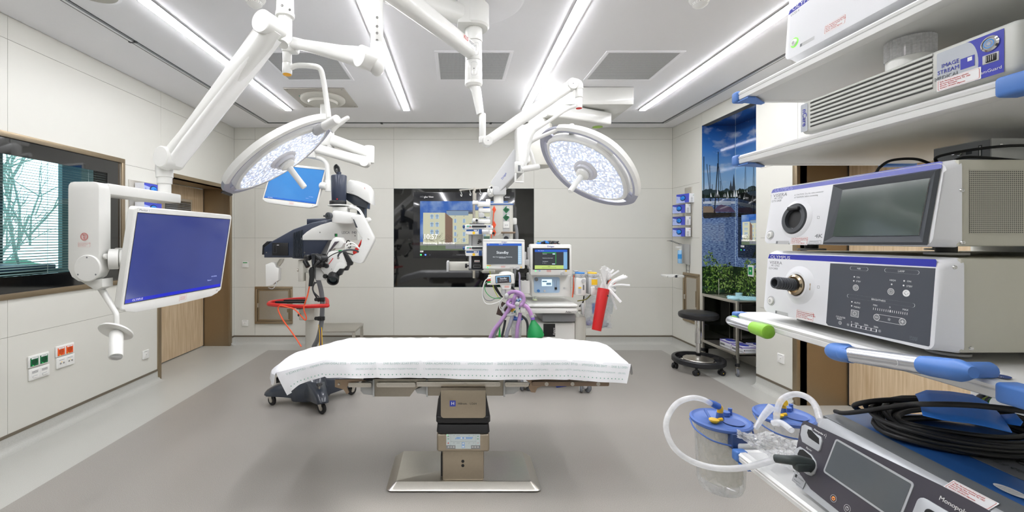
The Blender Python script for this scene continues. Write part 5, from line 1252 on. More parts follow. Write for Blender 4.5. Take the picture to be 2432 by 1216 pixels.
b.prism(FZ(ZA-.006), pts2(c4, [(430, 526), (427, 515), (440, 495), (465, 472), (500, 449), (560, 424), (620, 407), (700, 398), (800, 398), (800, 526)], ZA), -.20, white, .006)
b.prism(FZ(ZA+.2), pts2(c4, [(640, 398), (830, 398), (840, 500), (800, 526), (640, 526)], ZA), -.03, white, .006); b.done()
b = MB('cover_marks', scope); F = FZ(ZA-.0065); p = pts2(c4, [(696, 477)], ZA)[0]; b.text(F, 'LEICA', p[0], p[1], .033, inkgry, sx=.82); b.text(F, 'F40', p[0]+.088, p[1], .033, inkgry, bold=.02, sx=.82)
p = pts2(c4, [(659, 493)], ZA)[0]; b.rect(F, p[0]-.012, p[1]-.013, p[0]+.012, p[1]+.013, black); b.rect(F, p[0]-.005, p[1]-.011, p[0]+.010, p[1]+.011, green)
for q in ((554, 475), (784, 497), (203, 607), (453, 607)): p = pts2(c4, [q], ZA)[0]; b.flat(F, circ(.006, 12, *p), screw, .0016 if q[0] > 500 else -.0005)
b.done(smooth=False)
# small white camera box hanging from the arm tail
b = MB('hanging_box', scope); b.prism(FZ(3.70), pts2(c4, [(195, 686), (232, 672), (250, 676), (262, 705), (282, 712), (278, 790), (262, 800), (245, 818), (196, 830)], 3.7), -.06, white, .004); b.prism(FZ(3.71), pts2(c4, [(284, 648), (308, 650), (300, 672), (278, 700), (262, 690)], 3.7), -.03, steel, .002)
b.tube([W4(270, 790, 3.72), W4(262, 822, 3.7), W4(240, 845, 3.7), W4(215, 838, 3.72)], .004, lgrey, 8, 5); b.done()
# head of the stand: navy motor cylinder, white hood, pivot block
b = MB('motor_cylinder', scope); p0 = W4(677, 292, 3.66); p1 = W4(677, 100, 3.66); b.cyl(p0, p1, .061, navy, r2=.066, n=36, bev=.01); b.cyl(W4(670, 305, 3.66), W4(670, 268, 3.66), .071, black, n=36, bev=.005); F = FZ(3.594); p = pts2(c4, [(665, 257)], 3.594)[0]; b.flat(F, [(p[0], p[1]-.007), (p[0]+.007, p[1]+.005), (p[0]-.007, p[1]+.005)], red); b.cyl(W4(677, 104, 3.66), W4(677, 80, 3.66), .02, navy, n=20); b.done()
b = MB('cable_loop', scope); b.tube([W4(668, 92, 3.66), W4(652, 70, 3.66), W4(648, 45, 3.66), W4(660, 32, 3.66), W4(676, 50, 3.66), W4(682, 82, 3.66)], .008, black, 10, 6); b.tube([W4(664, 90, 3.68), W4(656, 60, 3.68), W4(662, 40, 3.68), W4(670, 60, 3.68), W4(672, 90, 3.68)], .007, dgrey, 10, 6); b.done()
b = MB('white_hood', scope); b.prism(FZ(3.72), pts2(c4, [(720, 205), (735, 140), (748, 130), (800, 138), (858, 158), (880, 190), (888, 290), (848, 268), (800, 238)], 3.72), -.20, white, .01); F = FZ(3.7195); p = pts2(c4, [(848, 185)], 3.7195)[0]; b.text(F, 'L', p[0]-.006, p[1], .02, red, bold=.02); b.text(F, 'LEICA', *pts2(c4, [(757, 206)], 3.7195)[0], .008, inkgry); b.done()
b = MB('hood_underside', scope); b.prism(FZ(3.76), pts2(c4, [(715, 210), (800, 235), (862, 275), (860, 318), (775, 296), (725, 262)], 3.76), -.14, navyb, .008)
b.prism(FZ(3.80), pts2(c4, [(790, 290), (845, 300), (845, 400), (800, 400)], 3.8), -.10, navyb, .006); b.done()
b = MB('white_collar', scope); q = W4(678, 298, 3.66); b.cyl(q + V(0, 0, -.006), q + V(0, 0, .004), .095, white, n=36, bev=.003); b.box(W4(750, 308, 3.70), (.07, .10, .035), white, .01); b.prism(FZ(3.60), pts2(c4, [(634, 306), (724, 306), (724, 345), (634, 345)], 3.6), -.13, white, .006); b.done()
b = MB('pivot_block', scope); b.prism(FZ(3.555), pts2(c4, [(628, 345), (640, 332), (660, 331), (775, 347), (785, 352), (785, 408), (760, 418), (650, 414), (628, 408)], 3.555), -.19, white, .014); b.done()
b = MB('friction_knob', scope); q = W4(612, 367, 3.55); ax = V(-.35, -1, 0).normalized(); b.lathe(q - ax*.015, ax, [(0, 0), (.024, 0), (.029, .004), (.030, .03), (.026, .034), (0, .036)], dgrey, 20); b.lathe(q + ax*.021, ax, [(0, 0), (.009, 0), (.008, .003), (0, .003)], chrome, 12); b.tube([W4(600, 368, 3.58), W4(578, 367, 3.60)], .008, black, 10); b.done()
b = MB('bent_arm', scope)
arm = [(572, 205), (578, 185), (595, 172), (705, 166), (725, 180), (870, 455), (876, 490), (868, 520), (735, 780), (715, 800), (690, 808), (640, 800), (590, 780), (575, 762), (572, 730), (590, 700), (650, 665), (700, 560), (715, 470), (690, 440), (630, 330), (600, 230)]
b.prism(FZ(3.50), pts2(cm, arm, 3.50), -.075, white, .010)
b.prism(FZ(3.5), pts2(cm, [(600, 225), (612, 225), (662, 335), (636, 335)], 3.5), .0012, dgrey); 
b.lathe(Wm(802, 484, 3.499), (0, -1, 0), [(0, 0), (.008, 0), (.006, .002), (0, .002)], chrome, 12); b.cyl(Wm(775, 240, 3.58), Wm(810, 235, 3.62), .022, white, n=16); b.done()
b = MB('red_lever', scope); b.prism(FZ(3.515), pts2(cm, [(738, 476), (715, 515), (690, 560), (665, 640), (640, 690), (600, 688), (592, 650), (625, 605), (660, 580), (700, 500)], 3.51), -.05, red, .004); b.lathe(Wm(632, 662, 3.514), (0, -1, 0), [(0, 0), (.010, 0), (.009, .003), (0, .003)], mat('red knob', 'E03A30', .3), 16); b.done()
# optical head
b = MB('optics_body', scope)
b.prism(FZ(3.46), pts2(cm, [(165, 875), (275, 655), (320, 640), (440, 640), (500, 790), (510, 835), (470, 880), (400, 960), (350, 1010), (300, 1020), (262, 1000)], 3.46), -.14, white, .014)
b.prism(FZ(3.46), pts2(cm, [(392, 800), (430, 788), (500, 800), (508, 838), (478, 872), (430, 872), (350, 960), (330, 930)], 3.46), .016, white, .006)
b.prism(FZ(3.50), pts2(cm, [(110, 860), (165, 860), (235, 990), (230, 1028), (105, 1028)], 3.5), -.08, white, .008); b.done()
b = MB('assistant_tube', scope); b.prism(FZ(3.48), pts2(cm, [(238, 690), (300, 520), (330, 480), (370, 462), (440, 468), (470, 510), (484, 540), (455, 590), (425, 610), (340, 612), (300, 650)], 3.48), -.11, white, .018); b.prism(FZ(3.47), pts2(cm, [(232, 722), (358, 520), (414, 514), (300, 640)], 3.47), -.03, mat('plum grey', '4A434B', .4), .003); b.done()
b = MB('objective', scope); q = Wm(338, 1008, 3.44); ax = V(.10, -.72, -.45).normalized(); b.lathe(q - ax*.04, ax, [(0, 0), (.045, 0), (.047, .03), (.047, .065), (.042, .07), (.036, .066), (.034, .03), (0, .028)], black, 32); b.lathe(q + ax*.005, ax, [(0, 0), (.030, .001), (.031, .004), (0, .010)], mat('lens coating', '1B2B33', .05, coat=1), 24); b.done()
b = MB('head_bracket', scope); b.prism(FZ(3.45), pts2(cm, [(400, 862), (465, 850), (475, 880), (440, 960), (420, 968), (385, 930), (318, 945), (318, 918), (360, 915), (400, 905)], 3.45), -.05, black, .004); b.prism(FZ(3.49), pts2(cm, [(437, 675), (490, 650), (560, 765), (585, 800), (575, 830), (545, 840), (520, 900), (470, 900), (520, 800), (500, 780)], 3.49), -.06, black, .006); b.done()
b = MB('head_knobs', scope)
for x, y in ((262, 838), (245, 972), (250, 755)): b.lathe(Wm(x, y, 3.45), (-.4, -1, 0), [(0, 0), (.017, 0), (.019, .006), (.017, .02), (0, .022)], black, 16)
b.cyl(Wm(402, 720, 3.45), Wm(405, 735, 3.40), .010, chrome, n=12); b.prism(FZ(3.458), pts2(cm, [(335, 732), (342, 738), (284, 818), (278, 812)], 3.458), .002, red); b.text(FZ(3.457), '4', *pts2(cm, [(312, 880)], 3.457)[0], .014, inkblk)
b.done()
b = MB('eyepiece_assembly', scope)
b.prism(FZ(3.44), pts2(cm, [(48, 680), (108, 676), (145, 690), (150, 730), (110, 745), (95, 820), (60, 860), (50, 780)], 3.44), -.06, black, .006)
for i in range(3): b.prism(FZ(3.438), pts2(cm, [(60+i*16, 690), (66+i*16, 690), (76+i*6, 820), (70+i*6, 820)], 3.438), .004, dgrey)
b.cyl(Wm(120, 705, 3.46), Wm(195, 770, 3.44), .022, black, n=20, bev=.003); b.cyl(Wm(180, 745, 3.44), Wm(265, 745, 3.46), .026, black, n=20, bev=.003); b.cyl(Wm(150, 820, 3.46), Wm(220, 822, 3.44), .022, black, n=20, bev=.003)
b.cyl(Wm(-20, 730, 3.50), Wm(25, 730, 3.46), .024, black, n=20, bev=.003); b.cyl(Wm(-35, 770, 3.52), Wm(10, 850, 3.5), .02, black, n=20, bev=.003)
b.tube([Wm(95, 850, 3.44), Wm(135, 800, 3.43), Wm(190, 750, 3.45), Wm(240, 730, 3.46)], .015, black, 10, 5); b.cyl(Wm(200, 683, 3.5), Wm(245, 688, 3.5), .008, black, n=10); b.prism(FZ(3.45), pts2(cm, [(90, 790), (190, 780), (175, 870), (110, 860)], 3.45), -.05, black, .01); b.done()
b = MB('pistol_handle', scope); b.prism(FZ(3.43), pts2(cm, [(10, 900), (30, 860), (60, 850), (80, 870), (75, 940), (80, 980), (52, 1108), (8, 1108), (20, 980)], 3.43), -.05, black, .010); b.done()
b = MB('head_cables', scope)
b.tube([Wm(402, 712, 3.42), Wm(425, 670, 3.41), Wm(480, 640, 3.40), Wm(560, 626, 3.42), Wm(640, 636, 3.46), Wm(668, 655, 3.48)], .0075, dgrey, 10, 6)
b.tube([Wm(120, 850, 3.42), Wm(220, 770, 3.40), Wm(330, 690, 3.40), Wm(450, 645, 3.41), Wm(600, 625, 3.44)], .004, black, 8, 6)
b.tube([Wm(470, 655, 3.46), Wm(540, 675, 3.46), Wm(600, 690, 3.48)], .005, black, 8, 5); b.tube([Wm(560, 560, 3.50), Wm(568, 590, 3.5), Wm(545, 600, 3.5), Wm(520, 560, 3.5), Wm(516, 520, 3.5), Wm(540, 505, 3.5), Wm(565, 530, 3.5), Wm(568, 570, 3.5)], .004, black, 8, 6)
for dy in (0, 40): b.tube([Wm(500, 625+dy*.2, 3.44), Wm(508, 560+dy, 3.44), Wm(560, 530+dy, 3.45), Wm(620, 550+dy*.6, 3.46), Wm(680, 610, 3.48)], .006, white2, 8, 6)
b.tube([W4(725, 310, 3.66), W4(770, 312, 3.64), W4(810, 330, 3.62), W4(832, 365, 3.60)], .010, white2, 8, 6); b.tube([W4(760, 308, 3.70), W4(805, 320, 3.68), W4(840, 370, 3.66)], .008, lgrey, 8, 6); b.done()
b = MB('green_connector', scope); b.cyl(Wm(412, 640, 3.42), Wm(454, 640, 3.42), .007, green, n=10); b.done()
b = MB('hose_bundle', scope); b.tube([W4(530, 700, 3.60), W4(530, 760, 3.60), W4(545, 800, 3.60), W4(562, 870, 3.62), W4(568, 960, 3.62), W4(560, 1080, 3.64), W4(540, 1170, 3.66), W4(512, 1225, 3.70)], .020, mat('grey hose', '6F7276', .5), 12, 6)
b.tube([W4(520, 800, 3.62), W4(505, 850, 3.62), W4(545, 930, 3.62)], .007, black, 8, 5); b.tube([W4(540, 800, 3.60), W4(512, 815, 3.6), W4(508, 860, 3.6), W4(545, 900, 3.6)], .006, dgrey, 8, 5); b.tube([W4(536, 710, 3.60), W4(534, 760, 3.60), W4(538, 800, 3.6)], .008, black, 8, 5)
for i, m in enumerate((yellow, inkblu, yellow)): b.tube([W4(545+i*8, 1080, 3.63), W4(552+i*6, 1150, 3.63), W4(550+i*8, 1220, 3.65)], .005, m, 6, 4)
b.done()
b = MB('hose_clamps', scope)
for x, y in ((540, 915), (540, 1040)): b.cyl(W4(x-15, y, 3.66), W4(x+32, y, 3.60), .016, black, n=14); b.box(W4(x+20, y, 3.61), (.06, .03, .035), black, .006)
b.cyl(W4(414, 1018, 3.76), W4(430, 1012, 3.74), .014, black, n=14); b.done()
b = MB('red_handle', scope)
Zr = 3.72
loopp = [(600, 905, 3.52), (598, 925, 3.50), (540, 940, 3.50), (440, 962, 3.50), (330, 968, 3.56), (232, 958, 3.66), (216, 945, 3.72), (250, 932, 3.84), (420, 912, 3.98), (560, 900, 3.96), (596, 900, 3.86)]
P = [W4(x, y, z) for x, y, z in loopp]; zc = .905
P = [V(p.x, p.y, zc + .03*((p.x+1.3))) for p in P]
b.tube(P + [P[0]], .0165, red, 12, 5); b.done()
b = MB('tray_bracket', scope); b.box((CX-.14, 3.80, .895), (.36, .02, .018), black); b.box((CX-.14, 3.90, .895), (.36, .02, .018), black); b.box((CX-.05, 3.72, .865), (.24, .12, .012), steel, .003); b.cyl((CX-.05, 3.66, .86), (CX-.05, 3.66, .895), .03, black, n=16); b.done()
t = MB('orange_cable'); t.tube([W4(483, 830, 3.44), W4(470, 890, 3.45), W4(450, 950, 3.46), W4(447, 985, 3.46), W4(462, 1030, 3.46), W4(455, 1050, 3.46), W4(425, 1020, 3.46), W4(385, 980, 3.48), W4(340, 965, 3.49), W4(300, 955, 3.50), W4(285, 960, 3.50), W4(278, 985, 3.50), W4(310, 1050, 3.48), W4(360, 1120, 3.46), W4(395, 1170, 3.44), W4(430, 1225, 3.42)], .0055, orange, 8, 6)
tag(t.done(), 'thin orange cable hanging from the black pistol handle over the red rail of the microscope', 'cable')
# steel bench behind the microscope
t = thing('step_bench', 'low stainless steel bench by the back wall behind the microscope', 'bench', (-1.57, 5.45, 0))
x0, x1 = -1.86, -1.25; zt = .34
MB('bench_top', t).box2((x0, 5.22, .305), (x1, 5.70, .33), steel, .004).done()
for x in (x0+.02, x1-.02):
    for y in (5.24, 5.68): MB('leg', t).box2((x-.018, y-.018, 0), (x+.018, y+.018, .305), steel, .002).done()
# ================================================================ anaesthesia workstation and supply pendant
def ca(x, y): return (1220 + x/3.04, 540 + y/3.04)
def cp_(x, y): return (1080 + x/4.68, 440 + y/4.68)
def ch(x, y): return (1130 + x/7.15, 640 + y/7.15)
ZM = 4.15
def fa(pts, Z=ZM): return pts2(ca, pts, Z)
def bxa(b, x0, y0, x1, y1, Z, d, m, bev=.006, f=ca):
    """Box whose front face at depth Z covers the given crop rectangle and that reaches d further back."""
    p = W(*f(x0, y1), Z); q = W(*f(x1, y0), Z); return b.box2((p.x, Z, p.z), (q.x, Z+d, q.z), m, bev)
mach = thing('anaesthesia_machine', 'white anaesthesia workstation with screen and blue flow panel near the back wall', 'anaesthesia machine', (.85, 4.3, 0))
b = MB('lower_cabinet', mach); bxa(b, 150, 688, 443, 1110, ZM+.05, .50, white, .012); bxa(b, 443, 645, 525, 1110, ZM+.05, .48, offw, .02); b.done()
b = MB('cabinet_window', mach); bxa(b, 215, 697, 300, 790, ZM+.045, .01, black, .002); F = FZ(ZM+.044); p = fa([(291, 770)], ZM+.044)[0]; b.text(F, 'Agent', p[0], p[1]-.01, .03, inkwht, 'L', rot=pi/2); b.done()
b = MB('lower_drawer', mach); bxa(b, 205, 622, 450, 685, ZM+.0, .42, mgrey, .02); b.done()
b = MB('worktop', mach); p = W(*ca(103, 622), ZM-.06); q = W(*ca(466, 558), ZM-.06)
b.box2((p.x, ZM-.06, q.z-.028), (q.x, ZM+.50, q.z), white, .012, 3); b.done()
b = MB('worktop_drawer', mach); b.box2((p.x+.01, ZM-.045, p.z), (q.x-.01, ZM+.45, q.z-.032), white, .008); b.box2((p.x+.01, ZM-.058, p.z+.0), (q.x-.01, ZM-.045, p.z+.045), white2, .006); F = FZ(ZM-.0585); pp = pts2(ca, [(374, 611)], ZM-.0585)[0]; b.text(F, 'Atlan', pp[0], pp[1], .028, inkblk, bold=.02, shear=.2); b.text(F, 'A350', pp[0]+.062, pp[1], .026, inkgry, shear=.2); b.done()
b = MB('side_handle', mach); b.tube([W(*ca(470, 600), ZM+.05), W(*ca(495, 600), ZM+.02)], .01, steel, 10); bxa(b, 492, 550, 514, 635, ZM, .05, lgrey, .012); b.done()
b = MB('control_column', mach); bxa(b, 128, 343, 418, 503, ZM+.10, .32, white, .015); b.done()
b = MB('flow_panel', mach); F = FZ(ZM+.098); lb = mat('pale blue panel', 'A9C4DE', .35)
b.prism(F, rrect(.257, .157, .02, 4, *[(fa([(145, 0)], ZM+.098)[0][0]+fa([(333, 0)], ZM+.098)[0][0])/2, (fa([(0, 358)], ZM+.098)[0][1]+fa([(0, 473)], ZM+.098)[0][1])/2]), .003, lb)
def ra(x0, y0, x1, y1, Z): a, c = fa([(x0, y1), (x1, y0)], Z); return (a[0], a[1], c[0], c[1])
F = FZ(ZM+.0945); b.rect(F, *ra(203, 375, 276, 424, ZM+.0945), glow('small lcd', 'CFE6F5', .9)); b.rect(F, *ra(207, 385, 240, 395, ZM+.0945), mat('lcd mark', '7FA8C8', .5)); b.rect(F, *ra(236, 400, 270, 416, ZM+.0945), mat('lcd mark', '7FA8C8', .5))
q = W(*ca(163, 375), ZM+.09); b.lathe(q, (0, -1, 0), [(0, 0), (.018, 0), (.018, .01), (.013, .012), (.012, .006), (0, .006)], mgrey, 20)
q = W(*ca(178, 457), ZM+.09); b.lathe(q, (0, -1, 0), [(0, 0), (.014, 0), (.013, .02), (0, .022)], mat('blue knob', '3C78B8', .4), 16); q = W(*ca(222, 458), ZM+.09); b.lathe(q, (0, -1, 0), [(0, 0), (.010, 0), (.010, .014), (0, .015)], lgrey, 16)
q0 = W(*ca(303, 383), ZM+.085); q1 = W(*ca(303, 440), ZM+.085); b.cyl(q0, q1, .011, clear_mat('clear flow tube', 'F2F6FA', .15), n=14); b.cyl(W(*ca(304, 432), ZM+.085), W(*ca(304, 448), ZM+.085), .012, black, n=14)
b.rect(FZ(ZM+.0945), *ra(357, 432, 372, 446, ZM+.0945), lgrey, .006); b.done()
b = MB('screen_head', mach); Zs = ZM+.0
b.prism(FZ(Zs), fa([(120, 338), (120, 128), (128, 120), (408, 123), (418, 130), (421, 338), (415, 345), (126, 345)], Zs), -.10, white, .010); b.prism(FZ(Zs+.02), fa([(108, 146), (120, 144), (120, 300), (108, 300)], Zs), -.06, lgrey); b.done()
b = MB('main_screen', mach); F = FZ(Zs-.0005)
def S_(x0, y0, x1, y1, m): b.rect(F, *ra(x0, y0, x1, y1, Zs-.0005), m)
S_(137, 150, 403, 306, black); S_(152, 160, 387, 300, glow('screen dark', '474C54', .5)); S_(152, 160, 387, 178, glow('screen blue', '2C62C8', .9)); S_(360, 178, 387, 300, glow('screen cyan', '84B6DE', .9)); S_(152, 274, 360, 300, glow('screen lime', 'C4DC7C', .9))
S_(207, 181, 306, 186, glow('screen green', '2FA84F', .9)); S_(302, 181, 306, 266, glow('screen green', '2FA84F', .9)); S_(281, 188, 299, 196, glow('screen pale', 'CFE6F5', .9)); S_(277, 261, 299, 267, glow('screen pale', 'CFE6F5', .9))
wt = glow('screen text', 'E8EEF4', .9)
for y, s_ in ((192, 'Selbsttest'), (222, 'Maschinen-Check läuft'), (246, 'Verbleibend'), (258, '2   8   3')): b.text(F, s_, *fa([(208, y)], Zs)[0], .011, wt)
b.text(F, 'Man. / Spont.', *fa([(176, 168)], Zs)[0], .011, wt); b.text(F, 'Start', *fa([(256, 281)], Zs)[0], .014, inkblk, 'C'); b.text(F, 'bereit für die nächste Anwendung', *fa([(256, 291)], Zs)[0], .010, inkblk, 'C'); b.text(F, 'Dräger', *fa([(268, 138)], Zs)[0], .024, inkblu, 'C', .02)
b.flat(F, circ(.006, 10, *fa([(158, 314)], Zs)[0]), led_g); b.rect(F, *ra(372, 309, 383, 320, Zs), yellow); b.rect(F, *ra(181, 310, 193, 318, Zs), mat('small blue mark', '7FA8D8', .5))
for i in range(3): b.rect(F, *ra(238, 309+5*i, 270, 311+5*i, Zs), redprint)
b.done(smooth=False)
MB('rotary_knob', mach).lathe(W(*ca(351, 332), Zs), (0, -1, 0), [(0, 0), (.019, 0), (.019, .008), (.016, .016), (0, .017)], lgrey, 24).done()
b = MB('base_frame', mach); b.box2((.60, ZM-.02, .11), (1.16, ZM+.55, .20), offw, .03); b.done()
for x, y in ((1.215, 4.05), (.66, 4.10), (1.2, 4.62), (.66, 4.62)):
    b = MB('caster', mach); b.cyl((x, y, .10), (x, y, .16), .02, offw)
    for s_ in (-1, 1): b.lathe((x + s_*.016, y, .05), (s_, .25, 0), [(0, 0), (.044, 0), (.05, .006), (.05, .022), (.042, .03), (0, .032)], mat('caster grey', '6A6D72', .4), 24); b.lathe((x+s_*.048, y+.008*s_, .05), (s_, .25, 0), [(.042, 0), (.036, .003), (0, .004)], lgrey, 20)
    b.ell((x, y, .07), (.03, .045, .04), lgrey, 14); b.done()
for k, (x0, x1, m, nm) in enumerate(((437, 518, mat('blue ring', '2E86D6', .4), 'white vaporiser with a blue ring on the right flank of the anaesthesia machine'), (531, 603, yellow, 'grey vaporiser with a yellow ring beside the blue-ringed one'))):
    t = thing('vaporiser', nm, 'vaporiser', W(*ca((x0+x1)/2, 495), ZM+.07), 'vaporisers')
    xa = W(*ca((x0+x1)/2, 0), ZM+.06).x; zt = W(*ca(0, 328), ZM).z; zb = W(*ca(0, 495 if k == 0 else 488), ZM).z; r = .05 if k == 0 else .047
    b = MB('vaporiser_dial', t); b.cyl((xa, ZM+.06, zt-.05), (xa, ZM+.06, zt-.012), r, lgrey, n=32, bev=.003); b.cyl((xa, ZM+.06, zt-.014), (xa, ZM+.06, zt), r*.96, m, n=32, bev=.004); b.text(FZ(ZM+.06-r-.0003), '0', xa, zt-.028, .02, inkwht, 'C'); b.flat(FZ(ZM+.06-r-.0001), circ(.01, 14, xa, zt-.028), mgrey); b.done()
    b = MB('vaporiser_body', t); b.box2((xa-r*1.02, ZM+.012, zb), (xa+r*1.02, ZM+.16, zt-.048), white if k == 0 else lgrey, .014); 
    if k == 0: b.cyl((xa+.02, ZM+.03, zt-.078), (xa+.02, ZM-.0, zt-.078), .02, lgrey, n=18); b.rect(FZ(ZM+.0118), xa-.028, zt-.155, xa+.0, zt-.14, yellow, z=.0005); b.rect(FZ(ZM+.0118), xa-.028, zt-.205, xa+.0, zt-.16, lgrey, z=.0005); b.rect(FZ(ZM+.0118), xa+.015, zt-.17, xa+.03, zt-.12, inkgry, z=.0005)
    else: b.rect(FZ(ZM+.0118), xa-.022, zt-.12, xa+.035, zt-.065, yellow, z=.0005); b.box2((xa-.03, ZM-.002, zb), (xa+.045, ZM+.02, zt-.135), white, .008); b.cyl((xa+.02, ZM+.0, zt-.135), (xa+.02, ZM-.02, zt-.135), .017, lgrey, n=16)
    b.done()
b = MB('vaporiser_rail', mach); b.box2((W(*ca(418, 0), ZM+.2).x, ZM+.16, W(*ca(0, 332), ZM+.2).z-.03), (W(*ca(612, 0), ZM+.2).x, ZM+.19, W(*ca(0, 332), ZM+.2).z), lgrey, .004)
for x in (448, 545): b.box(W(*ca(x, 315), ZM+.1), (.05, .04, .012), lgrey, .004); b.cyl(W(*ca(x+12, 315), ZM+.1), W(*ca(x+12, 345), ZM+.1), .006, steel, n=8)
b.done()
b = MB('side_hoses', mach); b.tube([W(*ca(435, 345), ZM+.1), W(*ca(433, 420), ZM+.08), W(*ca(424, 505), ZM+.08)], .006, orange, 8, 5); b.tube([W(*ca(555, 488), ZM+.1), W(*ca(520, 520), ZM+.06), W(*ca(460, 532), ZM+.1)], .005, mat('olive hose', '7E7A2A', .5), 8, 5); b.tube([W(*ca(508, 495), ZM+.1), W(*ca(500, 540), ZM+.08), W(*ca(475, 572), ZM+.06)], .007, black, 8, 5); b.done()
# cables lying on top of the screen head
t = MB('cable_heap'); rnd = random.Random(9)
for i, m in enumerate((mat('blue lead', '2A7FD0', .5), green, orange, black, dgrey, black, black)):
    p = [W(*ca(165+i*6+k*26+rnd.uniform(-8, 8), 116-12*sin(k*.8+i)-rnd.uniform(0, 4)-(4 if k in (2, 3) else 0)), ZM+.03+rnd.uniform(0, .05)) for k in range(6)]
    t.tube(p, .006, m, 8, 5)
for k in range(5): t.cyl(W(*ca(175+k*28, 118-(k % 3)*6), ZM+.02), W(*ca(195+k*28, 112-(k % 2)*8), ZM+.03), .010, [mat('blue lead', '2A7FD0', .5), black, mat('blue lead', '2A7FD0', .5), black, dgrey][k], n=10)
tag(t.done(), 'tangle of blue, black and orange leads on top of the anaesthesia screen', 'cable')
t = MB('glass_trap'); q = W(*ca(152, 525), ZM+.03); t.lathe(q, (0, 0, 1), [(.026, 0), (.028, .003), (.022, .012), (.020, .03), (.024, .033)], clear_mat('clear trap', 'F2F6F2', .25), 24); t.lathe(q, (0, 0, 1), [(0, 0.0005), (.024, 0.001), (.022, .006), (0, .007)], mat('lime water', 'CBD98A', .3), 20); tag(t.done(), 'small clear glass cup on the anaesthesia worktop', 'cup')
t = thing('module_box', 'small white box with two black plugs left of the anaesthesia machine', 'box', W(*ca(85, 480), ZM+.05)); b = MB('box_body', t); bxa(b, 52, 385, 117, 480, ZM+.04, .08, white, .008); b.done(); b = MB('plugs', t)
for x in (68, 98): bxa(b, x-8, 379, x+8, 396, ZM+.05, .03, black, .003)
b.done()
# red tube of catheters
Zt = 4.0; q0 = W(*ca(597, 744), Zt); q1 = W(*ca(649, 444), Zt+.06); ax = (q1-q0).normalized()
t = MB('catheter_tube'); L = (q1-q0).length; t.lathe(q0, ax, [(0, 0), (.043, 0), (.0435, .003), (.0545, L-.002), (.0545, L), (.0515, L), (.041, .006), (0, .006)], mat('red tube plastic', 'C4181C', .35, coat=.3), 40)
t.rect(Fr(W(*ca(677, 494), Zt-.0), (1, .1, .1), ax), -.008, -.008, .006, .008, black, z=.012); tag(t.done(), 'tall red plastic tube hanging right of the anaesthesia machine', 'container')
rnd = random.Random(21); top = q1 - ax*.12; paper = mat('paper wrapper', 'EFEFEF', .6, noise=.04); foil = clear_mat('clear wrapper', 'F6F6F6', .55, .15)
ends = [(640, 285), (655, 278), (668, 285), (682, 290), (694, 300), (706, 312), (722, 305), (630, 300), (618, 335), (760, 312), (812, 352), (822, 358), (840, 418), (795, 345), (742, 592), (775, 540), (735, 460), (700, 330), (675, 310), (650, 300), (690, 320), (712, 340)]
for i, (x, y) in enumerate(ends):
    e = W(*ca(x, y), Zt + rnd.uniform(-.03, .10)); st = q1 + V(rnd.uniform(-.03, .03), rnd.uniform(-.02, .02), -.02)
    b = MB('wrapped_catheter'); w = rnd.uniform(.007, .012)
    mid = (st + e)/2 + V(0, 0, .03 if y < 430 else .06)
    if y >= 430: mid = st + V(.03 + (x-700)*.0003, -.02, .035)
    b.tube([st - ax*.10, st, mid, e], 1, foil if i % 3 == 2 else paper, sec=rrect(w*2, .003, .001, 2), smooth=5, up=(.2, 1, 0))
    if i % 4 == 1: b.cyl(st + (e-st)*.5 - (e-st).normalized()*.02, st + (e-st)*.5 + (e-st).normalized()*.02, .004, [orange, red, black][i % 3], n=8)
    tag(b.done(), 'white wrapped catheter sticking out of the red tube with the others', 'catheter', 'wrapped catheters in the red tube')
t = MB('clear_sleeve'); t.prism(FZ(ZM), fa([(668, 455), (742, 430), (712, 630), (660, 610)]), -.05, clear_mat('clear sleeve', 'E9EEF0', .25, .1), .004); tag(t.done(), 'clear plastic sleeve behind the red tube', 'container')
t = thing('plastic_bag', 'clear plastic bag with tubing and a blue label left of the red tube', 'bag', W(*ca(600, 720), ZM+.1)); b = MB('bag_film', t); bagm = clear_mat('clear bag film', 'F2F4F6', .28, .12)
vs = []; fs = []; nx, ny = 14, 16; rnd = random.Random(3)
for side in (0, 1):
    for i in range(nx+1):
        for j in range(ny+1):
            u = i/nx; v = j/ny; x = 513 + (705-513)*u + 6*sin(v*7); y = 490 + (728-490)*v; bulge = sin(pi*u)*sin(pi*v)**.5*.05
            vs.append(W(*ca(x, y), ZM+.10) + V(0, (-bulge if side == 0 else bulge) + rnd.uniform(-.006, .006), 0))
for side in (0, 1):
    o_ = side*(nx+1)*(ny+1)
    for i in range(nx):
        for j in range(ny): fs.append([o_+i*(ny+1)+j, o_+(i+1)*(ny+1)+j, o_+(i+1)*(ny+1)+j+1, o_+i*(ny+1)+j+1])
b.add(vs, fs, bagm); b.done(sharp=80)
b = MB('bag_contents', t); b.prism(FZ(ZM+.09), fa([(568, 547), (596, 547), (592, 625), (566, 625)], ZM+.09), -.004, mat('blue leaflet', '2C6FC4', .5)); b.ell(W(*ca(655, 700), ZM+.11), (.05, .03, .03), clear_mat('tinted tubing', 'C8D0DC', .4, .15), 16); b.ell(W(*ca(545, 690), ZM+.11), (.035, .025, .03), mat('violet plastic', '9A98C4', .4), 14); b.tube([W(*ca(530, 670), ZM+.1), W(*ca(560, 650), ZM+.1), W(*ca(600, 680), ZM+.1), W(*ca(640, 660), ZM+.1), W(*ca(680, 700), ZM+.1)], .012, clear_mat('tinted tubing', 'C8D0DC', .4, .15), 10, 5); b.done()
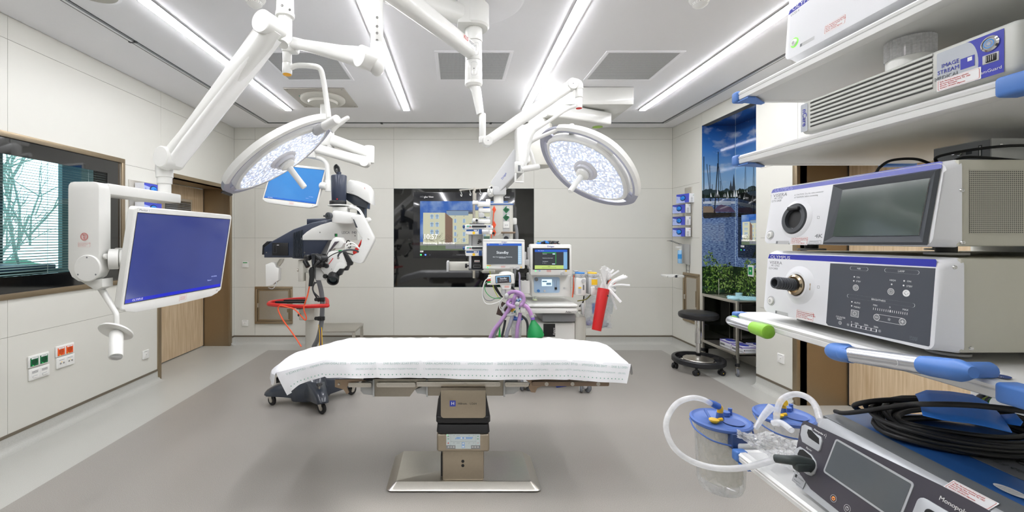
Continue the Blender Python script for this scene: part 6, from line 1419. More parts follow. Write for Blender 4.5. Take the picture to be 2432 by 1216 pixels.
# breathing hoses and green reservoir bag
t = thing('breathing_circuit', 'lilac breathing hoses knotted around their stand left of the anaesthesia machine', 'hose', W(*ch(600, 640), 4.05)); Zh = 3.98
lil = mat('lilac hose', 'B691C4', .4, noise=.12, nscale=14)
nt = lil.node_tree
wvv = nt.nodes.new('ShaderNodeTexWave'); wvv.inputs['Scale'].default_value = 60; wvv.inputs['Distortion'].default_value = 0; bp = nt.nodes.new('ShaderNodeBump'); bp.inputs['Strength'].default_value = .3; bp.inputs['Distance'].default_value = .003
tcc = nt.nodes.new('ShaderNodeTexCoord'); nt.links.new(tcc.outputs['Object'], wvv.inputs['Vector']); nt.links.new(wvv.outputs['Fac'], bp.inputs['Height']); nt.links.new(bp.outputs['Normal'], nt.nodes['Principled BSDF'].inputs['Normal'])
lil2 = mat('grey lilac hose', '93939E', .4, noise=.2, nscale=14)
def H(pts, r, m, nm='hose'): bb = MB(nm, t); bb.tube([W(*ch(x, y), z) for x, y, z in pts], r, m, 14, 7); bb.done()
H([(545, 420, 4.02), (600, 385, 4.00), (690, 380, 3.96), (780, 420, 3.94), (815, 500, 3.94), (790, 580, 3.94), (720, 625, 3.94), (630, 630, 3.95), (560, 600, 3.97), (545, 560, 4.0), (580, 520, 4.02), (620, 520, 4.02)], .0175, lil)
H([(740, 480, 4.03), (730, 440, 4.02), (690, 430, 3.99), (655, 480, 3.98), (640, 560, 4.0), (560, 680, 4.0), (430, 870, 4.0), (320, 1010, 4.0), (250, 1150, 4.0), (225, 1250, 4.02)], .0175, lil)
H([(620, 640, 4.06), (520, 760, 4.05), (400, 940, 4.04), (320, 1100, 4.04), (290, 1250, 4.04)], .0165, lil2)
H([(640, 740, 4.0), (610, 830, 3.99), (570, 960, 3.98), (530, 1080, 3.98), (510, 1250, 4.0)], .0175, lil2)
H([(755, 740, 4.0), (735, 860, 3.98), (710, 960, 3.98), (700, 1080, 3.98), (690, 1250, 4.0)], .0175, lil)
H([(800, 600, 3.96), (860, 630, 3.95), (915, 710, 3.95), (955, 810, 3.95)], .0185, mat('pink lilac hose', 'C99BD2', .4, noise=.05))
b = MB('stand_arm', t)
for pts, r, m in (([(520, 430, 4.0), (522, 500, 4.0)], .017, lgrey), ([(700, 600, 3.93), (706, 720, 3.93)], .016, lgrey), ([(530, 590, 4.02), (470, 650, 4.02), (460, 710, 4.02), (520, 765, 4.0), (620, 775, 3.99), (690, 745, 3.97)], .014, lgrey), ([(760, 640, 3.96), (820, 690, 3.96)], .013, white2)): b.tube([W(*ch(x, y), z) for x, y, z in pts], r, m, 12, 5)
b.ell(W(*ch(522, 455), 3.99), (.022, .022, .03), lgrey, 14); b.ell(W(*ch(705, 585), 3.92), (.022, .02, .022), lgrey, 14); b.box(W(*ch(800, 690), 3.96), (.05, .03, .04), white2, .006)
for x, y, m in ((700, 530, mat('pale blue fitting', '9DBEE0', .4)), (740, 520, mat('pale blue fitting', '9DBEE0', .4)), (790, 640, mat('pale blue fitting', '9DBEE0', .4)), (630, 690, yellow), (740, 655, mat('teal fitting', '2E9E9E', .4)), (680, 710, mat('teal fitting', '2E9E9E', .4))): b.cyl(W(*ch(x-18, y+16), 4.03), W(*ch(x+18, y-16), 4.0), .012, m, n=12)
b.done()
b = MB('reservoir_bag', t); gb = mat('green rubber bag', '0E8F4C', .45, bump=.25, nscale=40, noise=.08); q0 = W(*ch(968, 838), 3.94); q1 = W(*ch(1030, 1200), 3.94); ax = (q1-q0).normalized(); LL = (q1-q0).length
b.lathe(q0, ax, [(.014, 0), (.016, .01), (.026, .03), (.05, .07), (.072, .12), (.078, .16), (.072, LL-.03), (.04, LL), (0, LL+.005)], gb, 30); b.done()
b = MB('bag_collar', t); b.cyl(q0 - ax*.015, q0 + ax*.008, .019, mat('violet collar', '8A6CC8', .4), n=20); b.cyl(q0 - ax*.035, q0 - ax*.014, .017, lgrey, n=20); b.done()
# lead cable, dark sleeve, suction jar behind the hoses
t = MB('brown_cuff'); t.prism(FZ(4.10), pts2(ch, [(415, 530), (470, 560), (540, 590), (545, 790), (500, 830), (440, 795), (350, 765)], 4.10), -.03, mat('brown cuff fabric', '5A4A44', .8, noise=.1), .006); tag(t.done(), 'folded brown blood pressure cuff hanging behind the lilac hoses', 'cuff')
t = thing('suction_jar', 'clear suction jar with a blue lid half hidden behind the lilac hoses', 'jar', W(*ch(690, 1100), 4.25)); q = W(*ch(690, 850), 4.22)
b = MB('jar_body', t); b.lathe(q, (0, 0, -1), [(.056, 0), (.054, .02), (.048, .17), (.04, .18), (0, .18)], clear_mat('jar plastic', 'EEF0F2', .35, .12), 30); b.done()
b = MB('jar_lid', t); b.cyl(q, q + V(0, 0, .016), .066, mat('blue jar lid', '3E5FA8', .4), n=30, bev=.004); b.cyl(q + V(-.02, 0, .016), q + V(-.02, 0, .035), .012, mat('blue jar lid', '3E5FA8', .4), n=12); b.done()
t = MB('black_hose'); t.tube([W(*ch(770, 780), 4.12), W(*ch(850, 850), 4.10), W(*ch(880, 950), 4.10), W(*ch(880, 1130), 4.10), W(*ch(870, 1250), 4.12)], .012, dgrey, 12, 6); t.tube([W(*ch(500, 860), 4.15), W(*ch(480, 980), 4.15), W(*ch(440, 1150), 4.15)], .012, dgrey, 12, 5); tag(t.done(), 'dark grey hoses hanging between the lilac hoses and the anaesthesia machine', 'hose')
t = MB('green_clip'); t.prism(FZ(4.0), pts2(ch, [(400, 985), (412, 985), (428, 1150), (382, 1150)], 4.0), -.015, mat('bright green plastic', '2EA84E', .4), .003); tag(t.done(), 'small bright green pointed plastic clip at the foot of the lilac hoses', 'clip')
# ---- supply pendant
pend = thing('supply_pendant', 'grey and white ceiling supply pendant with a slanting arm and socket column', 'supply pendant', (.82, 4.4, 2.9))
b = MB('ceiling_box', pend); b.box2((1.05, 4.30, 2.82), (1.79, 4.88, 2.998), white, .006); b.done()
b = MB('extension_arm', pend); A = W(1430, 281, 4.62); B = W(1282, 266, 4.26); A.z = B.z = 2.735; beam(b, A, B, .26, .135, .24, .145, white, rr=.15); b.done()
b = MB('arm_green_marks', pend); b.lathe(V(A.x-.06, A.y-.03, 2.667), (0, 0, -1), [(0, 0), (.055, 0), (.055, .002), (0, .002)], mat('lime mark', '9BC83C', .5), 24); b.done()
b = MB('drum', pend); c = V(W(1278, 0, 4.32).x, 4.32, 0); b.cyl(c + V(0, 0, 2.62), c + V(0, 0, 2.19), .138, offw, n=48, bev=.01); b.cyl(c + V(0, 0, 2.67), c + V(0, 0, 2.615), .10, white, n=40, bev=.004); b.box2((W(1226, 0, 4.3).x, 4.22, 2.21), (W(1262, 0, 4.3).x, 4.46, 2.60), white, .03, 3); b.done()
b = MB('spring_arm', pend); beam(b, W(1242, 372, 4.40), W(1180, 446, 4.52), .16, .21, .13, .15, lgrey, mid=[(.2, .15, .2)], rr=.1); F = Fr(W(1197, 418, 4.37), (W(1225, 378, 4.37)-W(1197, 418, 4.37)), (-.6, 0, .8)); b.text(F, 'Dräger', -.0, .0, .028, inkblu, 'C', .02); b.done()
b = MB('wrist', pend); b.box2((W(1170, 0, 4.5).x, 4.44, W(0, 464, 4.5).z), (W(1201, 0, 4.5).x, 4.62, W(0, 444, 4.5).z), lgrey, .01); b.cyl(W(1184, 462, 4.53), W(1184, 484, 4.53), .052, white, n=30); b.ell(W(1166, 455, 4.5), (.04, .05, .06), white, 16); b.done()
b = MB('service_column', pend); x0, x1 = W(1166, 0, 4.46).x, W(1219, 0, 4.46).x; zb = W(0, 655, 4.46).z; zt = W(0, 482, 4.46).z
b.prism(Matrix.Translation(((x0+x1)/2, 4.56, 0)), rrect(x1-x0, .22, .03), zt-zb, offw, z0=zb); b.prism(Matrix.Translation(((x0+x1)/2, 4.56, 0)), rrect(x1-x0+.012, .235, .035), .012, mat('blue column ring', '4E6EA8', .4), z0=zt-.02); b.done()
def fp(pts, Z): return pts2(cp_, pts, Z)
b = MB('socket_panel', pend); F = FZ(4.449); b.prism(F, fp([(537, 228), (610, 228), (610, 590), (537, 590)], 4.449), .002, lgrey)
for y in (272, 357):
    p = fp([(572, y)], 4.445)[0]; b.prism(FZ(4.446), [(p[0]-.034, p[1]), (p[0], p[1]-.038), (p[0]+.034, p[1]), (p[0], p[1]+.038)], .006, mat('socket green', '0F7A46', .4), .001); b.lathe(V(p[0], 4.439, p[1]), (0, -1, 0), [(0, 0), (.018, 0), (.018, .001), (.014, .0005), (0, .0005)], mat('socket well green', '0A4A2B', .5), 18); b.rect(FZ(4.4385), p[0]+.004, p[1]+.016, p[0]+.028, p[1]+.024, inkwht)
p = fp([(572, 440)], 4.446)[0]; b.prism(FZ(4.447), rrect(.062, .068, .003, 4, *p), .006, white2, .002); b.rect(FZ(4.4405), p[0]-.016, p[1]-.01, p[0]-.002, p[1]+.004, lgrey); b.rect(FZ(4.4405), p[0]+.002, p[1]-.01, p[0]+.016, p[1]+.004, lgrey)
p = fp([(572, 590)], 4.446)[0]; b.lathe(V(p[0], 4.447, p[1]), (0, -1, 0), [(0, 0), (.025, 0), (.025, .006), (.018, .01), (.012, .004), (0, .004)], dgrey, 20); b.done()
b = MB('orange_sockets', pend)
for y in (270, 440, 525): p = fp([(438, y)], 4.449)[0]; b.prism(FZ(4.450), [(p[0]-.02, p[1]), (p[0], p[1]-.042), (p[0]+.02, p[1]), (p[0], p[1]+.042)], .008, orange, .002)
b.tube([W(*cp_(436, 270), 4.43), W(*cp_(430, 340), 4.42), W(*cp_(424, 430), 4.43)], .005, orange, 8, 5); b.tube([W(*cp_(410, 545), 4.43), W(*cp_(404, 590), 4.42)], .005, orange, 8, 5); b.lathe(W(*cp_(430, 532), 4.445), (0, -1, 0), [(0, 0), (.014, 0), (.013, .012), (0, .013)], black, 14); b.done()
b = MB('equipment_rail', pend); b.box2((fp([(516, 0)], 4.42)[0][0], 4.41, fp([(0, 538)], 4.42)[0][1]), (fp([(672, 0)], 4.42)[0][0], 4.42, fp([(0, 516)], 4.42)[0][1]), mat('tan rail', '8E7C6C', .35, .8), .002); b.box2((fp([(540, 0)], 4.42)[0][0], 4.42, fp([(0, 532)], 4.42)[0][1]), (fp([(560, 0)], 4.42)[0][0], 4.45, fp([(0, 522)], 4.42)[0][1]), steel); b.done()
b = MB('side_bracket', pend); b.box2((x1, 4.5, fp([(0, 440)], 4.5)[0][1]), (x1+.045, 4.6, fp([(0, 362)], 4.5)[0][1]), white2, .012); b.tube([W(*cp_(672, 440), 4.52), W(*cp_(684, 500), 4.52), W(*cp_(688, 600), 4.52), W(*cp_(668, 900), 4.52), W(*cp_(640, 1160), 4.50)], .02, mgrey, 12, 5); b.done()
b = MB('lower_tray', pend); b.box2((W(*cp_(300, 0), 4.5).x, 4.40, W(*cp_(0, 968), 4.5).z), (W(*cp_(440, 0), 4.5).x, 4.66, W(*cp_(0, 935), 4.5).z), offw, .006); b.tube([W(*cp_(484, 940), 4.5), W(*cp_(484, 1000), 4.5)], .013, steel, 10); b.done()
# infusion pole with its arms
t = thing('infusion_pole', 'steel infusion pole with hook bar on white jointed arms beside the pendant column', 'pole', W(*cp_(222, 1030), 4.30)); Zp = 4.30
b = MB('pole', t); b.cyl(W(*cp_(213, 1032), Zp), W(*cp_(213, 60), Zp), .013, steel, n=20); b.cyl(W(*cp_(222, 165), Zp), W(*cp_(222, 90), Zp), .019, steel, n=20); b.done()
b = MB('hook_bar', t); b.tube([W(*cp_(52, 54), Zp), W(*cp_(410, 26), Zp)], .006, steel, 10); b.ell(W(*cp_(408, 26), Zp), (.012,)*3, black, 10); b.cyl(W(*cp_(222, 62), Zp), W(*cp_(222, 28), Zp), .012, steel, n=12); b.done()
for x in (72, 172, 284, 390): b = MB('hook', t); y = 54 - (x-52)*28/358; b.tube([W(*cp_(x-4, y), Zp), W(*cp_(x-2, y+28), Zp), W(*cp_(x+8, y+50), Zp), W(*cp_(x+6, y+68), Zp), W(*cp_(x-4, y+64), Zp), W(*cp_(x-6, y+46), Zp)], .0035, chrome, 8, 4); b.done()
b = MB('jointed_arm', t)
bxa(b, 198, 170, 262, 212, Zp-.03, .08, white, .008, cp_); bxa(b, 250, 180, 396, 236, Zp, .08, white, .012, cp_); b.cyl(W(*cp_(372, 240), Zp+.05), W(*cp_(372, 155), Zp+.05), .024, white, n=20, bev=.003); bxa(b, 264, 252, 400, 304, Zp+.02, .08, white, .014, cp_); b.cyl(W(*cp_(290, 360), Zp+.05), W(*cp_(290, 238), Zp+.05), .024, white, n=20, bev=.003); bxa(b, 266, 308, 330, 358, Zp+.02, .08, lgrey, .01, cp_); b.done()
b = MB('jointed_arm', t); bxa(b, 198, 368, 262, 410, Zp-.03, .08, white, .008, cp_); bxa(b, 240, 378, 396, 430, Zp, .08, white, .012, cp_); b.cyl(W(*cp_(370, 380), Zp+.05), W(*cp_(370, 350), Zp+.05), .022, lgrey, n=20, bev=.003); b.cyl(W(*cp_(235, 382), Zp-.05), W(*cp_(255, 395), Zp-.05), .012, black, n=12); b.done()
# pump rack with two stacked pumps each
rack = thing('pump_rack', 'tall aluminium rack holding the infusion pumps on the pole', 'rack', W(*cp_(240, 945), 4.20)); Zq = 4.20
b = MB('rack_frame', rack); bxa(b, 157, 432, 190, 940, Zq, .10, alu, .010, cp_); bxa(b, 308, 432, 322, 940, Zq, .10, alu, .006, cp_); bxa(b, 190, 432, 310, 940, Zq+.02, .08, lgrey, .004, cp_); bxa(b, 165, 424, 330, 436, Zq-.02, .14, dgrey, .004, cp_); b.done()
b = MB('rack_base', rack); bxa(b, 190, 790, 310, 932, Zq+.005, .07, black, .006, cp_); bxa(b, 155, 930, 322, 944, Zq-.02, .14, dgrey, .006, cp_); F = FZ(Zq+.0045); b.rect(F, *[v for p in fp([(218, 855), (278, 832)], Zq) for v in p], inkwht); b.rect(F, *[v for p in fp([(222, 850), (274, 846)], Zq) for v in p], redprint); b.ring(F, fp([(208, 915), (285, 915), (285, 885), (208, 885)], Zq), .002, lgrey); b.done()
b = MB('rack_latch', rack); bxa(b, 195, 560, 308, 660, Zq+.018, .02, lgrey, .004, cp_); b.ell(W(*cp_(278, 626), Zq), (.02, .01, .012), black, 12); b.box(W(*cp_(262, 646), Zq), (.018, .012, .012), black, .002); b.rect(FZ(Zq+.017), *[v for p in fp([(262, 612), (290, 600)], Zq) for v in p], inkgry); b.done()
b = MB('clamp_knob', rack); b.cyl(W(*cp_(160, 895), Zq+.05), W(*cp_(140, 895), Zq+.05), .008, black, n=10); b.cyl(W(*cp_(140, 895), Zq+.05), W(*cp_(114, 895), Zq+.05), .022, black, n=16, bev=.004); b.done()
pumpb = mat('pump blue', '2A4E86', .4)
for k, (y, lab) in enumerate(((436, 'upper white and blue syringe pump in the rack'), (676, 'lower white and blue syringe pump in the rack, partly behind the patient monitor'))):
    t = thing('syringe_pump', lab, 'syringe pump', W(*cp_(265, y+110), Zq-.07), 'syringe pumps in the rack')
    b = MB('pump_head', t); b.prism(FZ(Zq-.10), fp([(118, y+50), (112, y+35), (118, y+6), (128, y), (395, y+2), (425, y+14), (428, y+40), (415, y+52)], Zq-.10), -.14, white, .006); b.done()
    b = MB('pump_display', t); F = FZ(Zq-.1005); r_ = lambda x0, y0, x1, y1, m: b.rect(F, *[v for p in fp([(x0, y+y1), (x1, y+y0)], Zq-.1005) for v in p], m)
    r_(190, 10, 352, 35, black); r_(196, 13, 346, 32, glow('pump lcd', '3A4046', .4)); r_(130, 10, 186, 35, mat('pump keypad', '9FB0C4', .5)); r_(136, 14, 158, 24, green); r_(162, 12, 182, 20, green); r_(162, 24, 182, 33, red); b.flat(F, circ(.007, 10, *fp([(384, y+20)], Zq-.1)[0]), pumpb)
    for xx in (362, 374, 386, 398): r_(xx, 10, xx+8, 20, pumpb); r_(xx, 26, xx+8, 34, pumpb)
    r_(200, 40, 330, 44, inkgry); b.done(smooth=False)
    b = MB('syringe_holder', t); b.prism(FZ(Zq-.10), fp([(122, y+104), (118, y+60), (124, y+54), (412, y+54), (420, y+70), (412, y+108), (132, y+112)], Zq-.10), -.13, white, .006); b.done()
    b = MB('holder_fittings', t); F = FZ(Zq-.1005); r_(128, 56, 258, 76, pumpb); r_(212, 60, 248, 70, inkwht); b.flat(F, circ(.014, 14, *fp([(212, y+94)], Zq-.1)[0]), yellow); bxa(b, 268, y+52, 302, y+108, Zq-.115, .03, pumpb, .004, cp_); b.cyl(W(*cp_(302, y+80), Zq-.11), W(*cp_(385, y+80), Zq-.11), .018, lgrey, n=16); bxa(b, 375, y+58, 395, y+104, Zq-.13, .04, lgrey, .006, cp_); b.ell(W(*cp_(100, y+24), Zq-.06), (.012, .02, .018), pumpb, 12); b.done()
# patient monitor
t = thing('patient_monitor', 'white patient monitor showing a grey standby screen, in front of the pendant column', 'patient monitor', W(*cp_(545, 925), 4.02)); Zm_ = 4.02
b = MB('monitor_case', t); b.prism(FZ(Zm_), fp([(318, 930), (313, 915), (313, 605), (325, 597), (765, 600), (778, 610), (780, 920), (770, 928)], Zm_), -.07, white, .008); b.prism(FZ(Zm_-.004), fp([(318, 612), (322, 598), (765, 601), (774, 614), (774, 622), (318, 618)], Zm_), -.02, white2, .003); b.done()
b = MB('monitor_screen', t); F = FZ(Zm_-.0048); r_ = lambda x0, y0, x1, y1, m: b.rect(F, *[v for p in fp([(x0, y1), (x1, y0)], Zm_) for v in p], m)
r_(351, 644, 746, 882, lgrey); r_(355, 648, 742, 878, glow('standby grey', '555A5E', .6)); r_(355, 648, 742, 672, glow('screen blue', '2C62C8', .9)); r_(702, 672, 742, 878, glow('screen cyan', '84B6DE', .9))
for i in range(9): r_(706, 678+i*22, 738, 694+i*22, glow('screen pale', 'A9D2EC', .9))
b.text(F, 'Standby', *fp([(530, 748)], Zm_)[0], .036, wt, 'C', .02); b.text(F, 'Bitte Taste drücken, um Monitoring', *fp([(530, 797)], Zm_)[0], .0125, wt, 'C', .01); b.text(F, 'fortzusetzen', *fp([(530, 806)], Zm_)[0], .0125, wt, 'C', .01); b.text(F, '16:00', *fp([(510, 655)], Zm_)[0], .018, wt, 'C'); b.text(F, '17', *fp([(375, 656)], Zm_)[0], .016, wt, 'C'); b.text(F, 'Dräger', *fp([(550, 632)], Zm_)[0], .018, inkblu, 'C', .02)
r_(355, 888, 402, 896, yellow); r_(512, 900, 560, 903, redprint); r_(512, 908, 560, 911, redprint); r_(610, 910, 655, 913, inkgry); r_(730, 904, 744, 918, yellow); b.flat(F, circ(.007, 10, *fp([(364, 913)], Zm_)[0]), led_g); b.done(smooth=False)
MB('rotary_knob', t).lathe(W(*cp_(700, 920), Zm_-.003), (0, -1, 0), [(0, 0), (.018, 0), (.018, .008), (.015, .016), (0, .017)], lgrey, 24).done()
b = MB('monitor_arm', t); bxa(b, 778, 828, 828, 888, Zm_+.05, .05, lgrey, .006, cp_); bxa(b, 776, 740, 798, 826, Zm_+.06, .04, lgrey, .006, cp_); b.tube([W(*cp_(790, 860), 4.1), W(*cp_(835, 930), 4.14)], .008, lgrey, 8); b.done()
# small module monitor below
t = thing('telemetry_monitor', 'small slanted hand-held monitor below the patient monitor with leads plugged in', 'monitor', W(*cp_(560, 1160), 4.02)); Zn = 4.0
F = Fr(W(*cp_(520, 1045), Zn), (1, 0, .065), (0, 0, 1))
b = MB('case', t); b.prism(F, rrect(.245, .098, .012), -.04, white, .006); b.done()
b = MB('display', t); b.rect(F, -.058, -.037, .09, .035, black, .004, .0006); b.rect(F, -.052, -.031, .084, .030, glow('module grey', '4A4548', .5), z=.0008); b.rect(F, -.052, .020, .084, .030, glow('screen cyan', '84B6DE', .9), z=.001); b.rect(F, -.052, -.031, -.042, .020, glow('screen cyan', '84B6DE', .9), z=.001); b.rect(F, .074, -.031, .084, .020, glow('screen cyan', '84B6DE', .9), z=.001); b.text(F, 'Standby', .016, .006, .02, wt, 'C', .02, z=.0012); b.text(F, 'Bitte Taste drücken', .016, -.014, .009, wt, 'C', z=.0012)
for i, m in enumerate((yellow, green, inkblu, yellow)): b.rect(F, -.112, -.03+.02*i, -.10, -.022+.02*i, m, z=.0008)
b.done(smooth=False)
b = MB('holder', t); b.ell(W(*cp_(570, 985), Zn+.05), (.07, .035, .028), white2, 18); b.prism(FZ(Zn+.01), fp([(498, 1092), (635, 1085), (625, 1160), (530, 1165)], Zn), -.06, white2, .01); b.cyl(W(*cp_(545, 1160), Zn+.04), W(*cp_(540, 1216), Zn+.04), .024, lgrey, n=18); b.rect(FZ(Zn+.0095), *[v for p in fp([(555, 1140), (605, 1118)], Zn) for v in p], mat('pale red print', 'E0B0A8', .6)); b.done()
b = MB('lead_plugs', t)
for i, (y, m) in enumerate(((1030, white2), (1052, red), (1075, green), (1092, white2))): b.cyl(W(*cp_(398, y), Zn), W(*cp_(362, y+6), Zn), .009, m, n=10)
b.done()
t = MB('monitor_leads')
def LD(pts, r, m): t.tube([W(*ch(x, y), z) for x, y, z in pts], r, m, 8, 7)
LD([(225, 150, 4.0), (160, 190, 4.0), (118, 330, 4.0), (120, 480, 4.0), (160, 570, 4.0), (240, 590, 4.0), (340, 570, 4.02), (420, 530, 4.04), (470, 500, 4.05)], .005, white2)
LD([(225, 215, 4.0), (170, 230, 4.0), (135, 290, 4.0), (122, 420, 4.0), (165, 510, 4.0), (250, 530, 4.0), (340, 490, 4.03), (430, 470, 4.05)], .004, mgrey)
LD([(240, 220, 4.0), (160, 240, 4.0), (155, 340, 4.0), (210, 430, 4.0), (300, 485, 4.0), (430, 490, 4.04)], .0032, green)
LD([(480, 470, 4.04), (430, 520, 4.03), (400, 590, 4.03), (410, 660, 4.03), (440, 700, 4.03)], .005, white2); LD([(480, 480, 4.04), (440, 540, 4.03), (420, 600, 4.03), (440, 660, 4.03)], .004, white2)
tag(t.done(), 'white, grey and green monitor leads looping left of the lilac hoses', 'cable')
t = MB('black_leads')
for i in range(4): LD([(300+i*9, 250, 4.2), (330+i*12, 330, 4.15), (400+i*8, 430, 4.1), (440+i*5, 470, 4.08)], .005, black)
LD([(235, 20, 4.2), (270, 180, 4.18), (310, 330, 4.15), (370, 450, 4.1), (410, 500, 4.08)], .004, mat('lime lead', 'BCCB30', .5)); LD([(610, 290, 4.2), (640, 330, 4.2), (690, 370, 4.18)], .009, black)
tag(t.done(), 'black and lime leads running down behind the small slanted monitor', 'cable')
t = MB('lilac_tube'); t.tube([W(*ch(730, 45), 4.12), W(*ch(745, 110), 4.12), W(*ch(740, 220), 4.12), W(*ch(748, 330), 4.12), W(*ch(760, 380), 4.12)], .008, mat('pale lilac tube', 'B9B4D4', .4), 10, 6); tag(t.done(), 'thin pale lilac tube hanging left of the small white plug box', 'tube')
# low shelf by the wall behind the pump rack
t = thing('slim_drawer_unit', 'low grey drawer hanging from the pendant left of the pump rack', 'shelf', W(*cp_(60, 930), 4.5)); x0 = W(1063, 0, 4.4).x; x1 = W(1172, 0, 4.4).x; zt = W(0, 625, 4.4).z; zb = W(0, 643, 4.4).z
b = MB('shelf_body', t); b.box2((x0, 4.42, zb), (x1+.1, 4.72, zt), offw, .004); b.done(); b = MB('end_plate', t); b.box2((x0-.012, 4.40, zb-.01), (x0+.012, 4.72, zt+.012), lgrey, .003); b.done()
# ================================================================ equipment shelves in the right foreground
def uvp(F, x, y):
    """Where the plane z = 0 of frame F is seen at pixel (x, y), in plane coordinates."""
    I = F.inverted(); o = I @ V(0, 0, EYE); d = I.to_3x3() @ V((x-1085)/FPX, 1, -(y-565)/FPX)
    t_ = -o.z/d.z; p = o + d*t_; return (p.x, p.y)
SXF, SXB, SY0, SY1 = .78, 1.27, .54, 1.20
shelfm = mat('shelf aluminium white', 'E3E3E1', .35, .15, noise=.01)
shelfu = mat('shelf underside', 'DADAD8', .4, .1, noise=.01)
tower = thing('equipment_pendant', 'white equipment pendant with four wide shelves in the right foreground', 'equipment shelf', (1.43, 1.02, 1.4))
b = MB('column', tower); b.box2((1.34, .94, .70), (1.50, 1.12, 2.25), white, .02); b.cyl((1.43, 1.03, 2.25), (1.43, 1.03, 3.0), .05, white); b.done()
for k, z in enumerate((1.877, 1.70, 1.262, .875)):
    b = MB('shelf', tower); b.box2((SXF+.012, SY0, z-.024), (SXB, SY1, z-.002), shelfu, .002)
    F = Fr((0, SY0+.02, 0), (1, 0, 0), (0, 0, 1))
    b.prism(F, [(SXF+.022, z), (SXF+.006, z-.001), (SXF, z-.006), (SXF+.001, z-.011), (SXF+.003, z-.012), (SXF+.001, z-.014), (SXF+.002, z-.024), (SXF+.008, z-.027), (SXF+.022, z-.027)], -(SY1-SY0-.04), shelfm)
    b.box2((SXF+.02, SY1-.02, z-.027), (SXB, SY1, z), shelfm, .006); b.box2((SXB-.01, SY0, z-.027), (1.36, SY1-.1, z-.002), shelfm, .004); b.done()
    for y0, y1, s_ in ((SY1-.022, SY1+.004, 1), (SY0-.004, SY0+.076, -1)):
        e = MB('corner_cap', tower); e.box2((SXF-.004, y0, z-.029), (SXF+.03, y1, z+.001), capblue, .006, 3)
        if s_ > 0: e.prism(Matrix.Translation((0, 0, 0)), [(SXF, SY1-.02), (SXF+.08, SY1+.002), (SXF+.08, SY1-.012), (SXF+.02, SY1-.06), (SXF, SY1-.06)], .003, capblue, z0=z-.031)
        else: e.box2((SXF, SY0-.004, z-.029), (SXF+.10, SY0+.03, z+.001), capblue, .006)
        e.done()
    if k < 3: b = MB('rear_cap', tower); b.box2((1.19, SY1-.02, z-.031), (1.28, SY1+.004, z+.001), capblue, .005); b.done()
b = MB('shelf_marks', tower); F = Matrix.Translation((0, 0, 1.2623)); b.flat(F, circ(.017, 20, .812, .64, .013), mat('badge navy', '24407E', .5)); b.text(Fr((.812, .64, 1.2623), (0, -1, 0), (1, 0, 0)), 'KLS', 0, 0, .009, inkwht, 'C'); b.text(Fr((.81, .70, 1.2623), (0, -1, 0), (1, 0, 0)), 'MAX. 30 kg', -.0, .0, .010, inkgry, 'C'); b.done(smooth=False)
def grip(pts, caps, label=''):
    b = MB('handle', tower); b.tube(pts, .014, mat('handle silver', 'C9CCD2', .25, .8), 20, 6); b.done()
b = MB('front_handle', tower); A = V(.768, 1.185, 1.238); B = V(.768, 1.065, 1.238); b.tube([A + V(.02, .01, .0), A, B], .0135, mat('handle silver', 'C9CCD2', .25, .8), 20, 5); b.tube([B + V(.03, .02, .0), B + V(.004, .03, 0)], .010, lgrey, 12); b.done()
b = MB('green_grip_end', tower); lime = mat('lime grip', '8CC63A', .4); b.tube([B + V(0, .035, 0), B + V(0, -.012, 0), B + V(0, -.02, 0)], .0185, lime, 24, 3, rs=[.85, 1, .7]); b.done(); b = MB('handle_sleeve', tower); b.tube([A + V(.012, .008, 0), A + V(0, -.006, 0)], .0150, lime, 20); b.done()
A = W(1992, 838, .836); B = W(2300, 883, .622); d = B-A
b = MB('front_handle', tower); b.tube([A, A + d*.3, A + d*.8], .0145, mat('handle silver', 'C9CCD2', .25, .8), 24, 5, up=(1, 0, 0)); F = Fr(A + d*.3 + V(-.0150, 0, .0), d, (0, 0, 1)); b.ring(F, rrect(.13, .011, .005, 4), .0009, lgrey); b.done()
b = MB('blue_grip_end', tower); b.tube([A + V(.03, .012, .0), A + V(.004, .012, 0), A + d*.02, A + d*.13], .0165, capblue, 24, 5, rs=[.9, 1, 1.0, .96]); b.ell(A + d*.10 + V(-.010, 0, 0), (.008, .016, .012), capblue, 16); b.done()
b = MB('blue_grip_end', tower); b.tube([A + d*.70, A + d*.78, A + d*.95, A + d*1.03], .0165, capblue, 24, 5, rs=[.86, .96, 1, .5]); b.tube([A + d*.93, A + d*.93 + V(.05, 0, .0)], .012, capblue, 16); b.done()

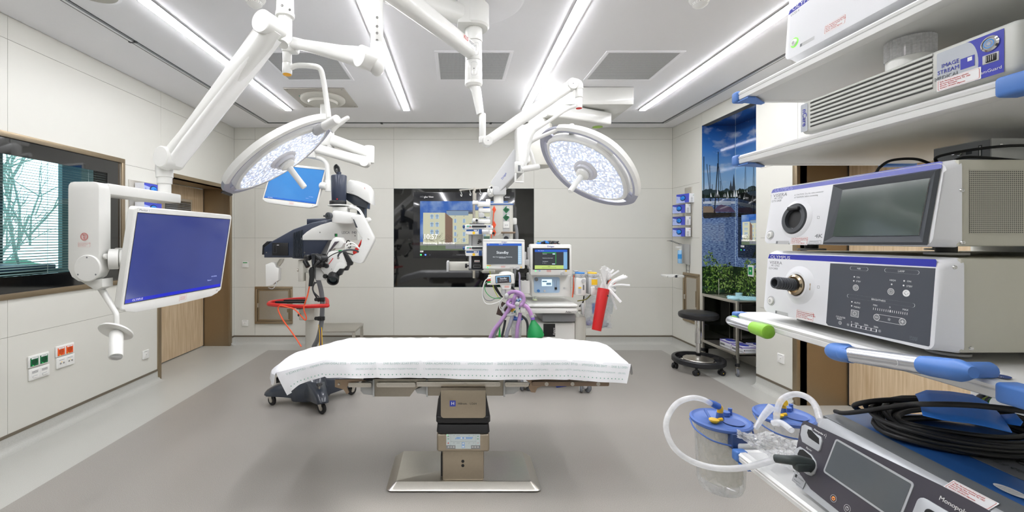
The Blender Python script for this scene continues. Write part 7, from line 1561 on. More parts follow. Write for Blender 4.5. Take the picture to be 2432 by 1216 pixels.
beige = mat('equipment casing', 'C9C7B9', .45, noise=.015)
bezw = mat('equipment front', 'E6E7EA', .38, noise=.01)
bblue = mat('brand blue', '2F36A8', .35); 
def unit(name, label, cat, Y0, Y1, z0, z1, lean=.02, depth=.50, bez=bezw, body=beige):
    """Boxed instrument facing the table: casing plus a slightly leaning rounded front. Returns root and front frame (u from far to near, v up)."""
    t = thing(name, label, cat, (.80+depth/2, (Y0+Y1)/2, z0))
    b = MB('casing', t); b.box2((.830, Y0-.012, z0), (.86+depth, Y1+.012, z1+.006), body, .004); b.done()
    h = z1-z0; F = Fr((.797, Y1, z0), (0, -1, 0), (lean, 0, h)); w = Y1-Y0
    b = MB('front_bezel', t)
    def sec(x, g, zt, zb, r): return [V(x + (lean*(p[1]/h) if x < .81 else 0), Y1 - w/2 - p[0], z0 + p[1]) for p in rrect(w+2*g, h+zt+zb, r, 5, 0, (h+zt-zb)/2)]
    rows = [sec(.797, -.004, -.004, -.004, .012), sec(.7985, 0, 0, 0, .014), sec(.812+lean*.3, .004, .003, .001, .014), sec(.834, .013, .007, .002, .012)]
    n = len(rows[0]); vs = [v for r in rows for v in r]; fs = [list(range(n))[::-1]]
    for i in range(3):
        for j in range(n): fs.append([i*n+j, (i+1)*n+j, (i+1)*n+(j+1) % n, i*n+(j+1) % n][::-1])
    b.add(vs, [f[::-1] for f in fs], bez); b.done()
    for x in (.88, 1.2):
        for y in (Y0+.05, Y1-.05): MB('foot', t).cyl((x, y, z0-.014), (x, y, z0+.001), .014, black, n=16).cyl((x, y, z0-.016), (x, y, z0-.012), .028, lgrey, n=20).done()
    return t, F
def cf(x, y): return (1720 + x/2.4326, 360 + y/2.4326)
def c5(x, y): return (1880 + x/5.79, 620 + y/5.79)
def ct(x, y): return (1720 + x/2.895, y/2.895)
def mk(F, f): return lambda x, y: uvp(F, *f(x, y))
def sticker(b, F, x, y, w, h, rot=0, z=.0003):
    G = F @ Matrix.Translation((x, y, 0)) @ Matrix.Rotation(rot, 4, 'Z'); b.rect(G, -w/2, -h/2, w/2, h/2, inkwht, .001, z); b.ring(G, rrect(w*.94, h*.86, .002), .0007, redprint, z+.0001)
    for i, s_ in enumerate(('Kath. Marienkrankenhaus gGmbH', 'Bei Störung Med. Technik Tel. 1952', 'Ident.Nr.: MT210541', 'Standort: OP-HNO Allgemein')): b.text(G, s_, -w*.42, h*(.27-.18*i), h*.155, redprint, bold=.01, z=z+.0002)
def power(t, F, p, r, ring=None):
    b = MB('power_button', t); o = F @ V(p[0], p[1], 0); ax = F.to_3x3() @ V(0, 0, 1)
    b.lathe(o, ax, [(r*1.45, -.001), (r*1.4, .0012), (r*1.2, .001), (r*1.1, .0006)], ring or lgrey, 32); b.lathe(o, ax, [(r*1.05, .0), (r, .003), (r*.8, .004), (0, .0042)], white2, 32)
    G = F @ Matrix.Translation((*p, .0044)); b.ring(G, circ(r*.42, 16), r*.1, inkgry, .0001); b.line(G, [(0, -r*.22), (0, r*.22)], r*.12, inkgry, .0001); b.done()
# --- camera control unit with large display
t, F = unit('camera_control_unit', 'white unit with round black socket and wide dark green screen, upper of the stacked pair', 'medical device', .715, 1.105, 1.456, 1.594, .022)
m = mk(F, cf); b = MB('front_print', t)
b.flat(F, [m(272, 240), m(283, 218), m(1245, 57), m(1262, 60), m(1256, 98)], mat('pale brand bar', '6A70C0', .3), .00012)
b.text(F, 'OLYMPUS', *m(292, 225), .0135, mat('pale brand text', 'A9ADE0', .5), bold=.006, z=.00026)
b.text(F, 'VISERA', *m(284, 257), .0115, inkgry, z=.00026, sx=1.3); b.text(F, '4K UHD', *m(290, 272), .0065, inkgry, z=.00026, sx=1.2); b.text(F, 'OTV-S400', *m(275, 289), .0075, inkgry, z=.00026)
b.text(F, '△ CAUTION  Dry the video connector', *m(405, 252), .005, inkgry, z=.00026); b.text(F, 'ATTENTION  before connecting', *m(405, 267), .005, inkgry, z=.00026); b.text(F, '4K', *m(523, 489), .012, inkgry, bold=.03, sx=1.5, z=.00026)
b.ring(F, [m(538, 373), m(551, 373), m(551, 388), m(538, 388)], .0007, inkgry, .00026); b.ring(F, [m(493, 516), m(561, 514), m(560, 537), m(493, 539)], .0006, inkgry, .00026); b.text(F, 'Innovation by', *m(499, 521), .004, inkgry, z=.00026); b.text(F, 'Sony & Olympus', *m(497, 532), .004, inkgry, z=.00026)
p = m(340, 526); b.rect(F, p[0]-.022, p[1]-.004, p[0]+.018, p[1]+.004, lgrey, .00018); b.rect(F, p[0]-.022, p[1]-.003, p[0]-.016, p[1]+.003, inkgry, .00026); sticker(b, F, *m(433, 515), .050, .020); b.done(smooth=False)
b = MB('video_socket', t); p = m(415, 390); o = F @ V(*p, 0); ax = F.to_3x3() @ V(0, 0, 1)
b.lathe(o, ax, [(.046, 0), (.040, .004), (.037, .005)], bezw, 40); b.lathe(o, ax, [(.037, .004), (.034, .008), (.024, .008), (.022, -.012)], dgrey, 40); b.lathe(o, ax, [(.0225, .001), (0, .0015)], mat('socket black', '050506', .5), 30); G = F @ Matrix.Translation((*p, 0)); b.box((0, .024, .010), (.032, .009, .008), black, .002, F=G); b.done()
power(t, F, m(267, 483), .0085)
b = MB('display_surround', t); q = [m(632, 193), m(1256, 98), m(1178, 541), m(573, 537)]; qi = [m(690, 223), m(1194, 154), m(1128, 485), m(632, 491)]
vs = [F @ V(x, y, .0012) for x, y in q] + [F @ V(x, y, .006) for x, y in [((a[0]*.75+c[0]*.25), (a[1]*.75+c[1]*.25)) for a, c in zip(q, qi)]] + [F @ V(x, y, .00042) for x, y in qi]
b.add(vs, [[k*4+i, k*4+(i+1) % 4, (k+1)*4+(i+1) % 4, (k+1)*4+i] for k in (0, 1) for i in range(4)], mat('display surround', '44484E', .4)); b.done(smooth=False)
b = MB('display', t); b.flat(F, qi, mat('dark green display', '3C4A44', .12, coat=.6), .0022); b.done(smooth=False)
b = MB('side_vent', t); Fs = Fr((.86, .7025, 1.45), (1, 0, 0), (0, 0, 1)); p0 = uvp(Fs, 2302, 404); p1 = uvp(Fs, 2302, 555); b.rect(Fs, p0[0], p1[1], 1.3, p0[1], perfs := mat('fine perforation', 'A9A798', .5), z=.0006); b.done(smooth=False)
dots(perfs, '4A4A46', 'C3C1B3', 300, .33, pi/2)
def screws(t, Y, pts):
    Fs = Fr((.86, Y, 1.0), (1, 0, 0), (0, 0, 1))
    for x, y in pts:
        b = MB('screw', t); p = uvp(Fs, x, y); b.lathe(Fs @ V(*p, 0), (0, -1, 0), [(0, 0), (.0036, 0), (.003, .0018), (.0012, .002), (0, .001)], chrome, 14); b.done()
screws(t, .7028, [(2284, 452), (2286, 576)])
# --- light source
t, F = unit('light_source', 'white unit with grey ribbed plug and dark button panel, lower of the stacked pair', 'medical device', .712, 1.107, 1.280, 1.430, .012)
m = mk(F, cf); n5 = mk(F, c5); b = MB('front_print', t)
b.flat(F, [m(253, 617), m(262, 592), m(1222, 622), m(1228, 632), m(1224, 667)], bblue, .00012); b.text(F, 'OLYMPUS', *m(267, 608), .0115, inkwht, bold=.006, sx=1.3, z=.00026)
b.text(F, 'VISERA', *m(263, 640), .0105, inkgry, sx=1.3, z=.00026); b.text(F, '4K UHD', *m(272, 657), .0065, inkgry, sx=1.2, z=.00026); b.text(F, 'CLV-S400', *m(258, 673), .0075, inkgry, z=.00026)
b.ring(F, [m(538, 775), m(551, 775), m(551, 790), m(538, 790)], .0007, inkgry, .00026); p = m(335, 935); b.rect(F, p[0]-.022, p[1]-.004, p[0]+.018, p[1]+.004, lgrey, .00018); b.rect(F, p[0]-.022, p[1]-.003, p[0]-.016, p[1]+.003, inkgry, .00026); sticker(b, F, *m(466, 947), .050, .022, -.0); b.done(smooth=False)
b = MB('control_panel', t); pan = mat('control panel grey', '4C5058', .35)
b.flat(F, [m(613, 645), m(1222, 674), m(1188, 1120), m(1180, 1126), m(600, 1004), m(589, 990)], pan, .00012)
def pill5(x0, y0, x1, y1, s_=None):
    a = n5(x0, (y0+y1)/2 - (y1-y0)*.0); c = n5(x1, (y0+y1)/2); cx = (a[0]+c[0])/2; w = c[0]-a[0]; cy = n5((x0+x1)/2, (y0+y1)/2)[1]; b.ring(F, rrect(w, .0072, .0036, 4, cx, cy), .0006, inkwht, .00026)
    if s_: b.text(F, s_, cx, cy, .0048, inkwht, 'C', .02, z=.00026)
pill5(805, 80, 1055, 130, 'NBI'); pill5(1278, 105, 1760, 180, 'LAMP'); pill5(760, 470, 1705, 618, 'BRIGHTNESS')
for x, y, s_ in ((893, 222, 'ON'), (887, 278, 'STBY'), (1588, 278, 'ON'), (1580, 345, 'STBY'), (1350, 262, 'HIGH'), (862, 570, 'AUTO'), (858, 628, 'MANU'), (1122, 605, 'MIN'), (1345, 635, '0'), (1528, 665, 'MAX'), (612, 760, 'COUNTER'), (625, 790, 'RESET'), (818, 838, '0'), (865, 852, '100h'), (996, 876, '300h'), (1130, 902, '500h')): b.text(F, s_, *n5(x, y), .0046, inkwht, 'L', .02, z=.00026)
for x, y in ((864, 216), (857, 272), (1550, 273), (1542, 336), (1378, 320), (831, 560), (828, 616)): b.flat(F, circ(.0015, 10, *n5(x, y)), inkwht, .00026)
def btn(x, y, r, col=mgrey): p = n5(x, y); b.flat(F, circ(r, 20, *p), inkwht, .00026); b.flat(F, circ(r*.88, 20, *p), col, .00034); return p
for x, y in ((884, 366), (1367, 420)):
    p = btn(x, y, .0062)
    for k in range(8): b.line(F, [(p[0]+.002*cos(k*pi/4), p[1]+.002*sin(k*pi/4)), (p[0]+.0042*cos(k*pi/4), p[1]+.0042*sin(k*pi/4))], .0006, inkwht, .00042)
p = btn(1578, 442, .0062, inkwht); b.ring(F, [(p[0], p[1]+.004), (p[0]-.004, p[1]), (p[0], p[1]-.004), (p[0]+.004, p[1])], .0006, inkgry, .00042)
p = n5(870, 722); b.rect(F, p[0]-.0085, p[1]-.0068, p[0]+.0085, p[1]+.0068, inkwht, .001, .00026); b.rect(F, p[0]-.0078, p[1]-.0061, p[0]+.0078, p[1]+.0061, mgrey, .001, .00034); b.ring(F, circ(.0038, 18, *p), .0007, inkwht, .00042)
p = btn(668, 850, .0036)
p = btn(1170, 773, .0062); b.line(F, [(p[0]-.003, p[1]), (p[0]+.003, p[1])], .0009, inkwht, .00042); p2 = btn(1527, 834, .0062); b.line(F, [(p2[0]-.003, p2[1]), (p2[0]+.003, p2[1])], .0009, inkwht, .00042); b.line(F, [(p2[0], p2[1]-.003), (p2[0], p2[1]+.003)], .0009, inkwht, .00042)
for s_ in (-1, 1): b.line(F, [(p[0], p[1]+.0062*s_), (p2[0], p2[1]+.0062*s_)], .0006, inkwht, .001)
for x, y in ((1343, 803), (778, 875), (1213, 963)):
    c = n5(x, y); b.ring(F, circ(.0016, 12, *c), .0005, inkwht, .00026)
    for k in range(8): b.line(F, [(c[0]+.0021*cos(k*pi/4), c[1]+.0021*sin(k*pi/4)), (c[0]+.003*cos(k*pi/4), c[1]+.003*sin(k*pi/4))], .0004, inkwht, .00026)
for i in range(17):
    x = 1127 + (1590-1127)*i/16; y = 655 + (725-655)*i/16; c = n5(x, y); w = .0009 if i != 8 else .0022; b.rect(F, c[0]-w/2, c[1]-.0022, c[0]+w/2, c[1]+.0022, inkwht, z=.00026)
a = n5(818, 884); c = n5(1175, 955); b.ring(F, [(a[0], (a[1]+c[1])/2-.0028), (c[0], (a[1]+c[1])/2-.0028), (c[0], (a[1]+c[1])/2+.0028), (a[0], (a[1]+c[1])/2+.0028)], .0005, inkwht, .00026)
for i in range(6): x = a[0]+.001+(c[0]-a[0]-.002)*i/5; b.rect(F, x-.001, (a[1]+c[1])/2-.0026, x+.001, (a[1]+c[1])/2+.0026, inkwht, z=.00034)
b.text(F, 'SPARE', *n5(1622, 1042), .005, mat('faint print', '6C727A', .6), z=.00026); b.text(F, 'LAMP', *n5(1626, 1072), .005, mat('faint print', '6C727A', .6), z=.00026); b.done(smooth=False)
p = m(432, 772); o = F @ V(*p, 0); ax = F.to_3x3() @ V(0, 0, 1)
b = MB('light_guide_socket', t); b.lathe(o, ax, [(.045, 0), (.036, .004), (.031, .008), (.026, .008), (.024, -.004)], bezw, 40); b.lathe(o, ax, [(.024, .0), (.024, .012), (.019, .014), (.017, .002), (0, .002)], mat('nickel socket', 'B8A890', .15, 1), 32); b.box((p[0]+.022, p[1], .002), (.030, .017, .005), mat('tan plug', 'B39C7E', .45), .002, F=F); b.done()
b = MB('ribbed_plug', t); prof = [(0, .01), (.0125, .01)]
for i in range(7): h = .014 + i*.0055; prof += [(.0145, h), (.0145, h+.003), (.0130, h+.004)]
prof += [(.0135, .056), (.0128, .058), (.0095, .058), (.009, .045), (0, .045)]; b.lathe(o, (V(-1, .0, .10)), prof, dgrey, 28); b.done()
power(t, F, m(272, 862), .0085); screws(t, .6998, [(2267, 635), (2306, 827)])
# --- electrosurgery remote unit on the top shelf
t, F = unit('gas_insufflator', 'white unit with glowing green power ring on the uppermost shelf', 'medical device', .66, 1.035, 1.900, 2.07, .012)
m = mk(F, ct); b = MB('front_print', t); b.flat(F, [m(442, 105), m(452, 72), (.375, .16), (.375, .13)], bblue, .00012); b.text(F, 'OLYMPUS', *m(468, 66), .0135, inkwht, bold=.006, sx=1.3, z=.00026); b.text(F, 'UCES-4', *m(458, 108), .008, inkgry, z=.00026); sticker(b, F, *m(761, 168), .052, .021)
p = m(570, 287); b.rect(F, p[0]-.02, p[1]-.004, p[0]+.02, p[1]+.004, lgrey, z=.00018); b.rect(F, p[0]-.02, p[1]-.003, p[0]-.014, p[1]+.003, inkgry, z=.00026); b.done(smooth=False); power(t, F, m(484, 293), .008, glow('green ring', '7BEA4A', 1.0))
t.name = 'endoscopy_control_unit'; t['label'] = 'white control unit with glowing green power ring on the uppermost shelf'
# --- slim recorder with louvres
t = thing('video_recorder', 'flat grey recorder with long louvres and blue power corner on the second shelf', 'medical device', (1.0, .8, 1.705)); Y0, Y1, z0, z1 = .605, .992, 1.709, 1.785
rg = mat('recorder grey', 'C9CAC4', .42, noise=.01); b = MB('casing', t); b.box2((.802, Y0, z0), (1.2, Y1, z1), rg, .010, 3)
for x in (.85, 1.15):
    for y in (.65, .95): b.cyl((x, y, z0-.009), (x, y, z0+.001), .01, black, n=14)
b.done(); F = Fr((.8018, Y1, z0), (0, -1, 0), (0, 0, 1)); m = mk(F, ct)
b = MB('louvres', t)
for i in range(7):
    v = .012 + i*.0088; u0 = m(592, 700)[0]; u1 = m(1436, 500)[0]; b.rect(F, u0, v, u1, v+.0022, mat('slot shadow', '2A2A28', .7), .001, .0004); b.box((( u0+u1)/2, v+.0050, .0006), (u1-u0, .0042, .002), rg, .0008, F=F)
b.done(); b = MB('front_print', t); u0 = m(1464, 500)[0]; u1 = m(1928, 350)[0]; um = m(1665, 400)[0]
b.rect(F, .001, .006, m(575, 800)[0], z1-z0-.006, mat('recorder plate', 'B4B9C0', .4), .003, .0005); b.text(F, 'nCare', .012, .038, .016, bblue, 'C', .03, rot=-pi/2, z=.0009); b.done(smooth=False); b = MB('maker_panel', t)
b.rect(F, u0, .004, u1, z1-z0-.008, mat('recorder plate', 'B4B9C0', .4), .002, .0005); arc = [(um-.0+.016*cos(a*pi/16), .03+.038*sin(a*pi/16)) for a in range(-6, 9)]; b.flat(F, [(u1, .004)] + [(x, max(.004, min(z1-z0-.008, y))) for x, y in arc] + [(u1, z1-z0-.008)], bblue, .0007)
for i, (s_, c) in enumerate((('IMAGE', bblue), ('STREAM', bblue), ('MEDICAL', inkgry))): b.text(F, s_, m(1620, 430)[0], .044-.0095*i, .0090, c, 'R', .02, sx=.95, z=.0009)
p = m(1672, 430); b.rect(F, p[0]-.0085, p[1]-.0085, p[0]+.010, p[1]+.0085, bblue, z=.0009); b.rect(F, p[0]+.001, p[1]+.001, p[0]+.007, p[1]+.007, inkwht, z=.0011); b.text(F, 'StreamGuard', m(1915, 490)[0], .0125, .0068, inkwht, 'R', z=.0011); sticker(b, F, m(1612, 560)[0], .0135, .060, .0185, z=.0012); b.done(smooth=False)
b = MB('power_button', t); p = m(1834, 300); o = F @ V(*p, 0); b.lathe(o, (-1, 0, 0), [(.0115, 0), (.0115, .002), (.009, .003)], chrome, 28); b.lathe(o, (-1, 0, 0), [(.009, .002), (0, .0032)], lgrey, 28); G = F @ Matrix.Translation((*p, .0036)); b.ring(G, circ(.0068, 20), .0014, glow('blue ring', '4A78FF', 2.0), .0002); b.ring(G, circ(.0034, 16), .0008, glow('blue ring', '4A78FF', 2.0), .0002); b.done()
b = MB('usb_ports', t); p = m(1836, 400); b.box((p[0], p[1], 0), (.020, .014, .003), lgrey, .001, F=F); b.box((p[0]+.001, p[1], .001), (.013, .011, .003), black, .001, F=F)
for i in range(4): b.box((p[0]-.0035+.0025*i, p[1], .0028), (.0008, .008, .0006), chrome, F=F)
b.done()
t = thing('ribbed_cap', 'clear ribbed plastic cup standing upside down on the flat recorder', 'cup', (.87, .81, 1.785)); q = V(.868, .815, 1.786)
MB('cup_base', t).lathe(q, (0, 0, 1), [(0, 0), (.0335, 0), (.0335, .026), (0, .026)], white2, 40).done()
b = MB('ribbed_sleeve', t); pts = [(.0345+(.0012 if i % 2 else -.0006))*1.0 for i in range(72)]; b.prism(Matrix.Translation(q), [(pts[i]*cos(2*pi*i/72), pts[i]*sin(2*pi*i/72)) for i in range(72)], .036, clear_mat('ribbed clear plastic', 'F4F5F8', .55, .08), z0=.026); b.done()
# --- small computer on top of the camera unit
t = thing('mini_computer', 'small metal computer box with rear sockets on top of the screen unit', 'computer', (1.15, .84, 1.602)); b = MB('metal_case', t); b.box2((1.0, .795, 1.603), (1.45, .893, 1.657), mat('sheet metal', 'C4C6C6', .4, .25), .002); b.done()
F = Fr((.9995, .893, 1.603), (0, -1, 0), (0, 0, 1)); b = MB('sockets', t)
for u, v, r, c in ((.012, .014, .006, mat('violet plug', '5A4C7E', .4)), (.03, .016, .005, black), (.048, .035, .0035, chrome)): b.lathe(F @ V(u, v, 0), (-1, 0, 0), [(0, 0), (r*1.3, 0), (r*1.3, .002), (r, .002), (r, .014), (0, .014)], c, 18)
b.rect(F, .058, .030, .068, .038, dgrey, .001); b.rect(F, .078, .022, .084, .044, dgrey); b.rect(F, .0795, .024, .082, .042, inkwht); b.rect(F, .002, .002, .096, .052, mat('rear plate', '8E9092', .4, .5), z=.0001)
b.done(); b = MB('vent_holes', t); F = Fr((1.0, .7945, 1.603), (1, 0, 0), (0, 0, 1))
for i in range(12):
    for j in range(6): b.flat(F, circ(.0018, 8, .062+.0052*i+(j % 2)*.0026, .010+.006*j), black, .0003)
b.lathe(F @ V(.018, .042, 0), (0, -1, 0), [(0, 0), (.003, 0), (0, .0015)], chrome, 10); b.done()
t = MB('black_cable'); t.tube([V(.985, .875, 1.618), V(.955, .885, 1.634), V(.92, .90, 1.634), V(.90, .905, 1.620), V(.885, .905, 1.605), V(.90, .98, 1.604), V(.98, 1.05, 1.604)], .0028, black, 10, 7); t.tube([V(.975, .86, 1.617), V(.955, .84, 1.632), V(1.02, .785, 1.640), V(1.12, .76, 1.628), V(1.22, .74, 1.606)], .0026, black, 10, 7); t.tube([V(.975, .845, 1.618), V(.965, .80, 1.622), V(1.05, .77, 1.608), V(1.15, .75, 1.604)], .0026, black, 10, 7)
tag(t.done(), 'black cables plugged into the small metal computer box', 'cable')
# --- electrosurgical generator on the lowest shelf
t = thing('electrosurgical_generator', 'blue topped electrosurgical generator with dark touch panel on the lowest shelf', 'medical device', (1.0, .84, .876))
u_ = V(-.069, -1, 0).normalized(); O = V(.800, 1.018, .888); F = Fr(O, u_, (.055, 0, .15)); back = V(1, -.069, 0).normalized(); Wd = .375
def at_(u, x, z): return O + u_*u + back*x + V(0, 0, z)
blue = mat('generator blue', '2B5C9E', .35, coat=.2, noise=.03); sil = mat('generator silver', 'BFC2C6', .35, .3); gunm = mat('generator grey', '6F7275', .4, .2)
def slab(b, prof, u0, u1, m_):
    n = len(prof); vs = [at_(u0, x, z) for x, z in prof] + [at_(u1, x, z) for x, z in prof]; b.add(vs, [[i, (i+1) % n, n+(i+1) % n, n+i] for i in range(n)] + [list(range(n))[::-1], list(range(n, 2*n))], m_)
b = MB('blue_casing', t); slab(b, [(.095, 0), (.095, .163), (.13, .168), (.48, .168), (.48, 0)], .0, Wd, blue); b.done()
b = MB('front_frame', t)
pr = [(.0, .0), (.0044, .012), (.0477, .130), (.058, .150), (.072, .160), (.10, .164), (.10, 0)]
rows = []
for u, sx_, sz in ((-.003, .03, .012), (.004, .008, .003), (.016, 0, 0), (Wd-.016, 0, 0), (Wd-.004, .008, .003), (Wd+.003, .03, .012)): rows.append([at_(u, min(x+sx_, .10), min(max(z, sz*.5), .164-sz) if x < .1 else z) for x, z in pr])
n = len(pr); vs = [v for r in rows for v in r]; b.add(vs, [[i*n+j, i*n+(j+1) % n, (i+1)*n+(j+1) % n, (i+1)*n+j] for i in range(5) for j in range(n)] + [list(range(n))[::-1], [5*n+j for j in range(n)]], sil); b.done()
b = MB('grey_band', t); slab(b, [(.070, .1605), (.074, .1615), (.104, .166), (.104, .160), (.070, .155)], .004, Wd-.004, gunm); b.done()
def c8(x, y): return (1870 + x/4.7515, 960 + y/4.7515)
def c7(x, y): return (2000 + x/3.618, 880 + y/3.618)
m8 = mk(F, c8); m7 = mk(F, c7)
b = MB('touch_panel', t); pl = mat('panel plum grey', '45434C', .3, coat=.3)
b.flat(F, [m8(60, 700), m8(95, 560), m8(160, 240), m8(185, 195), m8(215, 190), m7(0, 577), m7(850, 985), m7(1150, 1140), m7(1290, 1216), (Wd-.008, .03), (Wd-.02, .014), m8(590, 1216), m8(270, 960), m8(150, 790), m8(85, 720)], pl, .0014); b.done(smooth=False)
b = MB('touch_screen', t); q = [m8(525, 385), m8(1440, 870), m8(1340, 1240), m8(400, 895)]; cx = sum(p[0] for p in q)/4; cy = sum(p[1] for p in q)/4; w = (q[1][0]+q[2][0]-q[0][0]-q[3][0])/2; h = (q[0][1]+q[1][1]-q[2][1]-q[3][1])/2
b.prism(F, rrect(w, h, .006, 4, cx, cy), .0016, sil, z0=.001); b.rect(F, cx-w/2+.004, cy-h/2+.004, cx+w/2-.004, cy+h/2-.004, mat('grey touch glass', '5F6468', .15, coat=.5), .003, .0030); b.done(smooth=False)
for nm, pts, in_ in (('monopolar_socket', [(165, 350), (180, 250), (215, 235), (290, 270), (300, 310), (400, 375), (410, 420), (385, 520), (365, 540), (225, 455), (185, 430)], [(245, 330), (255, 290), (290, 300), (380, 395), (382, 465), (300, 410), (262, 380)]), ('bipolar_socket', [(98, 570), (110, 510), (160, 485), (200, 510), (290, 575), (340, 650), (345, 720), (320, 790), (280, 815), (240, 800), (125, 720)], [(135, 570), (160, 520), (200, 520), (285, 590), (328, 660), (328, 730), (290, 785), (200, 730)])):
    b = MB(nm, t); P_ = [m8(*p) for p in pts]; b.prism(F, P_[::-1], .004, sil, .001, z0=.0005); b.flat(F, [m8(*p) for p in in_][::-1], black, .0048); b.done()
b = MB('monopolar_socket', t); px = m7(830, 1190); b.prism(F, rrect(.085, .05, .012, 4, px[0]+.012, px[1]-.02), .004, sil, .001, z0=.0005); b.flat(F, rrect(.055, .026, .008, 4, px[0]+.014, px[1]-.02), black, .0048); b.done()
b = MB('panel_print', t); b.text(F, 'Monopolar 1', *m8(310, 285), .0062, inkwht, bold=.01, z=.002); b.text(F, 'Bipolar', *m8(222, 490), .0062, inkwht, z=.002); b.text(F, 'Monopolar 2', *m7(845, 1095), .0105, inkwht, bold=.01, z=.002)
b.done(smooth=False)
for x, y, c in ((530, 1067, glow('amber power', 'FF8A3C', 1.5)), (685, 1180, inkwht)): b = MB('touch_button', t); p = m8(x, y); b.ring(F, circ(.0075, 20, *p), .0006, inkwht, .002); b.ring(F, circ(.0038, 16, *p), .0009, c, .0021); b.line(F, [p, (p[0], p[1]+.004)], .0009, c, .0022); b.done(smooth=False)
b = MB('warning_mark', t)
p = m8(445, 365); b.line(F, [(p[0]-.002, p[1]+.005), (p[0]+.001, p[1]), (p[0]-.001, p[1]), (p[0]+.001, p[1]-.005)], .0008, inkwht, .002); b.done(smooth=False)
b = MB('maker_plate', t); p = m8(135, 860); b.rect(F, p[0]-.018, p[1]-.011, p[0]+.018, p[1]+.013, inkgry, .001, .0009); b.rect(F, p[0]-.0172, p[1]-.0102, p[0]+.0172, p[1]+.0122, sil, .001, .0011); b.rect(F, p[0]-.014, p[1]+.001, p[0]-.008, p[1]+.008, inkblk, z=.0013); b.text(F, 'COVIDIEN', p[0]-.006, p[1]+.0045, .0042, inkblk, z=.0013); b.text(F, 'Valleylab FT10', p[0]-.014, p[1]-.005, .0036, inkblk, z=.0013); b.done(smooth=False)
Gt = Fr(at_(0, .058, .150), u_, back + V(0, 0, .7)); b = MB('sticker', t); p = uvp(Gt, *c7(1105, 1075)); sticker(b, Gt, p[0], p[1], .066, .021, z=.002); b.done(smooth=False); b = MB('round_label', t); Gt2 = Fr(at_(0, 0, .1684), u_, back); p = uvp(Gt2, *c7(1390, 1035)); b.flat(Gt2, circ(.022, 30, p[0], p[1]+.01, .011), inkwht, .0005)
for i in range(9): b.line(Gt2, [(p[0]-.014+.003*i, p[1]+.002), (p[0]-.012+.003*i, p[1]+.018)], .0005, inkgry, .0007)
b.done(smooth=False)
Gp = Fr(at_(.215, .235, .1686), -u_, -back); b = MB('name_plate', t); b.prism(Gp, rrect(.24, .10, .015), .0008, gunm); b.text(Gp, 'COVIDIEN', -.08, -.018, .026, black, bold=.02, z=.0012); b.text(Gp, 'Valleylab FT10', -.08, .022, .016, black, z=.0012); b.done()
b = MB('bipolar_plug', t); o = F @ V(*m8(285, 690), .0); a1 = W(1925, 1103, 1.0); a1 = o; b.tube([o, o + V(-.030, .002, .008), o + V(-.050, .004, .010), W(1843, 1089, o.y + .03)], .0105, mat('plug slate', '3A4242', .45), 20, 4, rs=[1.3, 1.25, .95, .9]); b.box(o + V(-.028, -.006, .0), (.035, .018, .018), mat('plug slate', '3A4242', .45), .004); b.done()
# --- coiled cable with blue wrap on the generator
t = thing('coiled_cable', 'thick black cable coiled on top of the generator with a blue wrap', 'cable', (1.05, .89, 1.06)); rnd = random.Random(8)
b = MB('cable', t); pts = []
for k in range(12*28):
    a = 2*pi*k/28; lp = k//28; rx = (.150 if lp % 3 else .125) + .012*sin(lp*2.1); ry = (.095 if lp % 3 else .072) + .010*cos(lp*1.7); pts.append(V(1.055 + rx*cos(a) + .006*sin(lp), .885 + ry*sin(a), 1.0635 + .0055*(lp % 5) + .010*max(0, sin(a))*(lp % 3) + .002*sin(a*3+lp)))
b.tube(pts, .0052, mat('cable black', '161617', .5), 10)
b.tube([V(.89, 1.0, 1.062), V(.885, .96, 1.075), W(2150, 962, .86), W(2200, 960, .79), W(2300, 962, .745), W(2432, 976, .69), W(2560, 1000, .64)], .0048, mat('cable black', '161617', .5), 12, 6)
for k in range(3): b.tube([V(.92+.02*k, .97, 1.075), V(.895+.025*k, .955, 1.095+.004*k), V(.93+.02*k, .93, 1.115), V(1.02, .92, 1.118), V(1.15, .88, 1.11)], .0052, mat('cable black', '161617', .5), 12, 6)
b.done()
b = MB('blue_wrap', t); wrapm = mat('blue wrap', '2A80EA', .5, noise=.06, bump=.15)
top = [(2173, 936), (2200, 926), (2255, 929), (2310, 937), (2345, 955)]; bot = [(2192, 985), (2240, 996), (2300, 1003), (2350, 1013), (2404, 1026)]
vs = []; n = len(top); R_ = 7
for i in range(n):
    for j in range(R_):
        k = j/(R_-1); x = top[i][0]*(1-k) + bot[i][0]*k; y = top[i][1]*(1-k) + bot[i][1]*k; Z = .93 - .05*i/n - .13*k; vs.append(W(x, y, Z) + V(0, 0, .006*sin(pi*k)))
fs = [[i*R_+j, i*R_+j+1, (i+1)*R_+j+1, (i+1)*R_+j] for i in range(n-1) for j in range(R_-1)]; b.add(vs, fs, wrapm)
q = [W(2362, 988, .84), W(2414, 984, .80), W(2430, 1002, .78), W(2424, 1012, .775), W(2395, 1008, .79)]; b.add(q, [[0, 1, 2, 3, 4]], wrapm); o = b.done(); md = o.modifiers.new('thickness', 'SOLIDIFY'); md.thickness = .002
t = MB('earth_cable')
for k, (x, m_) in enumerate(((2340, black), (2358, black), (2352, mat('green yellow lead', 'B8CC2E', .5)), (2366, mat('green lead', '3E9A3A', .5)))): t.tube([W(x+4, 880, .98), W(x+4, 915, .98), W(x-2, 935, .98), W(x-20, 950, 1.0), W(x-30, 1000, 1.03)], .005 if k < 2 else .003, m_, 10, 5)
tag(t.done(), 'black and green-yellow cables hanging behind the middle shelf near corner', 'cable')
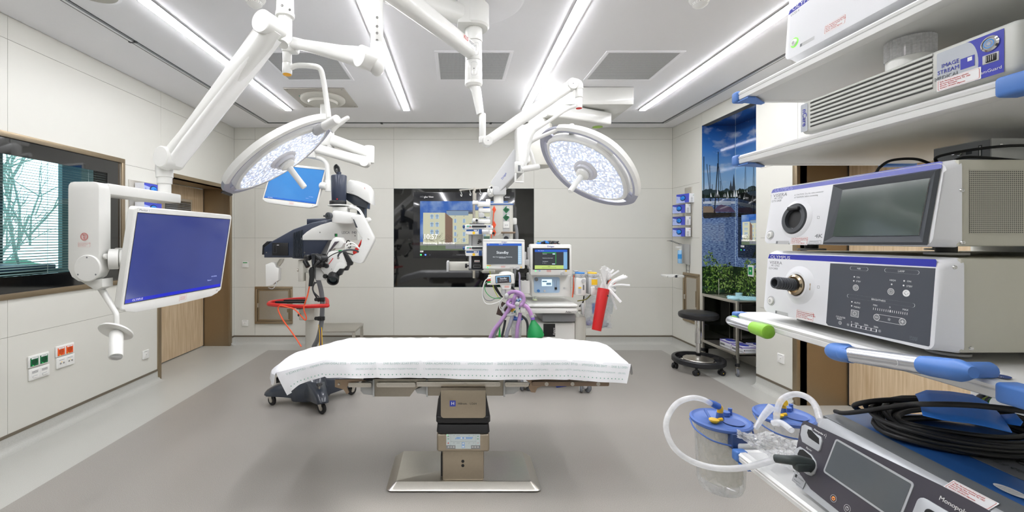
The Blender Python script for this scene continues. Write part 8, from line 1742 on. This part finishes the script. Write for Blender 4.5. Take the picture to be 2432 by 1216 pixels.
# --- suction canisters at the far end of the lowest shelf
cb = mat('canister blue', '4C6CB0', .4, noise=.03); cbody = clear_mat('canister clear', 'F3F5F7', .25, .08); tubem = clear_mat('silicone tube', 'F4F6F8', .55, .15); liner = clear_mat('canister liner', 'F0EFEA', .5, .2, 'EDE8DE')
def canister(c, lab, liner_on=True):
    t = thing('suction_canister', lab, 'canister', (c.x, c.y, c.z-.22), 'suction canisters at the end of the lowest shelf')
    b = MB('canister_body', t); b.lathe(c, (0, 0, -1), [(.074, 0), (.072, .01), (.064, .185), (.058, .205), (.04, .212), (0, .213)], cbody, 40); b.done()
    if liner_on:
        b = MB('inner_liner', t); rnd = random.Random(5); n = 26; rows = []
        for j in range(10):
            h = .012 + j*.0205; r = (.066 - .010*j/9)*(1 if j < 9 else .4); rows.append([c + V(r*cos(2*pi*i/n)*(1+rnd.uniform(-.04, .02)), r*sin(2*pi*i/n)*(1+rnd.uniform(-.04, .02)), -h) for i in range(n)])
        vs = [v for r in rows for v in r]; b.add(vs, [[j*n+i, j*n+(i+1) % n, (j+1)*n+(i+1) % n, (j+1)*n+i] for j in range(9) for i in range(n)], liner); b.done()
    b = MB('canister_lid', t); b.lathe(c + V(0, 0, -.012), (0, 0, 1), [(.074, 0), (.080, .002), (.0835, .006), (.0835, .012), (.078, .016), (.074, .012), (.070, .010), (0, .012)], cb, 48); b.flat(Matrix.Translation(c + V(.025, -.02, .0015)), circ(.03, 20), mat('canister blue dark', '3A5CA4', .4), 0)
    b.cyl(c + V(-.002, .0, .0), c + V(-.002, 0, .022), .012, cb, r2=.009, n=20); b.cyl(c + V(.035, .03, 0), c + V(.035, .03, .012), .012, cb, n=20); b.cyl(c + V(.055, .04, .0), c + V(.055, .04, .018), .006, cb, n=12); b.cyl(c + V(-.03, -.0, 0), c + V(-.03, .03, .018), .004, cb, n=10); b.done()
    b = MB('yellow_cap', t); b.lathe(c + V(-.033, -.022, .0), (0, 0, 1), [(0, 0), (.008, 0), (.014, .006), (.014, .010), (0, .011)], yellow, 16); b.cyl(c + V(-.02, -.022, .008), c + V(-.008, -.022, .010), .005, yellow, n=10); b.done()
    b = MB('wire_bail', t); b.tube([c + V(-.083, .02, -.005), c + V(-.088, -.02, -.02), c + V(-.06, -.065, -.035), c + V(0, -.088, -.040), c + V(.05, -.075, -.036), c + V(.055, -.068, -.02), c + V(.084, -.01, -.004), c + V(.10, .0, -.012)], .0024, cb, 8, 6); b.done()
    return t
c1 = V(.806, 1.30, .915); t = canister(c1, 'suction canister nearest the table with blue lid and blue tube connector')
b = MB('yellow_elbow', t); b.tube([c1 + V(-.002, 0, .02), c1 + V(-.002, -.002, .034), c1 + V(-.010, -.004, .044)], .0085, yellow, 14, 4); b.done()
b = MB('blue_connector', t); a = c1 + V(-.010, -.004, .042); e = W(1684, 955, 1.27); b.tube([a, a + (e-a)*.4, e], .0095, mat('connector blue', '1F62C4', .4), 16, 4, rs=[1.05, 1.1, .8]); b.done()
c2 = V(1.045, 1.36, .905); t = canister(c2, 'suction canister further right with yellow ribbed connector, partly behind the generator', False)
b = MB('yellow_elbow', t); a = c2 + V(.0, 0, .018); e = W(1864, 956, 1.33); prs = [a, a + V(-.004, 0, .016), a + V(-.02, -.01, .026), e]; b.tube(prs, .0085, yellow, 14, 4)
for k in range(4): q = e + (prs[2]-e)*(k/4); b.cyl(q, q + (prs[2]-e).normalized()*.004, .0105, yellow, n=14)
b.done()
t = MB('suction_tube'); t.tube([W(1687, 958, 1.27), W(1668, 948, 1.26), W(1640, 945, 1.25), W(1608, 958, 1.23), W(1586, 990, 1.21), W(1583, 1025, 1.19), W(1602, 1065, 1.17), W(1640, 1094, 1.16), W(1690, 1110, 1.14), W(1740, 1113, 1.12), W(1790, 1106, 1.10), W(1850, 1088, 1.08)], .0078, tubem, 16, 7); tag(t.done(), 'clear suction tube looping left from the canister with the blue connector', 'tube')
t = MB('suction_tube'); t.tube([W(1844, 1010, 1.28), W(1846, 975, 1.28), W(1858, 948, 1.28), W(1888, 936, 1.27), W(1918, 944, 1.24), W(1938, 966, 1.20), W(1948, 1000, 1.14)], .0085, tubem, 16, 7); t.tube([W(1794, 1018, 1.24), W(1812, 990, 1.25), W(1832, 966, 1.26)], .0105, tubem, 16, 5, rs=[.6, .8, 1]); t.tube([W(1835, 1005, 1.22), W(1855, 1004, 1.2), W(1880, 1022, 1.16)], .008, tubem, 14, 5); tag(t.done(), 'white silicone tube arching between the second canister and the generator', 'tube')
t = thing('canister_rail', 'white end bracket with blue block holding the canisters on the lowest shelf', 'bracket', (.84, 1.24, .86)); b = MB('bracket', t); b.box2((.80, 1.205, .845), (.88, 1.30, .885), white2, .004); b.box2((.80, 1.2, .83), (1.2, 1.225, .86), white2, .004); b.done()
b = MB('blue_block', t); b.box2((.785, 1.21, .865), (.83, 1.235, .91), mat('block navy', '2C4474', .4), .004); b.done()
t = MB('crumpled_bag'); rnd = random.Random(12); nx, ny = 26, 20; ol = [(1752, 1022), (1790, 1008), (1840, 1030), (1900, 1040)]; vs = []
for i in range(nx+1):
    for j in range(ny+1):
        u = i/nx; v = j/ny; yt = 1020 + 22*u + 6*sin(u*9); yb = 1062 + 70*u - 25*(1-u); x = 1752 + 145*u; z_ = 1.20 - .20*u*.6
        vs.append(W(x + rnd.uniform(-3, 3), yt + (yb-yt)*v + rnd.uniform(-2, 2), z_ - .05*sin(pi*v) + rnd.uniform(-.012, .012)))
t.add(vs, [[i*(ny+1)+j, (i+1)*(ny+1)+j, (i+1)*(ny+1)+j+1, i*(ny+1)+j+1] for i in range(nx) for j in range(ny)], clear_mat('crumpled film', 'F8F9FA', .6, .15))
tag(t.done(sharp=20), 'crumpled clear plastic bag lying on the lowest shelf beside the canisters', 'bag')
# ---- small fittings hang one level deeper, under the part that carries them
SUB = {'screen_bar': 'screen', 'sterile_handle': 'lens_hub', 'lens': 'lamp_housing', 'yellow_end_cap': 'arm_end', 'red_end_cap': 'arm_end', 'keypad': 'handle_frame',
       'power_button': 'front_bezel', 'ribbed_plug': 'light_guide_socket', 'display_marks': 'display', 'bipolar_plug': 'bipolar_socket', 'glove': 'carton', 'keys': 'key_tray',
       'pump_display': 'pump_head', 'column_badge': 'upper_column', 'control_panel': 'control_housing', 'column_holes': 'lower_column', 'yellow_cap': 'canister_lid', 'yellow_elbow': 'canister_lid', 'blue_connector': 'canister_lid',
       'rotary_knob': 'screen_head', 'main_screen': 'screen_head', 'cabinet_window': 'lower_cabinet', 'flow_panel': 'control_column', 'worktop_drawer': 'worktop', 'arm_lettering': 'extension_arm',
       'grille': 'grille_frame', 'perforated_sheet': 'grille_frame', 'detector_slots': 'detector_head', 'speaker_grille': 'speaker_ring', 'screen_marks': 'screen_frame', 'bezel_print': 'display_bezel', 'display_picture': 'display_bezel',
       'hatch_latch': 'hatch_frame', 'hatch_hinge': 'hatch_door', 'cover_marks': 'white_side_cover', 'arm_side_box': 'arm_housing', 'bellows_ribs': 'arm_housing', 'green_grip_end': 'front_handle', 'blue_grip_end': 'front_handle',
       'socket_panel': 'service_column', 'orange_sockets': 'service_column', 'equipment_rail': 'service_column', 'arm_green_marks': 'extension_arm', 'leg_cover_disc': 'bracket_leg', 'leg_stickers': 'bracket_leg', 'corner_cap': 'shelf', 'rear_cap': 'shelf', 'pump_head_print': 'pump_head', 'bag_collar': 'reservoir_bag', 'side_vent': 'casing', 'screw': 'casing', 'holder_fittings': 'syringe_holder'}
def kind_of(o): return o.name.split('.')[0]
def mid_of(o): return sum((Vector(c) for c in o.bound_box), Vector())/8
for root in [o for o in COL.objects if o.parent is None and o.type == 'EMPTY']:
    kids = [c for c in COL.objects if c.parent == root and c.type == 'MESH']
    for c in kids:
        want = SUB.get(kind_of(c))
        if not want: continue
        cand = [k for k in kids if kind_of(k) == want and k is not c]
        if cand: c.parent = min(cand, key=lambda k: (mid_of(k) - mid_of(c)).length)
